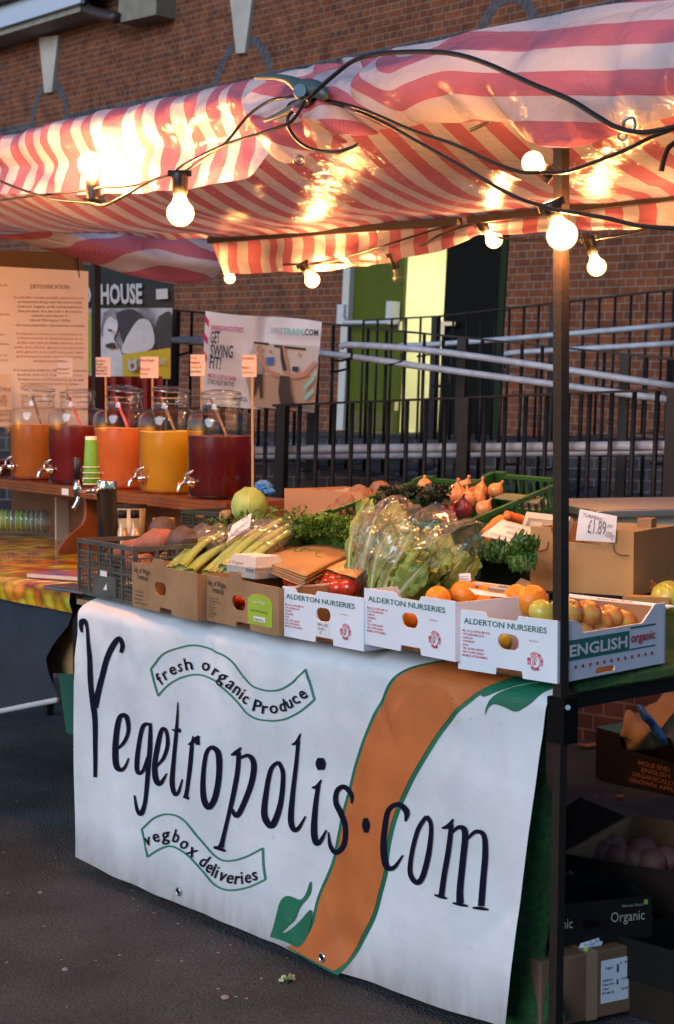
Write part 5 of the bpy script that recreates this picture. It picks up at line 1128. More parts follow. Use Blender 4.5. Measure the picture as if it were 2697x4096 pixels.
def lett_mat(name, c1, c2, rib):
    m = mat(name, c1, .42, col2=c2, vs=16, trans=.25, bump=.45, bs=55); n = m.node_tree; L = n.links.new; b = n.nodes['Principled BSDF']; src = b.inputs['Base Color'].links[0].from_socket
    tc = n.nodes.new('ShaderNodeTexCoord'); sp = n.nodes.new('ShaderNodeSeparateXYZ'); L(tc.outputs['UV'], sp.inputs[0])
    a = n.nodes.new('ShaderNodeMath'); a.operation = 'SUBTRACT'; a.inputs[1].default_value = .5; L(sp.outputs['X'], a.inputs[0]); ab = n.nodes.new('ShaderNodeMath'); ab.operation = 'ABSOLUTE'; L(a.outputs[0], ab.inputs[0])
    w1 = n.nodes.new('ShaderNodeMapRange'); w1.inputs['From Min'].default_value = 0; w1.inputs['From Max'].default_value = .9; w1.inputs['To Min'].default_value = .17; w1.inputs['To Max'].default_value = .012; L(sp.outputs['Y'], w1.inputs['Value'])
    dv = n.nodes.new('ShaderNodeMath'); dv.operation = 'DIVIDE'; L(ab.outputs[0], dv.inputs[0]); L(w1.outputs[0], dv.inputs[1])
    cr = n.nodes.new('ShaderNodeMapRange'); cr.inputs['From Min'].default_value = .5; cr.inputs['From Max'].default_value = 1.3; cr.inputs['To Min'].default_value = .9; cr.inputs['To Max'].default_value = 0; L(dv.outputs[0], cr.inputs['Value'])
    # side veins
    wv = n.nodes.new('ShaderNodeTexWave'); wv.wave_type = 'BANDS'; wv.bands_direction = 'Y'; wv.inputs['Scale'].default_value = 3.2; wv.inputs['Distortion'].default_value = 2.5
    cb = n.nodes.new('ShaderNodeCombineXYZ'); s2 = n.nodes.new('ShaderNodeMath'); s2.operation = 'MULTIPLY_ADD'; s2.inputs[1].default_value = -1.1; L(ab.outputs[0], s2.inputs[0]); L(sp.outputs['Y'], s2.inputs[2]); L(s2.outputs[0], cb.inputs['Y']); L(sp.outputs['X'], cb.inputs['X']); L(cb.outputs[0], wv.inputs['Vector'])
    vr = n.nodes.new('ShaderNodeMapRange'); vr.inputs['From Min'].default_value = .85; vr.inputs['From Max'].default_value = 1; vr.inputs['To Max'].default_value = .35; L(wv.outputs['Fac'], vr.inputs['Value'])
    mxx = n.nodes.new('ShaderNodeMath'); mxx.operation = 'MAXIMUM'; L(cr.outputs[0], mxx.inputs[0]); L(vr.outputs[0], mxx.inputs[1])
    mx = n.nodes.new('ShaderNodeMixRGB'); mx.inputs[2].default_value = (*rib, 1); L(mxx.outputs[0], mx.inputs[0]); L(src, mx.inputs[1]); L(mx.outputs[0], b.inputs['Base Color']); return m
LM = [lett_mat('romaine outer leaf', (.26, .36, .06), (.13, .21, .025), (.62, .70, .42)), lett_mat('romaine mid leaf', (.40, .50, .12), (.22, .32, .05), (.68, .74, .48)), lett_mat('romaine inner leaf', (.55, .64, .24), (.36, .47, .12), (.72, .78, .55)), lett_mat('romaine dark leaf', (.15, .22, .03), (.08, .13, .015), (.50, .60, .30))]
def romaine(a, b_, R, seed, root):
    rn = random.Random(seed); a = V(a); b_ = V(b_); ax = b_-a; Ln = ax.length; M = fr(a, ax); M = M @ RY(90)   # local z along the head
    for k in range(15):
        inner = k/15; th0 = k*2.4+rn.uniform(-.25, .25); RR = R*(1-.5*inner); ln = Ln*(rn.uniform(.78, 1.08) if k < 9 else rn.uniform(.85, 1.0)); hw = rn.uniform(.62, .9); tilt = rn.uniform(.0, .2)*(1-inner); ph = rn.uniform(0, 6)
        def lf(u, v):
            s = (u-.5)*2; wv_ = (.30+.70*min(1, v*1.7)**.8)*(1 if v < .8 else math.cos((v-.8)/.2*1.35)**.5 if v < .999 else .25)
            th = th0+s*hw*wv_*(1.0-.2*v); r = RR*(.30+.85*math.sin(math.pi*min(.62, v*.72+.02)))+tilt*RR*1.6*max(0, v-.45)**1.3
            ruff = abs(s)**1.6*(.0035*math.sin(v*26+ph+s*2)+.002*math.sin(v*50+ph*2))*min(1, v*2.2)+.007*fnz((s*3+k, v*5, seed))*v-.006*(1-abs(s))**3*(1-v)
            r += ruff+.012*s*s*v; z = ln*v*(1-.05*s*s)-.02*tilt*v
            return M @ V((r*math.cos(th), r*math.sin(th), z))
        m = MB(); m.grid(lf, 16, 44); obj('leaf', m, LM[3] if (k % 5 == 3 and k < 10) else LM[0] if k < 6 else LM[1] if k < 11 else LM[2], root, True)
for i, (a, b_, R, y0, y1) in enumerate((((1425, 2400), (1540, 2015), .062, .10, .24), ((1500, 2410), (1665, 2075), .062, .04, .16), ((1600, 2410), (1790, 2130), .058, .05, .20), ((1700, 2405), (1858, 2215), .048, .07, .18), ((1560, 2420), (1735, 2220), .050, .01, .06))):
    romaine(onY(y0, *a), onY(y1, *b_), R, 17+i*5, lt)
m = MB()
outl = [(1388, 2385), (1430, 2260), (1470, 2110), (1495, 1995), (1530, 2010), (1545, 1985), (1600, 1990), (1640, 2020), (1680, 2040), (1710, 2025), (1760, 2050), (1800, 2095), (1850, 2090), (1925, 2075), (1900, 2150), (1885, 2230), (1860, 2310), (1800, 2370), (1760, 2395)]
base = (1580, 2230)
def bagf(u, v, s=1):
    k = u*(len(outl)-1); i = min(int(k), len(outl)-2); t = k-i; ox = outl[i][0]*(1-t)+outl[i+1][0]*t; oy = outl[i][1]*(1-t)+outl[i+1][1]*t
    bx_, by_ = 1560+u*80, 2400; px = bx_+(ox-bx_)*v; py = by_+(oy-by_)*v
    p = onY(.16, px, py); dpt = .155*math.sin(math.pi*min(1, max(0, v)))**.6*math.sin(math.pi*(.08+.84*u))**.6
    p.y += -s*dpt*(1.0 if s > 0 else .8)+.03*v; q = 1+1.5*max(0, v-.75)
    p += V((fnz(p*22, 3)+.6*abs(fnz(p*48, 4)), fnz(p*20, 7)*1.4, fnz(p*22, 11)+.6*abs(fnz(p*44, 12))))*.014*q+V((0, 1, 0))*.02*q*abs(fnz(p*9, 15))-V((0, 1, 0))*.030*abs(fnz(((p.x*.8+p.z*.6)*6, (p.z*.8-p.x*.6)*30, 5), 2))*s; return p
m.grid(lambda u, v: bagf(u, v, 1), 150, 90); obj('plastic_bag', m, bagM, lt, True)
# crumpled open bag corner at the left of it
m = MB()
def cr_(u, v): p = onY(.2+.05*u, 1425+u*55-v*10, 2140-v*95+20*u); return p+V((fnz(p*30, 3), fnz(p*25, 7), fnz(p*30, 11)))*.022
m.grid(cr_, 16, 16); obj('bag_corner', m, bagM, lt, True)
# green tilted crates
gcr = mat('green crate plastic', (.02, .11, .02), .4, col2=(.015, .065, .015), vs=8, bump=.1)
def tilt_crate(label, tl, tm, tr, hgt):
    """tl front left rim, tm back left rim, tr back right rim (world)"""
    tl, tm, tr = V(tl), V(tm), V(tr); ex = (tr-tm); ey = (tm-tl); W_ = ex.length; D_ = ey.length; M = fr(tl, ex, ex.cross(ey)); root = thing('green_crate', label, 'crate', M)
    D_ = (M.inverted() @ tm).y
    def wl(nm, Mw, L_):
        m = MB(); m.box((0, -.008, -.012), (L_, .006, 0), Mw); m.box((0, -.004, -hgt), (L_, .003, -hgt+.015), Mw); m.box((0, -.003, -hgt*.55), (L_, .003, -hgt*.5), Mw)
        m.box((0, -.011, .0), (.05, .009, .007), Mw); m.box((L_-.05, -.011, .0), (L_, .009, .007), Mw)
        nb = max(4, int(L_/.03))
        for i in range(nb+1): x = (L_-.008)*i/nb; m.box((x, -.0025, -hgt+.015), (x+.008, .0025, -.012), Mw)
        m.box((L_*.0, -.002, -hgt+.015), (L_*.12, .002, -.012), Mw); m.box((L_*.88, -.002, -hgt+.015), (L_, .002, -.012), Mw)
        obj(nm, m, gcr, root)
    wl('front_side', M, W_); wl('back_side', M @ T(W_, D_, 0) @ RZ(180), W_); wl('end_side', M @ T(W_, 0, 0) @ RZ(90), D_); wl('end_side', M @ T(0, D_, 0) @ RZ(-90), D_)
    obj('bottom', MB().box((0, 0, -hgt-.004), (W_, D_, -hgt), M), gcr, root); return root, M
g1_, Mp = tilt_crate('left green crate of potatoes, tilted towards the customer', onY(.52, 1275, 2058), onY(1.0, 1518, 1897), onY(1.02, 1735, 1914), .12)
g2_, Mq = tilt_crate('right green crate of onions, tilted, with the highest rim', onY(.52, 1535, 2072), onY(1.02, 1783, 1878), onY(1.04, 2049, 1900), .13)
for px, py, y, r, lb in ((1390, 2020, .80, .050, 'potato lowest in the left green crate'), (1438, 1985, .88, .048, 'potato in the middle of the left green crate'), (1522, 1962, .95, .042, 'potato behind the dark kale in the left crate'), (1480, 2020, .84, .045, 'potato under the dark kale'), (1345, 2050, .74, .04, 'potato at the front lip of the left green crate')): veg('potato', lb, 'potato', onY(y, px, py), (r, r*.9, r*.85), potM, .14, 2, px, 'potatoes in the green crate')
onM = mat('onion skin', (.62, .27, .10), .3, col2=(.50, .18, .06), vs=26, coat=.3); onR = mat('red onion skin', (.20, .02, .035), .25, coat=.4)
def onion(px, py, y, r, lb, mtl=onM, tipx=.4):
    c = onY(y, px, py); root = thing('onion', lb, 'onion', c, 'onions in the right green crate'); prof = [(.002, -r*.9), (r*.5, -r*.82), (r*.93, -r*.35), (r, .1*r), (r*.8, r*.58), (r*.38, r*.95), (r*.14, r*1.3), (r*.16, r*1.6)]
    M = T(*c) @ RX(random.uniform(-40, 20)) @ RY(tipx*57); m = MB(); m.lathe(spline(prof, 3), 18, M); obj('bulb_skin', m, mtl, root, True)
    m = MB(); 
    for k in range(5): a = k*1.25; m.tube([M @ V((0, 0, -r*.88)), M @ V((.3*r*math.cos(a), .3*r*math.sin(a), -r*1.1))], .0008, 4)
    obj('roots', m, card2, root)
for a in ((1822, 1985, .84, .040, 'large pale onion by the dark kale'), (1862, 1962, .92, .036, 'onion with its papery tip pointing up', onM, .5), (1868, 2000, .86, .032, 'small onion between the large ones', onM, -.4), (1912, 1968, .96, .034, 'onion near the green rim', onM, .2), (1905, 2000, .90, .032, 'onion lower down by the rim'), (1790, 2052, .74, .035, 'red onion at the front of the crate', onR), (1850, 2036, .78, .034, 'red onion against the green rim', onR), (1982, 1962, .98, .026, 'small bright onion in the back corner'), (1935, 2035, .74, .026, 'tiny onion outside the rim', onM), (1700, 1942, .90, .026, 'onion tip poking above the dark kale', onM, -.5)): onion(*a)
carM = mat('carrot skin', (.75, .19, .03), .5, bump=.3, bs=60)
for pts, lb in (([(1935, 2135), (1975, 2105), (2008, 2075)], 'carrot sloping up out of the cardboard box'), ([(2025, 2062), (2050, 2070), (2090, 2080)], 'carrot end under the olive flap'), ([(1950, 2150), (1990, 2140), (2020, 2120)], 'lower carrot beside the quote card')):
    P = [onY(.58+.04*i, *p) for i, p in enumerate(pts)]; rootveg('carrot', lb, 'carrot', P, [.012, .016, .015], carM, 'carrots in the cardboard box')
basM = mat('basil leaf', (.06, .16, .02), .4, col2=(.03, .09, .012), vs=16, trans=.15)
bs_ = thing('leafy_greens', 'bunch of dark glossy green leaves spilling over the dark green box', 'greens', onY(.35, 2000, 2230))
for k, (a, b_, w_) in enumerate([((1950, 2230), (1925, 2175), .022), ((1975, 2240), (1975, 2165), .024), ((2000, 2240), (2010, 2160), .026), ((2030, 2240), (2040, 2190), .024), ((2060, 2240), (2110, 2140), .034), ((2075, 2180), (2080, 2285), .032), ((2100, 2190), (2110, 2280), .03), ((2045, 2220), (2090, 2185), .026), ((2110, 2200), (2120, 2150), .03), ((1990, 2240), (1950, 2195), .022)]): leaf(bs_, onY(.36, *a), onY(.32, *b_), w_, 60+k, .01, basM, basM)
# scale
sc_o = onZ(1.178, 2073, 1996); sc_c = onZ(1.178, 2390, 2040); sc_r = onZ(1.178, 2627, 1996)
Msq = fr(sc_o, sc_c-sc_o); ws = (sc_c-sc_o).length; ds = (sc_r-sc_c).length
sca = thing('weighing_scale', 'electronic weighing scale with a wide steel tray and cream body behind the turmeric box', 'scale', Msq @ V((ws/2, ds/2, -.13)))
m = MB(); vs = []
for z, i_ in ((0, .0), (-.004, -.002), (-.022, -.001), (-.022, .004), (-.003, .006)): vs += [(-0+i_, i_, z), (ws-i_, i_, z), (ws-i_, ds-i_, z), (i_, ds-i_, z)]
m.add(vs, [(r*4+k, r*4+(k+1) % 4, r*4+4+(k+1) % 4, r*4+4+k) for r in range(4) for k in range(4)]+[(0, 1, 2, 3)], Msq); o = obj('tray', m, mat('brushed steel', (.75, .72, .70), .38, metal=1, bump=.05, bs=20), sca); md = o.modifiers.new('bev', 'BEVEL'); md.width = .003; md.segments = 2
m = MB(); vs = [(ws*.1, ds*.1, -.022), (ws*.9, ds*.1, -.022), (ws*.9, ds*.9, -.022), (ws*.1, ds*.9, -.022), (-.0, -.0, -.10), (ws, 0, -.10), (ws, ds, -.10), (0, ds, -.10), (0, 0, -.14), (ws, 0, -.14), (ws, ds, -.14), (0, ds, -.14)]
m.add(vs, [(r*4+k, r*4+4+k, r*4+4+(k+1) % 4, r*4+(k+1) % 4) for r in range(2) for k in range(4)]+[(0, 1, 2, 3), (8, 11, 10, 9)], Msq); obj('body', m, mat('cream plastic', (.62, .58, .50), .5), sca)
m = MB(); Md2 = fr(onY(.62, 2098, 2108), onY(.64, 2262, 2128)-onY(.62, 2098, 2108), V((0, .5, 1))); wd_ = (onY(.64, 2262, 2128)-onY(.62, 2098, 2108)).length
Mdd = Md2; m.box((-.01, 0, -.02), (wd_, .02, .048), Mdd); obj('display_housing', m, mat('cream housing', (.50, .46, .36), .45), sca)
m = MB(); m.box((.004, -.0015, -.012), (wd_-.015, -.0004, .03), Mdd); obj('display_bezel', m, mat('bezel blue grey', (.06, .08, .10), .3), sca); m = MB(); m.box((.018, -.003, -.006), (wd_*.42, -.0018, .02), Mdd); obj('display_screen', m, mat('display', (.26, .27, .26), .2), sca)
# lined box and blue bag behind
Ml = fr(onZ(1.10, 1120, 2045), onZ(1.10, 1400, 2100)-onZ(1.10, 1120, 2045)); lb_ = cbox('lined_box', 'orange brown cardboard box lined with shiny film behind the cabbage', fr(onY(.78, 1138, 2062), V((1, .05, 0))), .42, .3, .10, mat('orange card', (.42, .20, .09), .7), None, [], False)
m = MB(); MlX = fr(onY(.78, 1138, 2062), V((1, .05, 0))); m.grid(lambda u, v: MlX @ V((.02+u*.38, .02+v*.26, .085+.012*fnz((u*9, v*7, 80)))), 24, 16); obj('film_liner', m, clear('liner film', (.9, .9, .9), .35, .15, .35, bump=.8), lb_, True)
m = MB(); c = onY(.80, 1055, 1948); m.ball(c, (.036, .03, .024), .5, 4, 3, 24, 16); m.ball(c+V((.03, 0, -.015)), (.035, .02, .012), .5, 5, 6, 20, 12); o = obj('blue_plastic_bag', m, mat('blue plastic', (.03, .16, .50), .3, col2=(.10, .30, .65), vs=30, trans=.2), None, True); tag(o, 'crumpled blue plastic bag on the end of the wooden shelf beside the last jar', 'plastic bag'); seat(o, c)
# ================================================================ DRINKS STALL (left)
def fruit_mat(name, scale, dark=1.):
    m = bpy.data.materials.new(name); m.use_nodes = True; n = m.node_tree; b = n.nodes['Principled BSDF']; b.inputs['Roughness'].default_value = .3; b.inputs['Coat Weight'].default_value = .4
    tc = n.nodes.new('ShaderNodeTexCoord'); mp = n.nodes.new('ShaderNodeMapping'); mp.inputs['Scale'].default_value = (scale, scale*.8, scale); n.links.new(tc.outputs['Object'], mp.inputs[0])
    vo = n.nodes.new('ShaderNodeTexVoronoi'); vo.inputs['Randomness'].default_value = .8; vo.inputs['Scale'].default_value = 1; n.links.new(mp.outputs[0], vo.inputs['Vector'])
    wn = n.nodes.new('ShaderNodeTexWhiteNoise'); n.links.new(vo.outputs['Position'], wn.inputs['Vector'])
    cr = n.nodes.new('ShaderNodeValToRGB'); cr.color_ramp.interpolation = 'CONSTANT'; e = cr.color_ramp.elements; cols = [(.78, .50, .02), (.80, .46, .02), (.80, .24, .02), (.55, .05, .02), (.80, .62, .05), (.52, .52, .03), (.80, .32, .03)]
    e[0].color = (*cols[0], 1); e[1].position = .15; e[1].color = (*cols[1], 1)
    for i, c in enumerate(cols[2:]): q = e.new(.3+i*.14); q.color = (*c, 1)
    n.links.new(wn.outputs['Value'], cr.inputs[0])
    r2 = n.nodes.new('ShaderNodeValToRGB'); r2.color_ramp.elements[0].position = .25; r2.color_ramp.elements[0].color = (1.1, 1.1, 1, 1); r2.color_ramp.elements[1].position = .75; r2.color_ramp.elements[1].color = (.35, .25, .12, 1); n.links.new(vo.outputs['Distance'], r2.inputs[0])
    mu = n.nodes.new('ShaderNodeMixRGB'); mu.blend_type = 'MULTIPLY'; mu.inputs[0].default_value = 1; n.links.new(cr.outputs[0], mu.inputs[1]); n.links.new(r2.outputs[0], mu.inputs[2]); n.links.new(mu.outputs[0], b.inputs['Base Color']); return m
oilc = fruit_mat('fruit oilcloth', 14)
KX = -2.215
dt = thing('drinks_table', 'table of the drinks stall under a fruit patterned oilcloth', 'table', (-3.4, .5, gz(-3.4)))
m = MB(); m.box((-5.2, .02, TZ-.03), (KX, 1.5, TZ-.006)); obj('table_top', m, wood, dt)
for x in (-5.0, KX-.05): sq('leg', (x, .06, gz(x)), (x, .06, TZ-.03), .02, black, dt); sq('leg', (x, 1.4, gz(x)), (x, 1.4, TZ-.03), .02, black, dt)
oc = thing('oilcloth', 'shiny oilcloth printed with yellow, green and red fruit over the drinks table', 'tablecloth', (-3.4, .5, TZ))
m = MB()
def ocf(u, v):
    x = -5.3+(KX+5.3)*u; prof = [(.0, TZ-.078), (-.012, TZ-.04), (-.008, TZ-.004), (.02, TZ+.002), (.5, TZ+.002), (1.0, TZ+.002), (1.52, TZ+.002)]; k = v*6; i = min(int(k), 5); t = k-i; y = prof[i][0]*(1-t)+prof[i+1][0]*t; z = prof[i][1]*(1-t)+prof[i+1][1]*t
    return V((x, y+.008*fnz((x*4, v, 90))*(1 if v < .4 else 0), z+.008*min(0, v-.02)))
m.grid(ocf, 90, 30); obj('cloth_sheet', m, oilc, oc, True)
navyC = mat('dark blue cloth', (.018, .03, .045), .8, var=.3, vs=3)
sk = thing('table_skirt', 'dark blue cloth skirt with a white hem under the fruit oilcloth', 'cloth', onY(.03, 100, 2820))
rt = [(2470, 305), (2560, 272), (2630, 218), (2681, 190), (2740, 200), (2830, 228)]
m = MB()
def skf(u, v):
    y = 2440+v*400; yb = lerpl([(0, 2440), (1, 2846)], v); px = -400+(lerpl(rt, yb)+400)*u; yy = 2380+ (lerpl([(-400, 2930), (0, 2846), (228, 2800)], px)-2380)*v; p = onY(.03, px, yy); p.y += .02*fnz((p.x*3, p.z*1.5, 92)); return p
m.grid(skf, 60, 40); obj('cloth', m, navyC, sk, True)
m = MB(); m.tube([skf(u/20, 1) for u in range(21)], .011, 6); obj('white_hem', m, mat('white hem', (.45, .48, .5), .8), sk, True)
cpn = thing('cardboard_panel', 'brown cardboard leaning under the drinks table beside the banner', 'cardboard', onY(.35, 290, 2640)); m = MB(); quad3(m, [onY(.10, 180, 2445), onY(.10, 420, 2480), onY(.12, 420, 2700), onY(.12, 180, 2690)]); obj('panel', m, card2, cpn)
# green bin
binM = mat('green bin plastic', (.03, .13, .09), .45, bump=.1); bc = onZ(gz(-3.2), 232, 2930); Mb = fr((bc.x, bc.y, gz(-3.2)), V((1, 0, 0)))
bn = thing('green_bin', 'green plastic storage bin with a lid on the ground left of the banner', 'bin', Mb); m = MB()
bw, bd, bh = .55, .38, .33; i_ = .03
vs = [(i_, i_, 0), (bw-i_, i_, 0), (bw-i_, bd-i_, 0), (i_, bd-i_, 0), (0, 0, bh), (bw, 0, bh), (bw, bd, bh), (0, bd, bh)]; m.add(vs, [(0, 3, 2, 1), (0, 1, 5, 4), (1, 2, 6, 5), (2, 3, 7, 6), (3, 0, 4, 7), (4, 5, 6, 7)], Mb); obj('bin_body', m, binM, bn)
m = MB(); vs = [(-.03, -.03, bh), (bw+.03, -.03, bh), (bw+.03, bd+.03, bh), (-.03, bd+.03, bh), (-.03, -.03, bh+.03), (bw+.03, -.03, bh+.03), (bw+.03, bd+.03, bh+.03), (-.03, bd+.03, bh+.03), (.04, .05, bh+.055), (bw-.04, .05, bh+.055), (bw-.04, bd-.05, bh+.055), (.04, bd-.05, bh+.055)]
m.add(vs, [(r*4+k, r*4+(k+1) % 4, r*4+4+(k+1) % 4, r*4+4+k) for r in range(2) for k in range(4)]+[(8, 9, 10, 11), (3, 2, 1, 0)], Mb); o = obj('lid', m, binM, bn); md = o.modifiers.new('bev', 'BEVEL'); md.width = .006; md.segments = 2
# shelf
SA = onY(.75, -200, 1895); SB = onY(.75, 905, 2012); Msh = fr(SA, SB-SA); SLn = (SB-SA).length; SD = .36
sh = thing('display_shelf', 'varnished plywood shelf with curved brackets carrying the drink jars', 'shelf', Msh @ T(SLn/2, .2, -.3))
woodS = mat('varnished ply', (.24, .07, .018), .35, col2=(.15, .04, .012), vs=7, bump=.1, bs=30, coat=.3)
m = MB()
for k, (a, b_) in enumerate(((-.045, -.031), (-.030, -.016), (-.015, 0))): m.box((0, (0, .001, 0)[k], a), (SLn, SD, b_), Msh)
obj('shelf_board', m, woodS, sh)
def brk(xx, nm='bracket'):
    Mk = fr(Msh @ V((xx, 0, 0)), V((0, 1, 0))); zb = TZ+.004-(Msh @ V((xx, 0, 0))).z
    pts = spline([(.03, -.046), (.035, -.10), (.02, -.16), (-.06, -.22), (-.10, zb+.02), (-.105, zb)], 4)+[(SD, zb), (SD, -.046)]
    m = MB(); m.add(*plate([(a, b_) for a, b_ in pts], [], .022, Mk @ RZ(0))); return obj(nm, m, woodS, sh)
xb = (Msh.inverted() @ onY(.75, 318, 1990)).x; brk(xb); brk(SLn-.03); m = MB(); m.box((SLn-.02, 0, -.13), (SLn+.002, SD, -.047), Msh); m.box((SLn-.45, SD-.02, -.13), (SLn-.021, SD, -.047), Msh); obj('end_board', m, woodS, sh); m = MB(); m.box((0, SD-.018, -.285), (SLn-.46, SD-.002, -.047), Msh); obj('back_board', m, mat('back board wood', (.16, .05, .02), .5, var=.3), sh)
m = MB(); q = Msh.inverted() @ onY(.745, 258, 1950); m.box((q.x-.03, -.002, -.04), (q.x+.03, -.0005, -.012), Msh); obj('price_sticker', m, paper, sh)
# jars
jglass = clear('jar glass', (.97, .98, .97), .07, .03)
def liq(nm, c): return mat(nm, c, .25, var=.15, vs=5, trans=.55, spec=.4)
L1 = liq('amber kombucha', (.75, .24, .03)); L2 = liq('ruby kombucha', (.30, .012, .006)); L3 = liq('peach kombucha', (.90, .26, .05)); L4 = liq('golden kombucha', (.80, .44, .015)); L5 = liq('dark beetroot kombucha', (.17, .006, .005))
def jar(px, label, lq, lvl, lidtilt, straw, JY=.905):
    c0 = onY(JY, px, 2000); q = Msh.inverted() @ c0; base = Msh @ V((q.x, JY-.75, .001)); base.y = JY; M = T(*base); root = thing('drink_dispenser', label, 'drink jar', M, 'drink jars on the shelf')
    R = .136; prof = [(.0005, .004), (R*.9, .0), (R, .015), (R*1.0, .25), (R*1.0, .285), (R*.97, .318), (R*.86, .336), (.088, .343), (.079, .352), (.077, .395), (.083, .398), (.084, .408)]
    m = MB(); m.lathe(spline(prof, 2), 36, M, cap=False); obj('glass_jar', m, jglass, root, True)
    m = MB(); r = R-.005; m.lathe([(.0005, .007), (r*.9, .006), (r, .02), (r, lvl-.004), (r-.001, lvl), (r-.006, lvl-.002), (.0005, lvl-.002)], 36, M, cap=False); obj('drink', m, lq, root, True)
    m = MB(); m.tube([M @ V(((r-.002)*math.cos(a), (r-.002)*math.sin(a), lvl+.002*math.sin(a*3+px))) for a in [2*math.pi*k/32 for k in range(33)]], .0028, 6, cap=False); obj('froth', m, mat('froth '+lq.name, tuple(min(1, c*1.15+.10) for c in lq.node_tree.nodes['Principled BSDF'].inputs['Base Color'].default_value[:3]), .5, trans=.3), root, True)
    Ml_ = M @ T(.075, 0, .412) @ RY(lidtilt) @ T(-.075, 0, 0) if lidtilt else M @ T(0, 0, .41)
    m = MB(); m.lathe([(.0005, .022), (.04, .022), (.06, .017), (.079, .012), (.081, .004), (.079, 0), (.0005, .001)], 30, Ml_, cap=False); lid = obj('glass_lid', m, jglass, root, True)
    m = MB()
    for zz, rr in ((.395, .080), (.372, .0735)): m.tube([M @ V((rr*math.cos(a), rr*math.sin(a), zz)) for a in [2*math.pi*k/28 for k in range(29)]], .0014, 5, cap=False)
    m.tube([Ml_ @ V((.083*math.cos(a), .083*math.sin(a), .006)) for a in [2*math.pi*k/28 for k in range(29)]], .0014, 5, cap=False)
    m.tube(spline([M @ V(p) for p in ((.081, .01, .395), (.098, .012, .41), (.100, .012, .385), (.088, .012, .36), (.096, .0, .35))], 3), .0014, 5); m.tube(spline([M @ V(p) for p in ((-.08, -.01, .395), (-.095, -.015, .375), (-.11, -.02, .372), (-.125, -.02, .37))], 3), .0013, 5)
    obj('wire_bail', m, steel, root, True)
    m = MB(); tz_ = .062; Mt = M @ T(0, -R, tz_)
    m.lathe([(.022, 0), (.024, .006), (.013, .012), (.010, .03)], 14, Mt @ RX(90)); m.tube(spline([Mt @ V(p) for p in ((0, -.02, 0), (0, -.045, .003), (0, -.062, -.008), (0, -.068, -.034))], 3), [.0095]*10, 10)
    obj('tap_body', m, chrome, root, True)
    m = MB(); m.tube([Mt @ V((0, -.036, .004)), Mt @ V((0, -.036, .030))], .006, 8); m.tube([Mt @ V((-.0, -.042, .030)), Mt @ V((.022, -.03, .042)), Mt @ V((.040, -.022, .050))], [.005, .0055, .006], 8); obj('tap_lever', m, chrome, root, True)
    m = MB(); m.tube([M @ V((-.045 if px > 200 else -.02, -.02, .40)), M @ V((.03, .0, .26)), M @ V((.05, .0, .12))], .006, 8); obj('stirrer', m, straw, root, True); return root
pinkS = mat('pink straw', (.70, .10, .10), .4); brownS = mat('brown straw', (.22, .12, .06), .5)
jar(156, 'jar of cloudy orange drink with its lid ajar, first whole jar from the left', L1, .262, 10, brownS)
jar(314, 'jar of ruby red drink with a closed lid, second from the left', L2, .262, 0, pinkS)
jar(501, 'jar of peach orange drink with a tilted lid behind the green cups', L3, .262, 9, pinkS)
jar(686, 'jar of golden yellow drink between the orange and dark red ones', L4, .256, 8, brownS)
jar(886, 'jar of very dark red drink at the right end of the shelf', L5, .247, 0, brownS)
jar(-40, 'jar of dark amber drink cut by the left edge of the picture', L2, .07, 0, brownS)
# flavour cards
stk = mat('bamboo stick', (.45, .26, .11), .6); fc = mat('flavour card', (.72, .50, .38), .7); rI = mat('red marker', (.45, .04, .02), .6); oI = mat('orange marker', (.62, .24, .03), .6); gI = mat('green marker', (.05, .16, .05), .6)
def fcard(x0, x1, y0, y1, sx, sy, label, lines, Y=.86):
    root = thing('flavour_card', label, 'sign', onY(Y, sx, sy), 'flavour cards on sticks'); m = MB(); quad3(m, [onY(Y, x0, y1), onY(Y, x1, y1), onY(Y, x1, y0), onY(Y, x0, y0)], .003); obj('card', m, fc, root)
    m = MB(); m.box((-.006, .0035, 0), (.006, .006, (onY(Y, sx, y0+20)-onY(Y, sx, sy)).length), T(*onY(Y, sx, sy))); obj('stick', m, stk, root)
    for i, (s, f, im) in enumerate(lines):
        yy = y0+14+i*(y1-y0-14)/len(lines)*1.0; A = onY(Y, x0+3, yy+4); B = onY(Y, x0+3+(x1-x0-8)*f, yy+4); m = MB(); text_into(m, s, A, B, V((0, 0, 1)), .0105, .004, .01); obj('handwriting', m, im, root)
fcard(228, 288, 1430, 1507, 267, 1600, 'small card on a stick behind the second jar, Hibiscus in red', [('Hibiscus', .8, rI), ('', .5, rI), ('Watermelon &', .9, rI), ('Orange & Lime', .95, oI)])
fcard(383, 440, 1429, 1507, 421, 1690, 'small card on a stick beside the stall upright, Strawberry Dapple', [('Strawberry', .85, rI), ('Dapple', .6, gI), ('Strawberry, Basil,', .95, rI), ('Black pepper &', .85, ink), ('Balsamic vinegar', .95, rI)])
fcard(562, 632, 1427, 1512, 607, 1640, 'small card on a stick over the golden jar, Plum Zinger', [('Plum Zinger', .9, rI), ('', .5, rI), ('Plum and', .6, rI), ('Ginger', .5, oI)])
fcard(762, 818, 1418, 1504, 803, 1640, 'small card on a stick left of the last jar, Floral Hedgerow', [('Floral', .5, oI), ('Hedgerow', .8, rI), ('Lemon, Lime &', .9, oI), ('Green Walnut', .85, gI)])
fcard(969, 1025, 1419, 1508, 1007, 1985, 'small card on a tall stick right of the last jar, Rootalicious', [('Rootalicious', .95, rI), ('', .5, rI), ('Beetroot', .6, rI), ('Turmeric & Ginger', .9, oI)], .80)
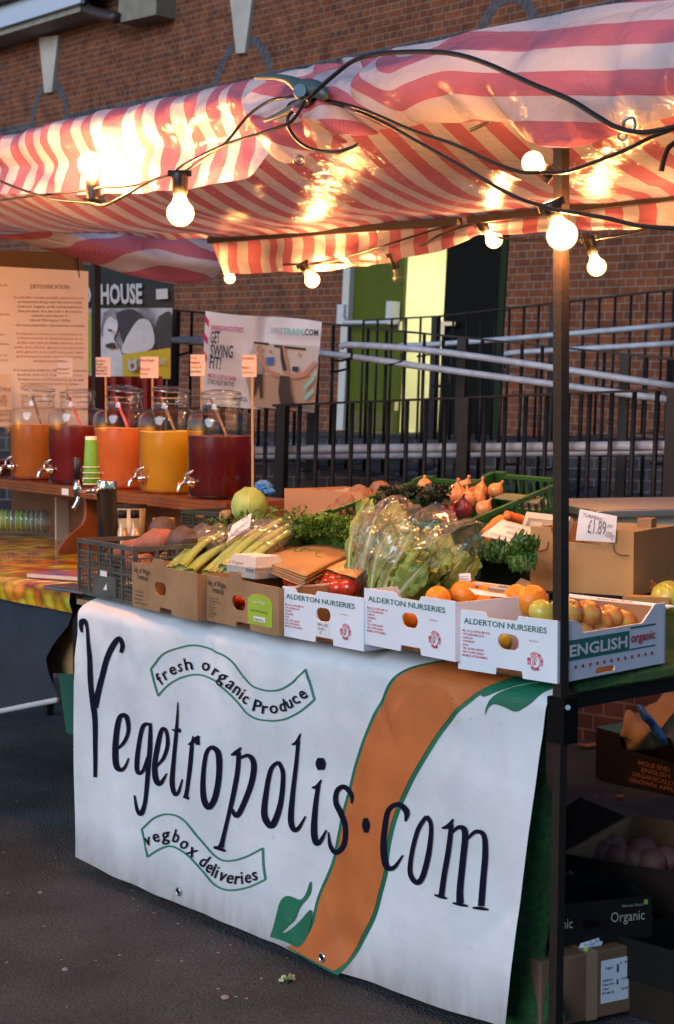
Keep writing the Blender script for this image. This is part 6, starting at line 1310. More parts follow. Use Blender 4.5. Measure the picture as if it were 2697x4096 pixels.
# tap tower
tt = onD(5.28, 428, 1925); Mtt = T(tt.x, tt.y, TZ+.003); hh = tt.z-TZ
tw = thing('tap_tower', 'black cylinder beer tap tower with chrome tap and black handle', 'beer tap', Mtt)
m = MB(); m.lathe([(.052, 0), (.052, .008), (.036, .012), (.0345, hh-.03)], 28, Mtt); obj('column', m, mat('tower black', (.005, .005, .006), .6, spec=.15), tw, True)
m = MB(); m.lathe([(.0355, hh-.03), (.036, hh-.004), (.034, hh), (.0005, hh+.001)], 28, Mtt, cap=False); obj('chrome_cap', m, chrome, tw, True)
d_ = -R_*.85-F_*.35; d_.normalize(); c = V((tt.x, tt.y, onD(5.28, 428, 1965).z))
m = MB(); m.tube([c+d_*.03, c+d_*.045, c+d_*.05, c+d_*.085, c+d_*.10, c+d_*.105], [.014, .016, .011, .010, .013, .013], 14); m.tube([c+d_*.105+V((0, 0, -.016)), c+d_*.105+V((0, 0, .012)), c+d_*.105+V((0, 0, .028)), c+d_*.105+V((0, 0, .04))], [.012, .015, .010, .008], 12)
m.tube(spline([c+d_*.10, c+d_*.10+V((0, 0, -.02)), c+d_*.108+V((0, 0, -.04)), c+d_*.12+V((0, 0, -.06))], 3), .008, 10); obj('chrome_tap', m, chrome, tw, True)
m = MB(); p = c+d_*.105; m.tube([p+V((0, 0, .04)), p+V((0, 0, .05)), p+V((0, 0, .115)), p+V((0, 0, .12))], [.007, .012, .0135, .010], 14); obj('tap_handle', m, mat('handle black', (.008, .008, .008), .3), tw, True)
# cups
cupG = mat('green paper cup', (.12, .35, .03), .5, var=.1, vs=20); cupW = mat('cup white', (.70, .66, .58), .6)
cu_ = onD(5.62, 366, 1940); Mcu = T(*cu_); cs = thing('cup_stack', 'upright stack of green paper cups between the ruby and peach jars', 'cups', Mcu)
m = MB(); m.lathe([(.030, 0), (.0285, .05), (.022, .165), (.021, .168)], 22, Mcu); obj('green_cup', m, cupG, cs, True); m = MB(); m.lathe([(.0212, .164), (.021, .180), (.0005, .181)], 22, Mcu, cap=False); obj('white_base', m, cupW, cs, True)
for k in range(4):
    m = MB(); z = .004+k*.021; m.tube([Mcu @ V((.0305*math.cos(a), .0305*math.sin(a), z)) for a in [2*math.pi*q/20 for q in range(21)]], .0022, 5, cap=False); obj('cup_rim', m, cupW, cs, True)
hc = thing('cup_stack', 'row of clear and green cups lying on their side on the oilcloth under the shelf', 'cups', onD(7.6, 90, 2125)); clearC = clear('clear cup', (.9, .95, .85), .12, .1, .08)
for k in range(11):
    c = onD(7.6, -30+k*20, 2078+k*.6); ax = (onD(7.6, 100, 2080)-onD(7.6, 0, 2078)).normalized(); Mq_ = fr(c, V((0, 0, 1)), ax); m = MB(); m.lathe([(.052, 0), (.054, .004), (.047, .03), (.045, .05)], 22, Mq_, cap=False); o = obj('cup', m, mat('yellow green cup', (.20, .30, .03), .4) if k in (0, 2, 5) else clearC, hc, True)
    m = MB(); m.tube([Mq_ @ V((.054*math.cos(a), .054*math.sin(a), .002)) for a in [2*math.pi*q/22 for q in range(23)]], .0022, 5, cap=False); obj('cup_rim', m, mat('cup rim pale', (.55, .55, .40), .4), hc, True)
# bottles, bucket, cup, books
bg2 = clear('bottle glass', (.95, .95, .9), .12, .05); milk = mat('cloudy ginger drink', (.50, .33, .17), .4)
for px, lb in ((491, 'left of two small bottles of cloudy drink with black caps'), (541, 'right of two small bottles of cloudy drink with black caps')):
    p = onD(5.55, px, 2165); Mo = T(p.x, p.y, TZ+.004); k = (p.z-TZ+.115)/.19; bt_ = thing('bottle', lb, 'bottle', Mo, 'small bottles by the tap tower'); pr = [(.0005, .001), (.028, 0), (.032, .01), (.032, .085*k), (.026, .11*k), (.015, .14*k), (.0135, .175*k)]
    m = MB(); m.lathe(spline(pr, 2), 20, Mo, cap=False); obj('glass_bottle', m, bg2, bt_, True); m = MB(); m.lathe([(r*.93, z) for r, z in pr[:-1]]+[(.0005, .14*k)], 20, Mo, cap=False); obj('drink', m, milk, bt_, True); m = MB(); m.lathe([(.0165, .165*k), (.0165, .187*k), (.0005, .188*k)], 16, Mo); obj('cap', m, black, bt_, True)
p = onD(6.1, 528, 2150); Mo = T(p.x, p.y, TZ); hb = onD(6.1, 528, 2018).z-TZ; bk_ = thing('bucket', 'cream bucket with a dark rim behind the small bottles', 'bucket', Mo); m = MB(); m.lathe([(.045, 0), (.058, hb)], 24, Mo); obj('bucket_body', m, mat('cream pail', (.42, .33, .20), .5), bk_, True); m = MB(); m.lathe([(.060, hb-.012), (.062, hb), (.0005, hb+.001)], 24, Mo, cap=False); obj('rim', m, black, bk_, True)
p = onD(6.0, 656, 2100); Mo = T(p.x, p.y, TZ); hb = onD(6.0, 656, 2072).z-TZ; pc = thing('paper_cup', 'plain brown paper cup behind the beetroots', 'cup', Mo); m = MB(); m.lathe([(.03, 0), (.045, hb), (.043, hb), (.028, .01)], 24, Mo, cap=False); obj('cup_wall', m, card2, pc, True)
def book(label, px0, py0, px1, py1, w_, th, cover, edge, bz=TZ+.004):
    a = onZ(bz, px0, py0); b_ = onZ(bz, px1, py1); M = fr(a, b_-a); L_ = (b_-a).length; r = thing('book', label, 'book', M); m = MB(); m.box((.002, .002, .002), (L_-.002, w_-.002, th-.002), M); obj('pages', m, edge, r); m = MB(); m.box((0, 0, th-.002), (L_, w_, th), M); m.box((0, 0, 0), (L_, w_, .0019), M); obj('cover', m, cover, r)
book('dark thin book at the edge of the drinks table next to the grey crate', 172, 2352, 330, 2378, .12, .010, mat('dark cover', (.06, .035, .025), .25, col2=(.10, .12, .16), vs=12), mat('slate edge', (.15, .18, .22), .5))
book('paperback with a blue and orange cover lying on the fruit oilcloth', 105, 2310, 330, 2326, .14, .018, mat('blue orange cover', (.10, .10, .35), .3, col2=(.50, .12, .04), vs=11), mat('page edge', (.62, .48, .38), .7), TZ+.005)
# menu board behind the jars
mb_ = thing('menu_board', 'laminated menu sheet about DETOXIFICATION hung from the side bar behind the jars', 'sign', onX(BX+.05, 180, 1300))
XB = BX+.06; m = MB(); quad3(m, [onX(XB, -300, 1700), onX(XB, 352, 1720), onX(XB, 354, 1085), onX(XB, -300, 1050)], .006); obj('sheet', m, mat('laminated sheet', (.85, .76, .70), .3, coat=.3), mb_)
def btx(s, x0, x1, y, h, mtl, y2=None):
    A = onX(XB, x0*.702, 900+y*.702); B = onX(XB, x1*.702, 900+(y2 or y+(x1-x0)*.012)*.702); m = MB(); text_into(m, s, A, B, V((0, 0, 1)), h, .003, 0); obj('printed_lettering', m, mtl, mb_)
gI2 = mat('grey text', (.20, .12, .10), .6); rI2 = mat('faded red text', (.50, .16, .10), .6)
btx('DETOXIFICATION', 175, 393, 362, .021, mat('brown text', (.10, .06, .05), .6))
for s, x0, x1, y, im in (('Kombucha contains multiple species of yeast', 80, 480, 418, rI2), ('and bacteria along with the amino acids,', 100, 470, 444, gI2), ('enzymes, organic acids, and polyphenols', 98, 470, 470, gI2), ('they produce. It is also rich in B-complex', 102, 465, 496, gI2), ('vitamins and vitamin C.', 180, 388, 522, gI2), ('(about 750 mg per 500ml', 170, 400, 548, gI2), ('- the exact quantities vary between samples).', 78, 484, 576, gI2), ('Kombucha is resistant to contamination by', 92, 470, 625, rI2), ('airborne moulds or bacterial spores by its', 98, 472, 650, rI2), ('acidity and mild alcoholic element, from', 96, 472, 676, rI2), ('acetic acid, ethanol, gluconic acid, glucuronic', 82, 484, 702, rI2), ('acid, glycerol, lactic acid, usnic acid. Usnic', 92, 474, 728, rI2), ('acid possesses a wide range of interesting', 92, 472, 754, rI2), ('biological properties.', 190, 340, 780, rI2), ('It is a potent antibiotic effect against harmful', 76, 492, 832, gI2), ('bacteria, such as E. Coli, Streptococcus,', 98, 468, 858, gI2), ('Streptococcus and Pneumococcus, as well', 102, 474, 884, gI2), ('as protecting viruses and protozoons.', 118, 450, 908, gI2), ('include', -30, 42, 348, gI2), ('antibiotic', -30, 55, 515, rI2), ('prevention', -50, 50, 683, gI2), ('risk of', -30, 40, 748, rI2), ('allowed', -30, 45, 775, rI2), ('content', -40, 22, 630, gI2)): btx(s, x0, x1, y, .0125, im)
m = MB(); quad3(m, [onX(XB-.03, -300, 1064), onX(XB-.03, 333, 1082), onX(XB-.03, 334, 1012), onX(XB-.03, -300, 992)], .02); hb_ = thing('header_board', 'brown wooden board hanging above the menu sheet', 'board', onX(XB-.03, 180, 1050)); obj('board', m, mat('brown board', (.12, .07, .025), .6), hb_)
m = MB(); m.tube([onX(XB, 318, 1110), onX(XB, 310, 1050), onX(XB, 312, 950), onX(XB, 330, 925), onX(XB, 340, 935), onX(XB, 318, 1010)], .004, 5); obj('wire_hook', m, black, mb_)
lp = thing('poster', 'small white poster reading LIFE POD at the left edge behind the first jar', 'poster', onX(XB+.15, 20, 1600)); m = MB(); quad3(m, [onX(XB+.15, -200, 1705), onX(XB+.15, 47, 1705), onX(XB+.15, 47, 1495), onX(XB+.15, -200, 1490)], .003); obj('sheet', m, mat('poster paper', (.70, .56, .46), .5), lp)
for s, x0, x1, y, h in (('HAPPY GUT FREAK', -60, 44, 1566, .02), ('LIFE', 0, 26, 1603, .028), ('POD', 2, 27, 1624, .026), ('MAKE YOUR OWN', -50, 44, 1650, .014), ('KOMBUCHA IN IT', -50, 44, 1664, .014), ('HAPPY BREWING', -40, 44, 1686, .012)):
    m = MB(); text_into(m, s, onX(XB+.15, x0, y), onX(XB+.15, x1, y), V((0, 0, 1)), h, .003); obj('printed_lettering', m, gI2, lp)
m = MB(); quad3(m, [onX(BX+.3, 225, 2160), onX(BX+.3, 285, 2160), onX(BX+.3, 285, 2000), onX(BX+.3, 225, 1990)], .01); wb = thing('white_box', 'pale cardboard box standing on the oilcloth behind the curved bracket', 'box', onX(BX+.3, 250, 2160)); obj('carton', m, mat('pale carton', (.62, .48, .36), .7), wb)
# ================================================================ BANNERS ON THE RAILINGS
def flat(root, name, pts, cv, D, mtl, off=0, th=0):
    if 'strip' not in name and 'square' not in name: pts = spline(pts+[pts[0]], 4)[:-1]
    P = [onD(D-off, *cv(*p)) for p in pts]; m = MB(); m.add(P, [tuple(range(len(P)))]); return obj(name, m, mtl, root)
Z3 = lambda x, y: (x*.702, 900+y*.702); Z4 = lambda x, y: (700+x*.702, 900+y*.702)
def ell(cx, cy, a, b_, rot=0, n_=18):
    c, s = math.cos(rot), math.sin(rot); return [(cx+a*math.cos(q)*c-b_*math.sin(q)*s, cy+a*math.cos(q)*s+b_*math.sin(q)*c) for q in [2*math.pi*k/n_ for k in range(n_)]]
hbn = thing('house_banner', 'black and white banner with the word HOUSE and a yellow strip, behind the stall upright', 'banner', onD(9.6, 540, 1510)); DH = 9.3
m = MB(); m.add([onD(DH, *Z3(*p)) for p in ((-100, 150), (990, 290), (995, 472), (-100, 480))], [(0, 1, 2, 3)]); obj('black_panel', m, mat('banner black', (.012, .011, .012), .6), hbn)
m = MB(); m.add([onD(DH, *Z3(*p)) for p in ((-100, 476), (985, 468), (972, 876), (-100, 830))], [(0, 1, 2, 3)]); obj('photo_panel', m, mat('grey photo', (.45, .46, .48), .6, col2=(.10, .10, .11), vs=7), hbn)
m = MB(); text_into(m, 'HOUSE', onD(DH-.02, *Z3(575, 448)), onD(DH-.02, *Z3(812, 444)), V((0, 0, 1)), .118, .004, .035); obj('printed_lettering', m, mat('banner white ink', (.50, .50, .50), .6), hbn); m = MB(); text_into(m, 'BAKED', onD(DH-.02, *Z3(250, 456)), onD(DH-.02, *Z3(522, 449)), V((0, 0, 1)), .118, .004, .02); obj('printed_lettering', m, mat('banner white ink', (.50, .50, .50), .6), hbn)
gy = [mat('photo light grey', (.60, .60, .62), .6, var=.15, vs=8), mat('photo mid grey', (.25, .25, .27), .6, var=.4, vs=9), mat('photo dark grey', (.03, .03, .035), .6, var=.3, vs=10)]
for k, (nm, pts, g) in enumerate((('person_print', [(575, 560), (590, 500), (640, 480), (670, 540), (668, 600), (650, 650), (690, 720), (720, 860), (575, 862)], 0), ('hair_print', [(590, 500), (640, 478), (675, 530), (660, 540), (620, 520), (590, 570), (585, 640), (575, 600)], 1), ('crowd_print', [(660, 500), (760, 480), (830, 560), (760, 640), (720, 700), (690, 640)], 2), ('crowd_print', [(905, 520), (975, 500), (970, 700), (900, 715), (880, 620)], 2), ('crowd_print', [(720, 640), (790, 540), (860, 560), (870, 700), (700, 730)], 0), ('crowd_print', [(600, 680), (650, 670), (660, 700), (610, 700)], 2), ('mouth_print', ell(628, 600, 14, 7, .3), 2))): flat(hbn, nm, pts, Z3, DH, gy[g], .015+.004*k)
flat(hbn, 'yellow_strip', [(700, 738), (972, 700), (972, 876), (702, 868)], Z3, DH, mat('mustard strip', (.55, .40, .01), .6), .05); flat(hbn, 'green_strip', [(505, 500), (530, 500), (530, 850), (503, 845)], Z3, DH, mat('olive strip', (.28, .30, .03), .6), .05)
m = MB(); text_into(m, 'LOCAL BALANCE', onD(DH-.07, *Z3(790, 800)), onD(DH-.07, *Z3(946, 795)), V((0, 0, 1)), .036, .002, .02); obj('printed_lettering', m, MT['banner white ink'], hbn)
m = MB(); P = [onD(DH-.07, *Z3(*p)) for p in ell(758, 805, 19, 24)]; m.tube(P+[P[0]], .012, 6); m.tube([onD(DH-.07, *Z3(738, 765)), onD(DH-.07, *Z3(742, 800))], .010, 6); m.tube([onD(DH-.07, *Z3(782, 760)), onD(DH-.07, *Z3(770, 790))], .010, 6); obj('logo', m, MT['banner white ink'], hbn)
flat(hbn, 'square_logo', [(890, 365), (955, 362), (957, 420), (890, 424)], Z3, DH, MT['banner white ink'], .03)
sb = thing('dance_banner', 'white vinyl banner GET SWING FIT tied to the middle railing, half a photo of dancers', 'banner', onD(9.1, 1050, 1630))
DS = 8.75
m = MB()
def sbf(u, v):
    top = lerpl([(0, 490), (.5, 520), (1, 552)], u); bot = lerpl([(0, 1020), (.4, 1045), (1, 1072)], u); x = lerpl([(0, 175), (1, 838)], u)*(1-v)+lerpl([(0, 150), (1, 795)], u)*v; y = top+(bot-top)*v+10*math.sin(u*math.pi*2)*(1-v)*.6
    p = onD(DS, *Z4(x, y)); return p+F_*(.04*math.exp(-((u-.52)/.05)**2)*(1-v)+.012*fnz((u*5, v*3, 95)))
m.grid(sbf, 50, 24); obj('vinyl_sheet', m, mat('pale banner vinyl', (.80, .84, .90), .5, var=.05, vs=3), sb, True)
def sb_on(x, y, off=.06): return onD(DS-off, *Z4(x, y))
def sflat(nm, pts, mtl, off=.06): m = MB(); m.add([sb_on(x, y, off) for x, y in pts], [tuple(range(len(pts)))]); obj(nm, m, mtl, sb)
pk_ = mat('magenta print', (.62, .02, .16), .6)
for y in (510, 610, 710): sflat('pink_stripe', [(173-(y-510)*.06, y), (195-(y-510)*.06, y+38), (193-(y-510)*.06, y+75), (170-(y-510)*.06, y+40)], pk_)
for s, x0, x1, y, y2, h, im in (('SWINGDANCE FITNESS', 205, 390, 597, 612, .028, pk_), ('GET', 203, 256, 672, 674, .070, ink), ('SWING', 200, 330, 750, 757, .072, ink), ('FIT!', 195, 260, 815, 822, .070, ink), ('MON 9.20/10.10AM', 188, 345, 868, 890, .026, pk_), ('STIRCHLEY BATHS', 185, 335, 902, 920, .026, ink), ('SCHOOL', 330, 412, 1000, 1004, .024, ink)):
    m = MB(); text_into(m, s, sb_on(x0, y), sb_on(x1, y2), V((0, 0, 1)), h, .004, .02); obj('printed_lettering', m, im, sb)
for s, x0, x1, im in (('SWING', 545, 612, mat('faded grey ink', (.45, .47, .5), .6)), ('TRAIN', 614, 728, mat('aqua ink', (.25, .60, .52), .6)), ('.COM', 730, 816, ink)):
    m = MB(); text_into(m, s, sb_on(x0, 618+(x0-545)*.05), sb_on(x1, 618+(x1-545)*.05), V((0, 0, 1)), .036, .004, .03); obj('printed_lettering', m, im, sb)
tan = mat('photo floor tan', (.45, .32, .24), .6); skin = mat('photo skin', (.50, .27, .20), .6); ww = mat('photo white wall', (.58, .55, .52), .6)
sflat('photo_wall', [(452, 672), (820, 690), (808, 860), (400, 850), (425, 740)], ww, .065); sflat('photo_floor', [(400, 850), (808, 860), (793, 1068), (440, 1035)], tan, .065)
sflat('photo_bar', [(450, 664), (536, 672), (534, 684), (448, 676)], ink, .075); sflat('photo_bar', [(566, 682), (746, 702), (744, 714), (566, 696)], ink, .075)
for nm, pts, mt_, o_ in (('dancer_leg', [(455, 845), (500, 850), (500, 985), (486, 990), (478, 900), (462, 960), (448, 985)], ink, .08), ('dancer_body', [(460, 740), (505, 745), (505, 850), (455, 850)], gy[1], .082), ('dancer_arm', [(470, 740), (488, 730), (520, 800), (545, 830), (600, 845), (610, 868), (560, 862), (510, 825)], skin, .085), ('dancer_arm', [(640, 840), (690, 850), (740, 830), (795, 770), (806, 790), (750, 860), (690, 878), (640, 868)], skin, .085), ('dancer_head', ell(482, 708, 18, 24), skin, .085), ('dancer_head', ell(615, 712, 16, 22), skin, .085), ('dancer_hair', [(600, 700), (612, 690), (622, 760), (640, 830), (615, 830), (602, 760)], gy[2], .087), ('dancer_neck', [(610, 735), (635, 740), (652, 850), (630, 870), (612, 830)], skin, .083), ('dancer_top', [(598, 858), (652, 862), (660, 950), (680, 1022), (600, 1020), (590, 950)], gy[2], .09), ('dancer_shirt', [(520, 755), (565, 750), (560, 800), (525, 795)], mat('photo blue', (.04, .15, .50), .6), .08), ('dancer_shorts', [(670, 805), (706, 808), (700, 838), (668, 832)], mat('photo navy', (.02, .03, .08), .6), .08), ('dancer_head', ell(708, 738, 7, 14), skin, .08), ('dancer_head', ell(545, 722, 7, 10), skin, .08), ('aqua_stripe', [(732, 920), (795, 848), (795, 880), (735, 948)], MT['aqua ink'], .092), ('aqua_stripe', [(730, 985), (790, 925), (790, 955), (745, 1000)], MT['aqua ink'], .092)): sflat(nm, pts, mt_, o_)
rc = mat('red cloth behind', (.25, .02, .015), .8)
rd = thing('red_cloth', 'dark red cloth behind the jars under the yellow strip banner', 'cloth', onD(9.2, 500, 1700)); m = MB(); m.grid(lambda u, v: onD(9.15+.05*math.sin(u*30), 350+u*300, 1505+v*240), 40, 4); obj('cloth', m, rc, rd, True)
# ================================================================ UNDER THE TABLE
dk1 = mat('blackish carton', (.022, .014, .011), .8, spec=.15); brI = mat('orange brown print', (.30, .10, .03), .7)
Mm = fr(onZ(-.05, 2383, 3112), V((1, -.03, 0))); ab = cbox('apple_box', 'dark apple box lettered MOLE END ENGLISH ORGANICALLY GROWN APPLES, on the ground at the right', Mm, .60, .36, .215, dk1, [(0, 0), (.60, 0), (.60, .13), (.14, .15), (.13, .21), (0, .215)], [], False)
for i, (s, x0, x1) in enumerate((('MOLE END', .235, .40), ('ENGLISH', .25, .40), ('ORGANICALLY', .20, .43), ('GROWN APPLES', .185, .46))): btext(ab, Mm, s, x0, .100-i*.026, x1, .018, brI, .03)
m = MB(); quad3(m, [Mm @ V(p) for p in ((0, 0, .217), (.13, 0, .212), (.20, .14, .235), (.06, .18, .235))]); obj('lid_corner', m, mat('teal card', (.05, .17, .15), .7), ab)
def crumple(name, label, cat, pts, D, mtl, amp=.03, seed=0, dd=.06):
    """puffed crumpled bag over an outline"""
    m = MB(); cx = sum(p[0] for p in pts)/len(pts); cy = sum(p[1] for p in pts)/len(pts); P = spline(pts+[pts[0]], 4); c0 = onD(D, cx, cy)
    for s in (1, -1):
        def f_(u, v):
            k = u*(len(P)-1); i = min(int(k), len(P)-2); t = k-i; ox = P[i][0]*(1-t)+P[i+1][0]*t; oy = P[i][1]*(1-t)+P[i+1][1]*t; p = onD(D, cx+(ox-cx)*v, cy+(oy-cy)*v); q = (1-v*v)
            return p-F_*(s*dd*max(0, q)**.6)+V((fnz(p*14, seed), fnz(p*13, seed+3), fnz(p*14, seed+5)))*amp*(1 if v > .05 else 0)
        m.grid(f_, 40, 16)
    o = obj(name, m, mtl, None, True); tag(o, label, cat); seat(o, c0); return o
crumple('paper_bag', 'crumpled brown paper bags stuffed into the dark apple box', 'paper bag', [(2460, 2965), (2500, 2860), (2560, 2830), (2640, 2790), (2760, 2760), (2780, 2990), (2600, 2990), (2500, 2990)], 6.2, mat('pale kraft', (.45, .27, .12), .6, col2=(.35, .19, .07), vs=9), .05, 2, .1)
crumple('blue_plastic_bag', 'long twisted blue plastic bag sticking out of the apple box', 'plastic bag', [(2545, 2825), (2575, 2830), (2610, 2880), (2660, 2925), (2685, 2985), (2650, 2975), (2600, 2930), (2560, 2880)], 6.0, MT['blue plastic'], .02, 5, .03)
lf_ = mat('dead leaf', (.30, .10, .03), .7); 
for x, y, z_, lb, w_ in ((2345, 2992, -.07, 'curled brown leaf on the ground left of the apple box', .05), (2478, 3200, -.05, 'small dry leaf on the ground below the apple box', .02)):
    p = onZ(z_, x, y); m = MB(); m.grid(lambda u, v: p+R_*((u-.5)*w_*1.6)+F_*((v-.5)*w_)+V((0, 0, .012+.3*w_*abs(u-.5)+.01*math.sin(v*6))), 8, 6); o = obj('fallen_leaf', m, lf_, None, True); tag(o, lb, 'leaf'); seat(o, p)
p = onZ(gz(-.9), 1150, 3935); m = MB(); rnd = random.Random(3)
for k in range(7): frill(m, p+V((rnd.uniform(-.012, .012), rnd.uniform(-.012, .012), .006+.004*k*.5)), .010, rnd, .4)
o = obj('lettuce_scrap', m, mat('pale scrap leaf', (.40, .48, .25), .6), None, True); tag(o, 'tiny pale green scrap of leaf on the asphalt in front of the banner', 'leaf scrap'); seat(o, p)
# open brown tray
za = .30; A = onZ(za, 2240, 3412); B = onZ(za, 2700, 3490); Mt2 = fr((A.x, A.y, .10), V(((B-A).x, (B-A).y, 0))); wt2 = (B-A).length
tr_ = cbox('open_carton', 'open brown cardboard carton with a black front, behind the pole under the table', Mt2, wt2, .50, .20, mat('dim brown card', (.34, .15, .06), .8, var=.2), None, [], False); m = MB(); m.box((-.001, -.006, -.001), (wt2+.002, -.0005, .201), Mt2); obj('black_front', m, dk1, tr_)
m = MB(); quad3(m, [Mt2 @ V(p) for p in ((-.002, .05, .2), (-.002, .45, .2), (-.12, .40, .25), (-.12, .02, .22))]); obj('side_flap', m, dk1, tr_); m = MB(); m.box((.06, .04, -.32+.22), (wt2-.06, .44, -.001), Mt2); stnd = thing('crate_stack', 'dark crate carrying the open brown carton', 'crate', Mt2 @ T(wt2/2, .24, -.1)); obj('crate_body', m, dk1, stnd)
pkM = mat('pinkish potato', (.34, .14, .11), .6, var=.3, vs=12)
for k, (x, y) in enumerate(((2350, 3400), (2420, 3410), (2480, 3425), (2545, 3435), (2610, 3450), (2660, 3440), (2450, 3385), (2570, 3400))): veg('potato', 'pinkish potato in the open carton under the table', 'potato', onZ(za-.06, x, y), (.045, .04, .035), pkM, .15, 2, k, 'potatoes in the open carton')
# black organic box, brown carton with label
Mo = fr(onZ(.17, 2400, 3850), V((-.25, -1, 0)).normalized()*-1); 
q0 = onZ(.03, 2160, 4100); q1 = onZ(.03, 2524, 4022); Mk2 = fr((q0.x, q0.y, .015), V((q1.x-q0.x, q1.y-q0.y, 0))); wk = (V((q1.x, q1.y))-V((q0.x, q0.y))).length
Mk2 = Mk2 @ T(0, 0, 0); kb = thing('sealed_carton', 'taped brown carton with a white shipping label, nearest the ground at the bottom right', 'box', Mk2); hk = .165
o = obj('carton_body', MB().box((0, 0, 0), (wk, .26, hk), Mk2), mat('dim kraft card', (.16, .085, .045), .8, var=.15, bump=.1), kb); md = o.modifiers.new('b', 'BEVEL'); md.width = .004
m = MB(); m.box((wk*.5, -.0006, .0), (wk*.62, .0, hk+.0), Mk2); m.box((wk*.5, 0, hk+.0002), (wk*.62, .26, hk+.0008), Mk2); obj('tape', m, mat('brown tape', (.30, .20, .12), .25), kb)
m = MB(); m.box((wk*.66, -.0012, .035), (wk*.965, -.0003, .14), Mk2); obj('shipping_label', m, mat('blue white label', (.65, .72, .80), .5), kb)
for i, (s, a, b_, z) in enumerate((('Organic', .70, .78, .118), ('GROWER NO 12', .67, .78, .088), ('Produce of Spain', .67, .80, .078), ('Class I', .67, .74, .068), ('Net weight 5 kg', .67, .80, .058), ('L 4', .87, .94, .125), ('B 12/10', .88, .95, .085), ('5021 90', .88, .95, .06))): btext(kb, Mk2, s, wk*a, z, wk*b_, .006, ink, .01, y=-.0014)
m = MB(); m.box((wk*.83, -.0018, .105), (wk*.855, -.0013, .125), Mk2); m.box((wk*.83, -.0018, .075), (wk*.85, -.0013, .088), Mk2); obj('label_mark', m, inkG, kb)
al = thing('crop_label', 'white label British Organic ASPARAGUS leaning on the brown carton', 'label', onY(.16, 2350, 3810)); m = MB(); quad3(m, [onY(.14, 2309, 3812), onY(.20, 2400, 3795), onY(.22, 2428, 3728), onY(.17, 2338, 3736)], .002); obj('label_card', m, MT['blue white label'], al)
for s, (x0, y0), (x1, y1) in (('British Organic ASPARAGUS', (2340, 3752), (2418, 3746)), ('10 x 250g    250g bunch', (2334, 3768), (2412, 3762)), ('SALAD FIELDS', (2330, 3783), (2372, 3779))):
    m = MB(); text_into(m, s, onY(.14, x0, y0), onY(.185, x1, y1), V((0, 0, 1)), .006, .004); obj('printed_lettering', m, ink, al)
m = MB(); m.add([onY(.15, 2345, 3788)+V((0, -.006, 0)), onY(.15, 2362, 3786)+V((0, -.006, 0)), onY(.15, 2358, 3803)+V((0, -.006, 0)), onY(.15, 2340, 3805)+V((0, -.006, 0))], [(0, 1, 2, 3)]); obj('green_mark', m, MT['lime label'], al)
a0 = onY(.30, 2140, 3760); Mbk = fr(onZ(.19, 2150, 3790), V((.45, 1, 0))); bo = cbox('black_produce_box', 'black carton with thin script lettering Organic, standing on the brown carton by the pole', Mbk, .30, .22, .10, mat('black carton', (.006, .006, .006), .6, spec=.2), None, [slot(.14, .045, .05, .022)], False)
wI = mat('thin pale script', (.30, .34, .26), .6)
btext(bo, Mbk, 'Organic', .19, .045, .28, .026, wI); btext(bo, Mbk, 'Organic', .01, .04, .09, .026, wI); btext(bo, Mbk, 'Natures Select', .22, .08, .275, .007, wI)
m = MB(); m.box((.278, -.001, .082), (.288, -.0003, .094), Mbk); obj('leaf_mark', m, mat('lime mark', (.15, .35, .05), .5), bo)
rl = thing('lettuce_bag', 'bagged romaine lettuce half hidden behind the pole under the table', 'bag of lettuce', onY(.3, 2240, 3600))
for k, (a, b_) in enumerate((((2200, 3620), (2165, 3430)), ((2220, 3620), (2200, 3440)), ((2250, 3620), (2262, 3480)), ((2270, 3610), (2300, 3520)))): leaf(rl, onY(.38, *a), onY(.42, *b_), .035, 90+k, .01)
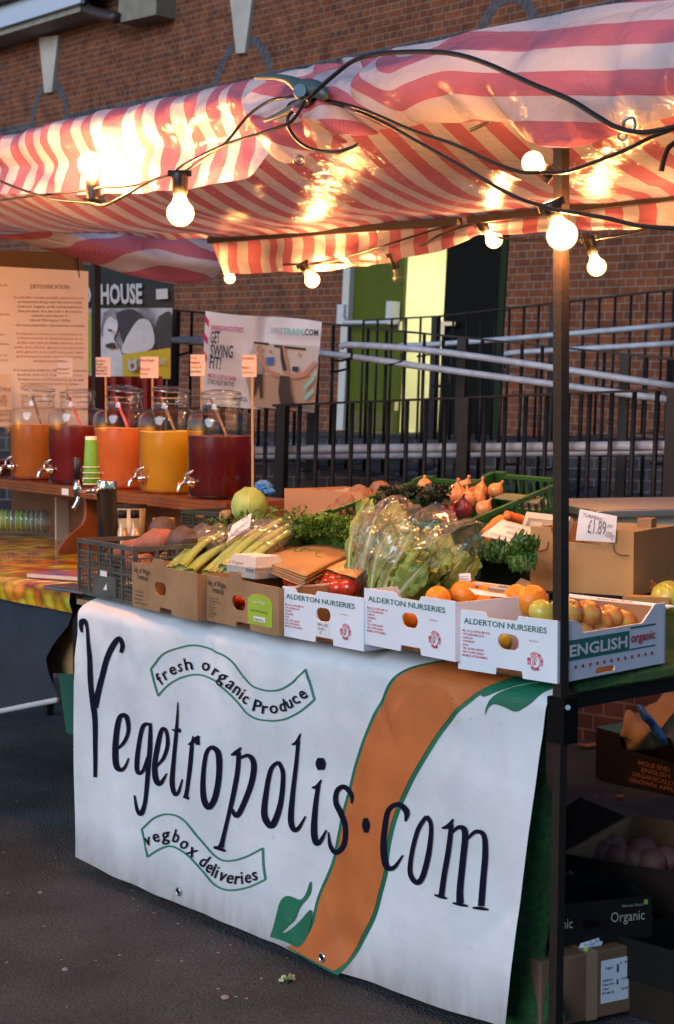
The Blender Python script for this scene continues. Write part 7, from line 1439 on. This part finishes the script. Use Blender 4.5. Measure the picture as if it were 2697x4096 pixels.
m = MB(); m.grid(lambda u, v: onY(.33+.05*u, 2150+u*175-30*v*(1-u), 3620-v*230*(1-.5*u))+V((fnz((u*6, v*6, 1)), fnz((u*6, v*6, 4)), fnz((u*6, v*6, 8))))*.02, 20, 20); obj('plastic_bag', m, bagM, rl, True)
# black tray at right with pepper
Mtr = fr(onZ(.20, 2470, 3740), V((1, .1, 0))); bt3 = cbox('black_produce_tray', 'black cardboard tray holding a red pepper, at the bottom right', Mtr @ T(0, 0, -.1), .50, .34, .10, MT['black carton'], None, [], False); obj('under_tray', MB().box((.01, .01, -.19), (.49, .33, -.101), Mtr), dk1, bt3)
rp = onZ(.145, 2573, 3712)
pr_ = thing('red_pepper', 'red bell pepper with a green stalk, glowing faintly in the black tray', 'pepper', rp); m = MB()
vs = []; 
for i in range(13):
    a = math.pi*i/12
    for k in range(24): b_ = 2*math.pi*k/24; r = .042*(1+.10*math.cos(4*b_)*math.sin(a)); vs.append(rp+V((r*math.sin(a)*math.cos(b_), r*math.sin(a)*math.sin(b_), .040*math.cos(a)-.012*math.exp(-(a/.4)**2))))
m.add(vs, [(i*24+k, (i+1)*24+k, (i+1)*24+(k+1) % 24, i*24+(k+1) % 24) for i in range(12) for k in range(24)]); obj('pepper_skin', m, tomM, pr_, True)
m = MB(); m.tube([rp+V((0, 0, .026)), rp+V((.0, -.002, .034)), rp+V((.004, -.006, .055))], [.014, .006, .005], 8); obj('pepper_stalk', m, stalkM, pr_, True)

rnd = random.Random(9)
for k, (x, y) in enumerate(((420, 3720), (160, 3560), (700, 3960), (900, 4040), (1500, 4060), (260, 3900))):
    p = onZ(gz(-1.6), x, y); p.z = gz(p.x)+.001; m = MB()
    s_ = rnd.uniform(.006, .013); m.ball(p+V((0, 0, s_*.25)), (s_, s_*.8, s_*.4), .4, 3, k, 8, 6)
    o = obj('stone_chip', m, mat('pale stone chip', (.30, .28, .26), .8) if k % 2 else asph, None, False); tag(o, 'tiny loose stone chip lying on the asphalt in front of the banner', 'stone', 'stone chips on the asphalt'); seat(o, p)
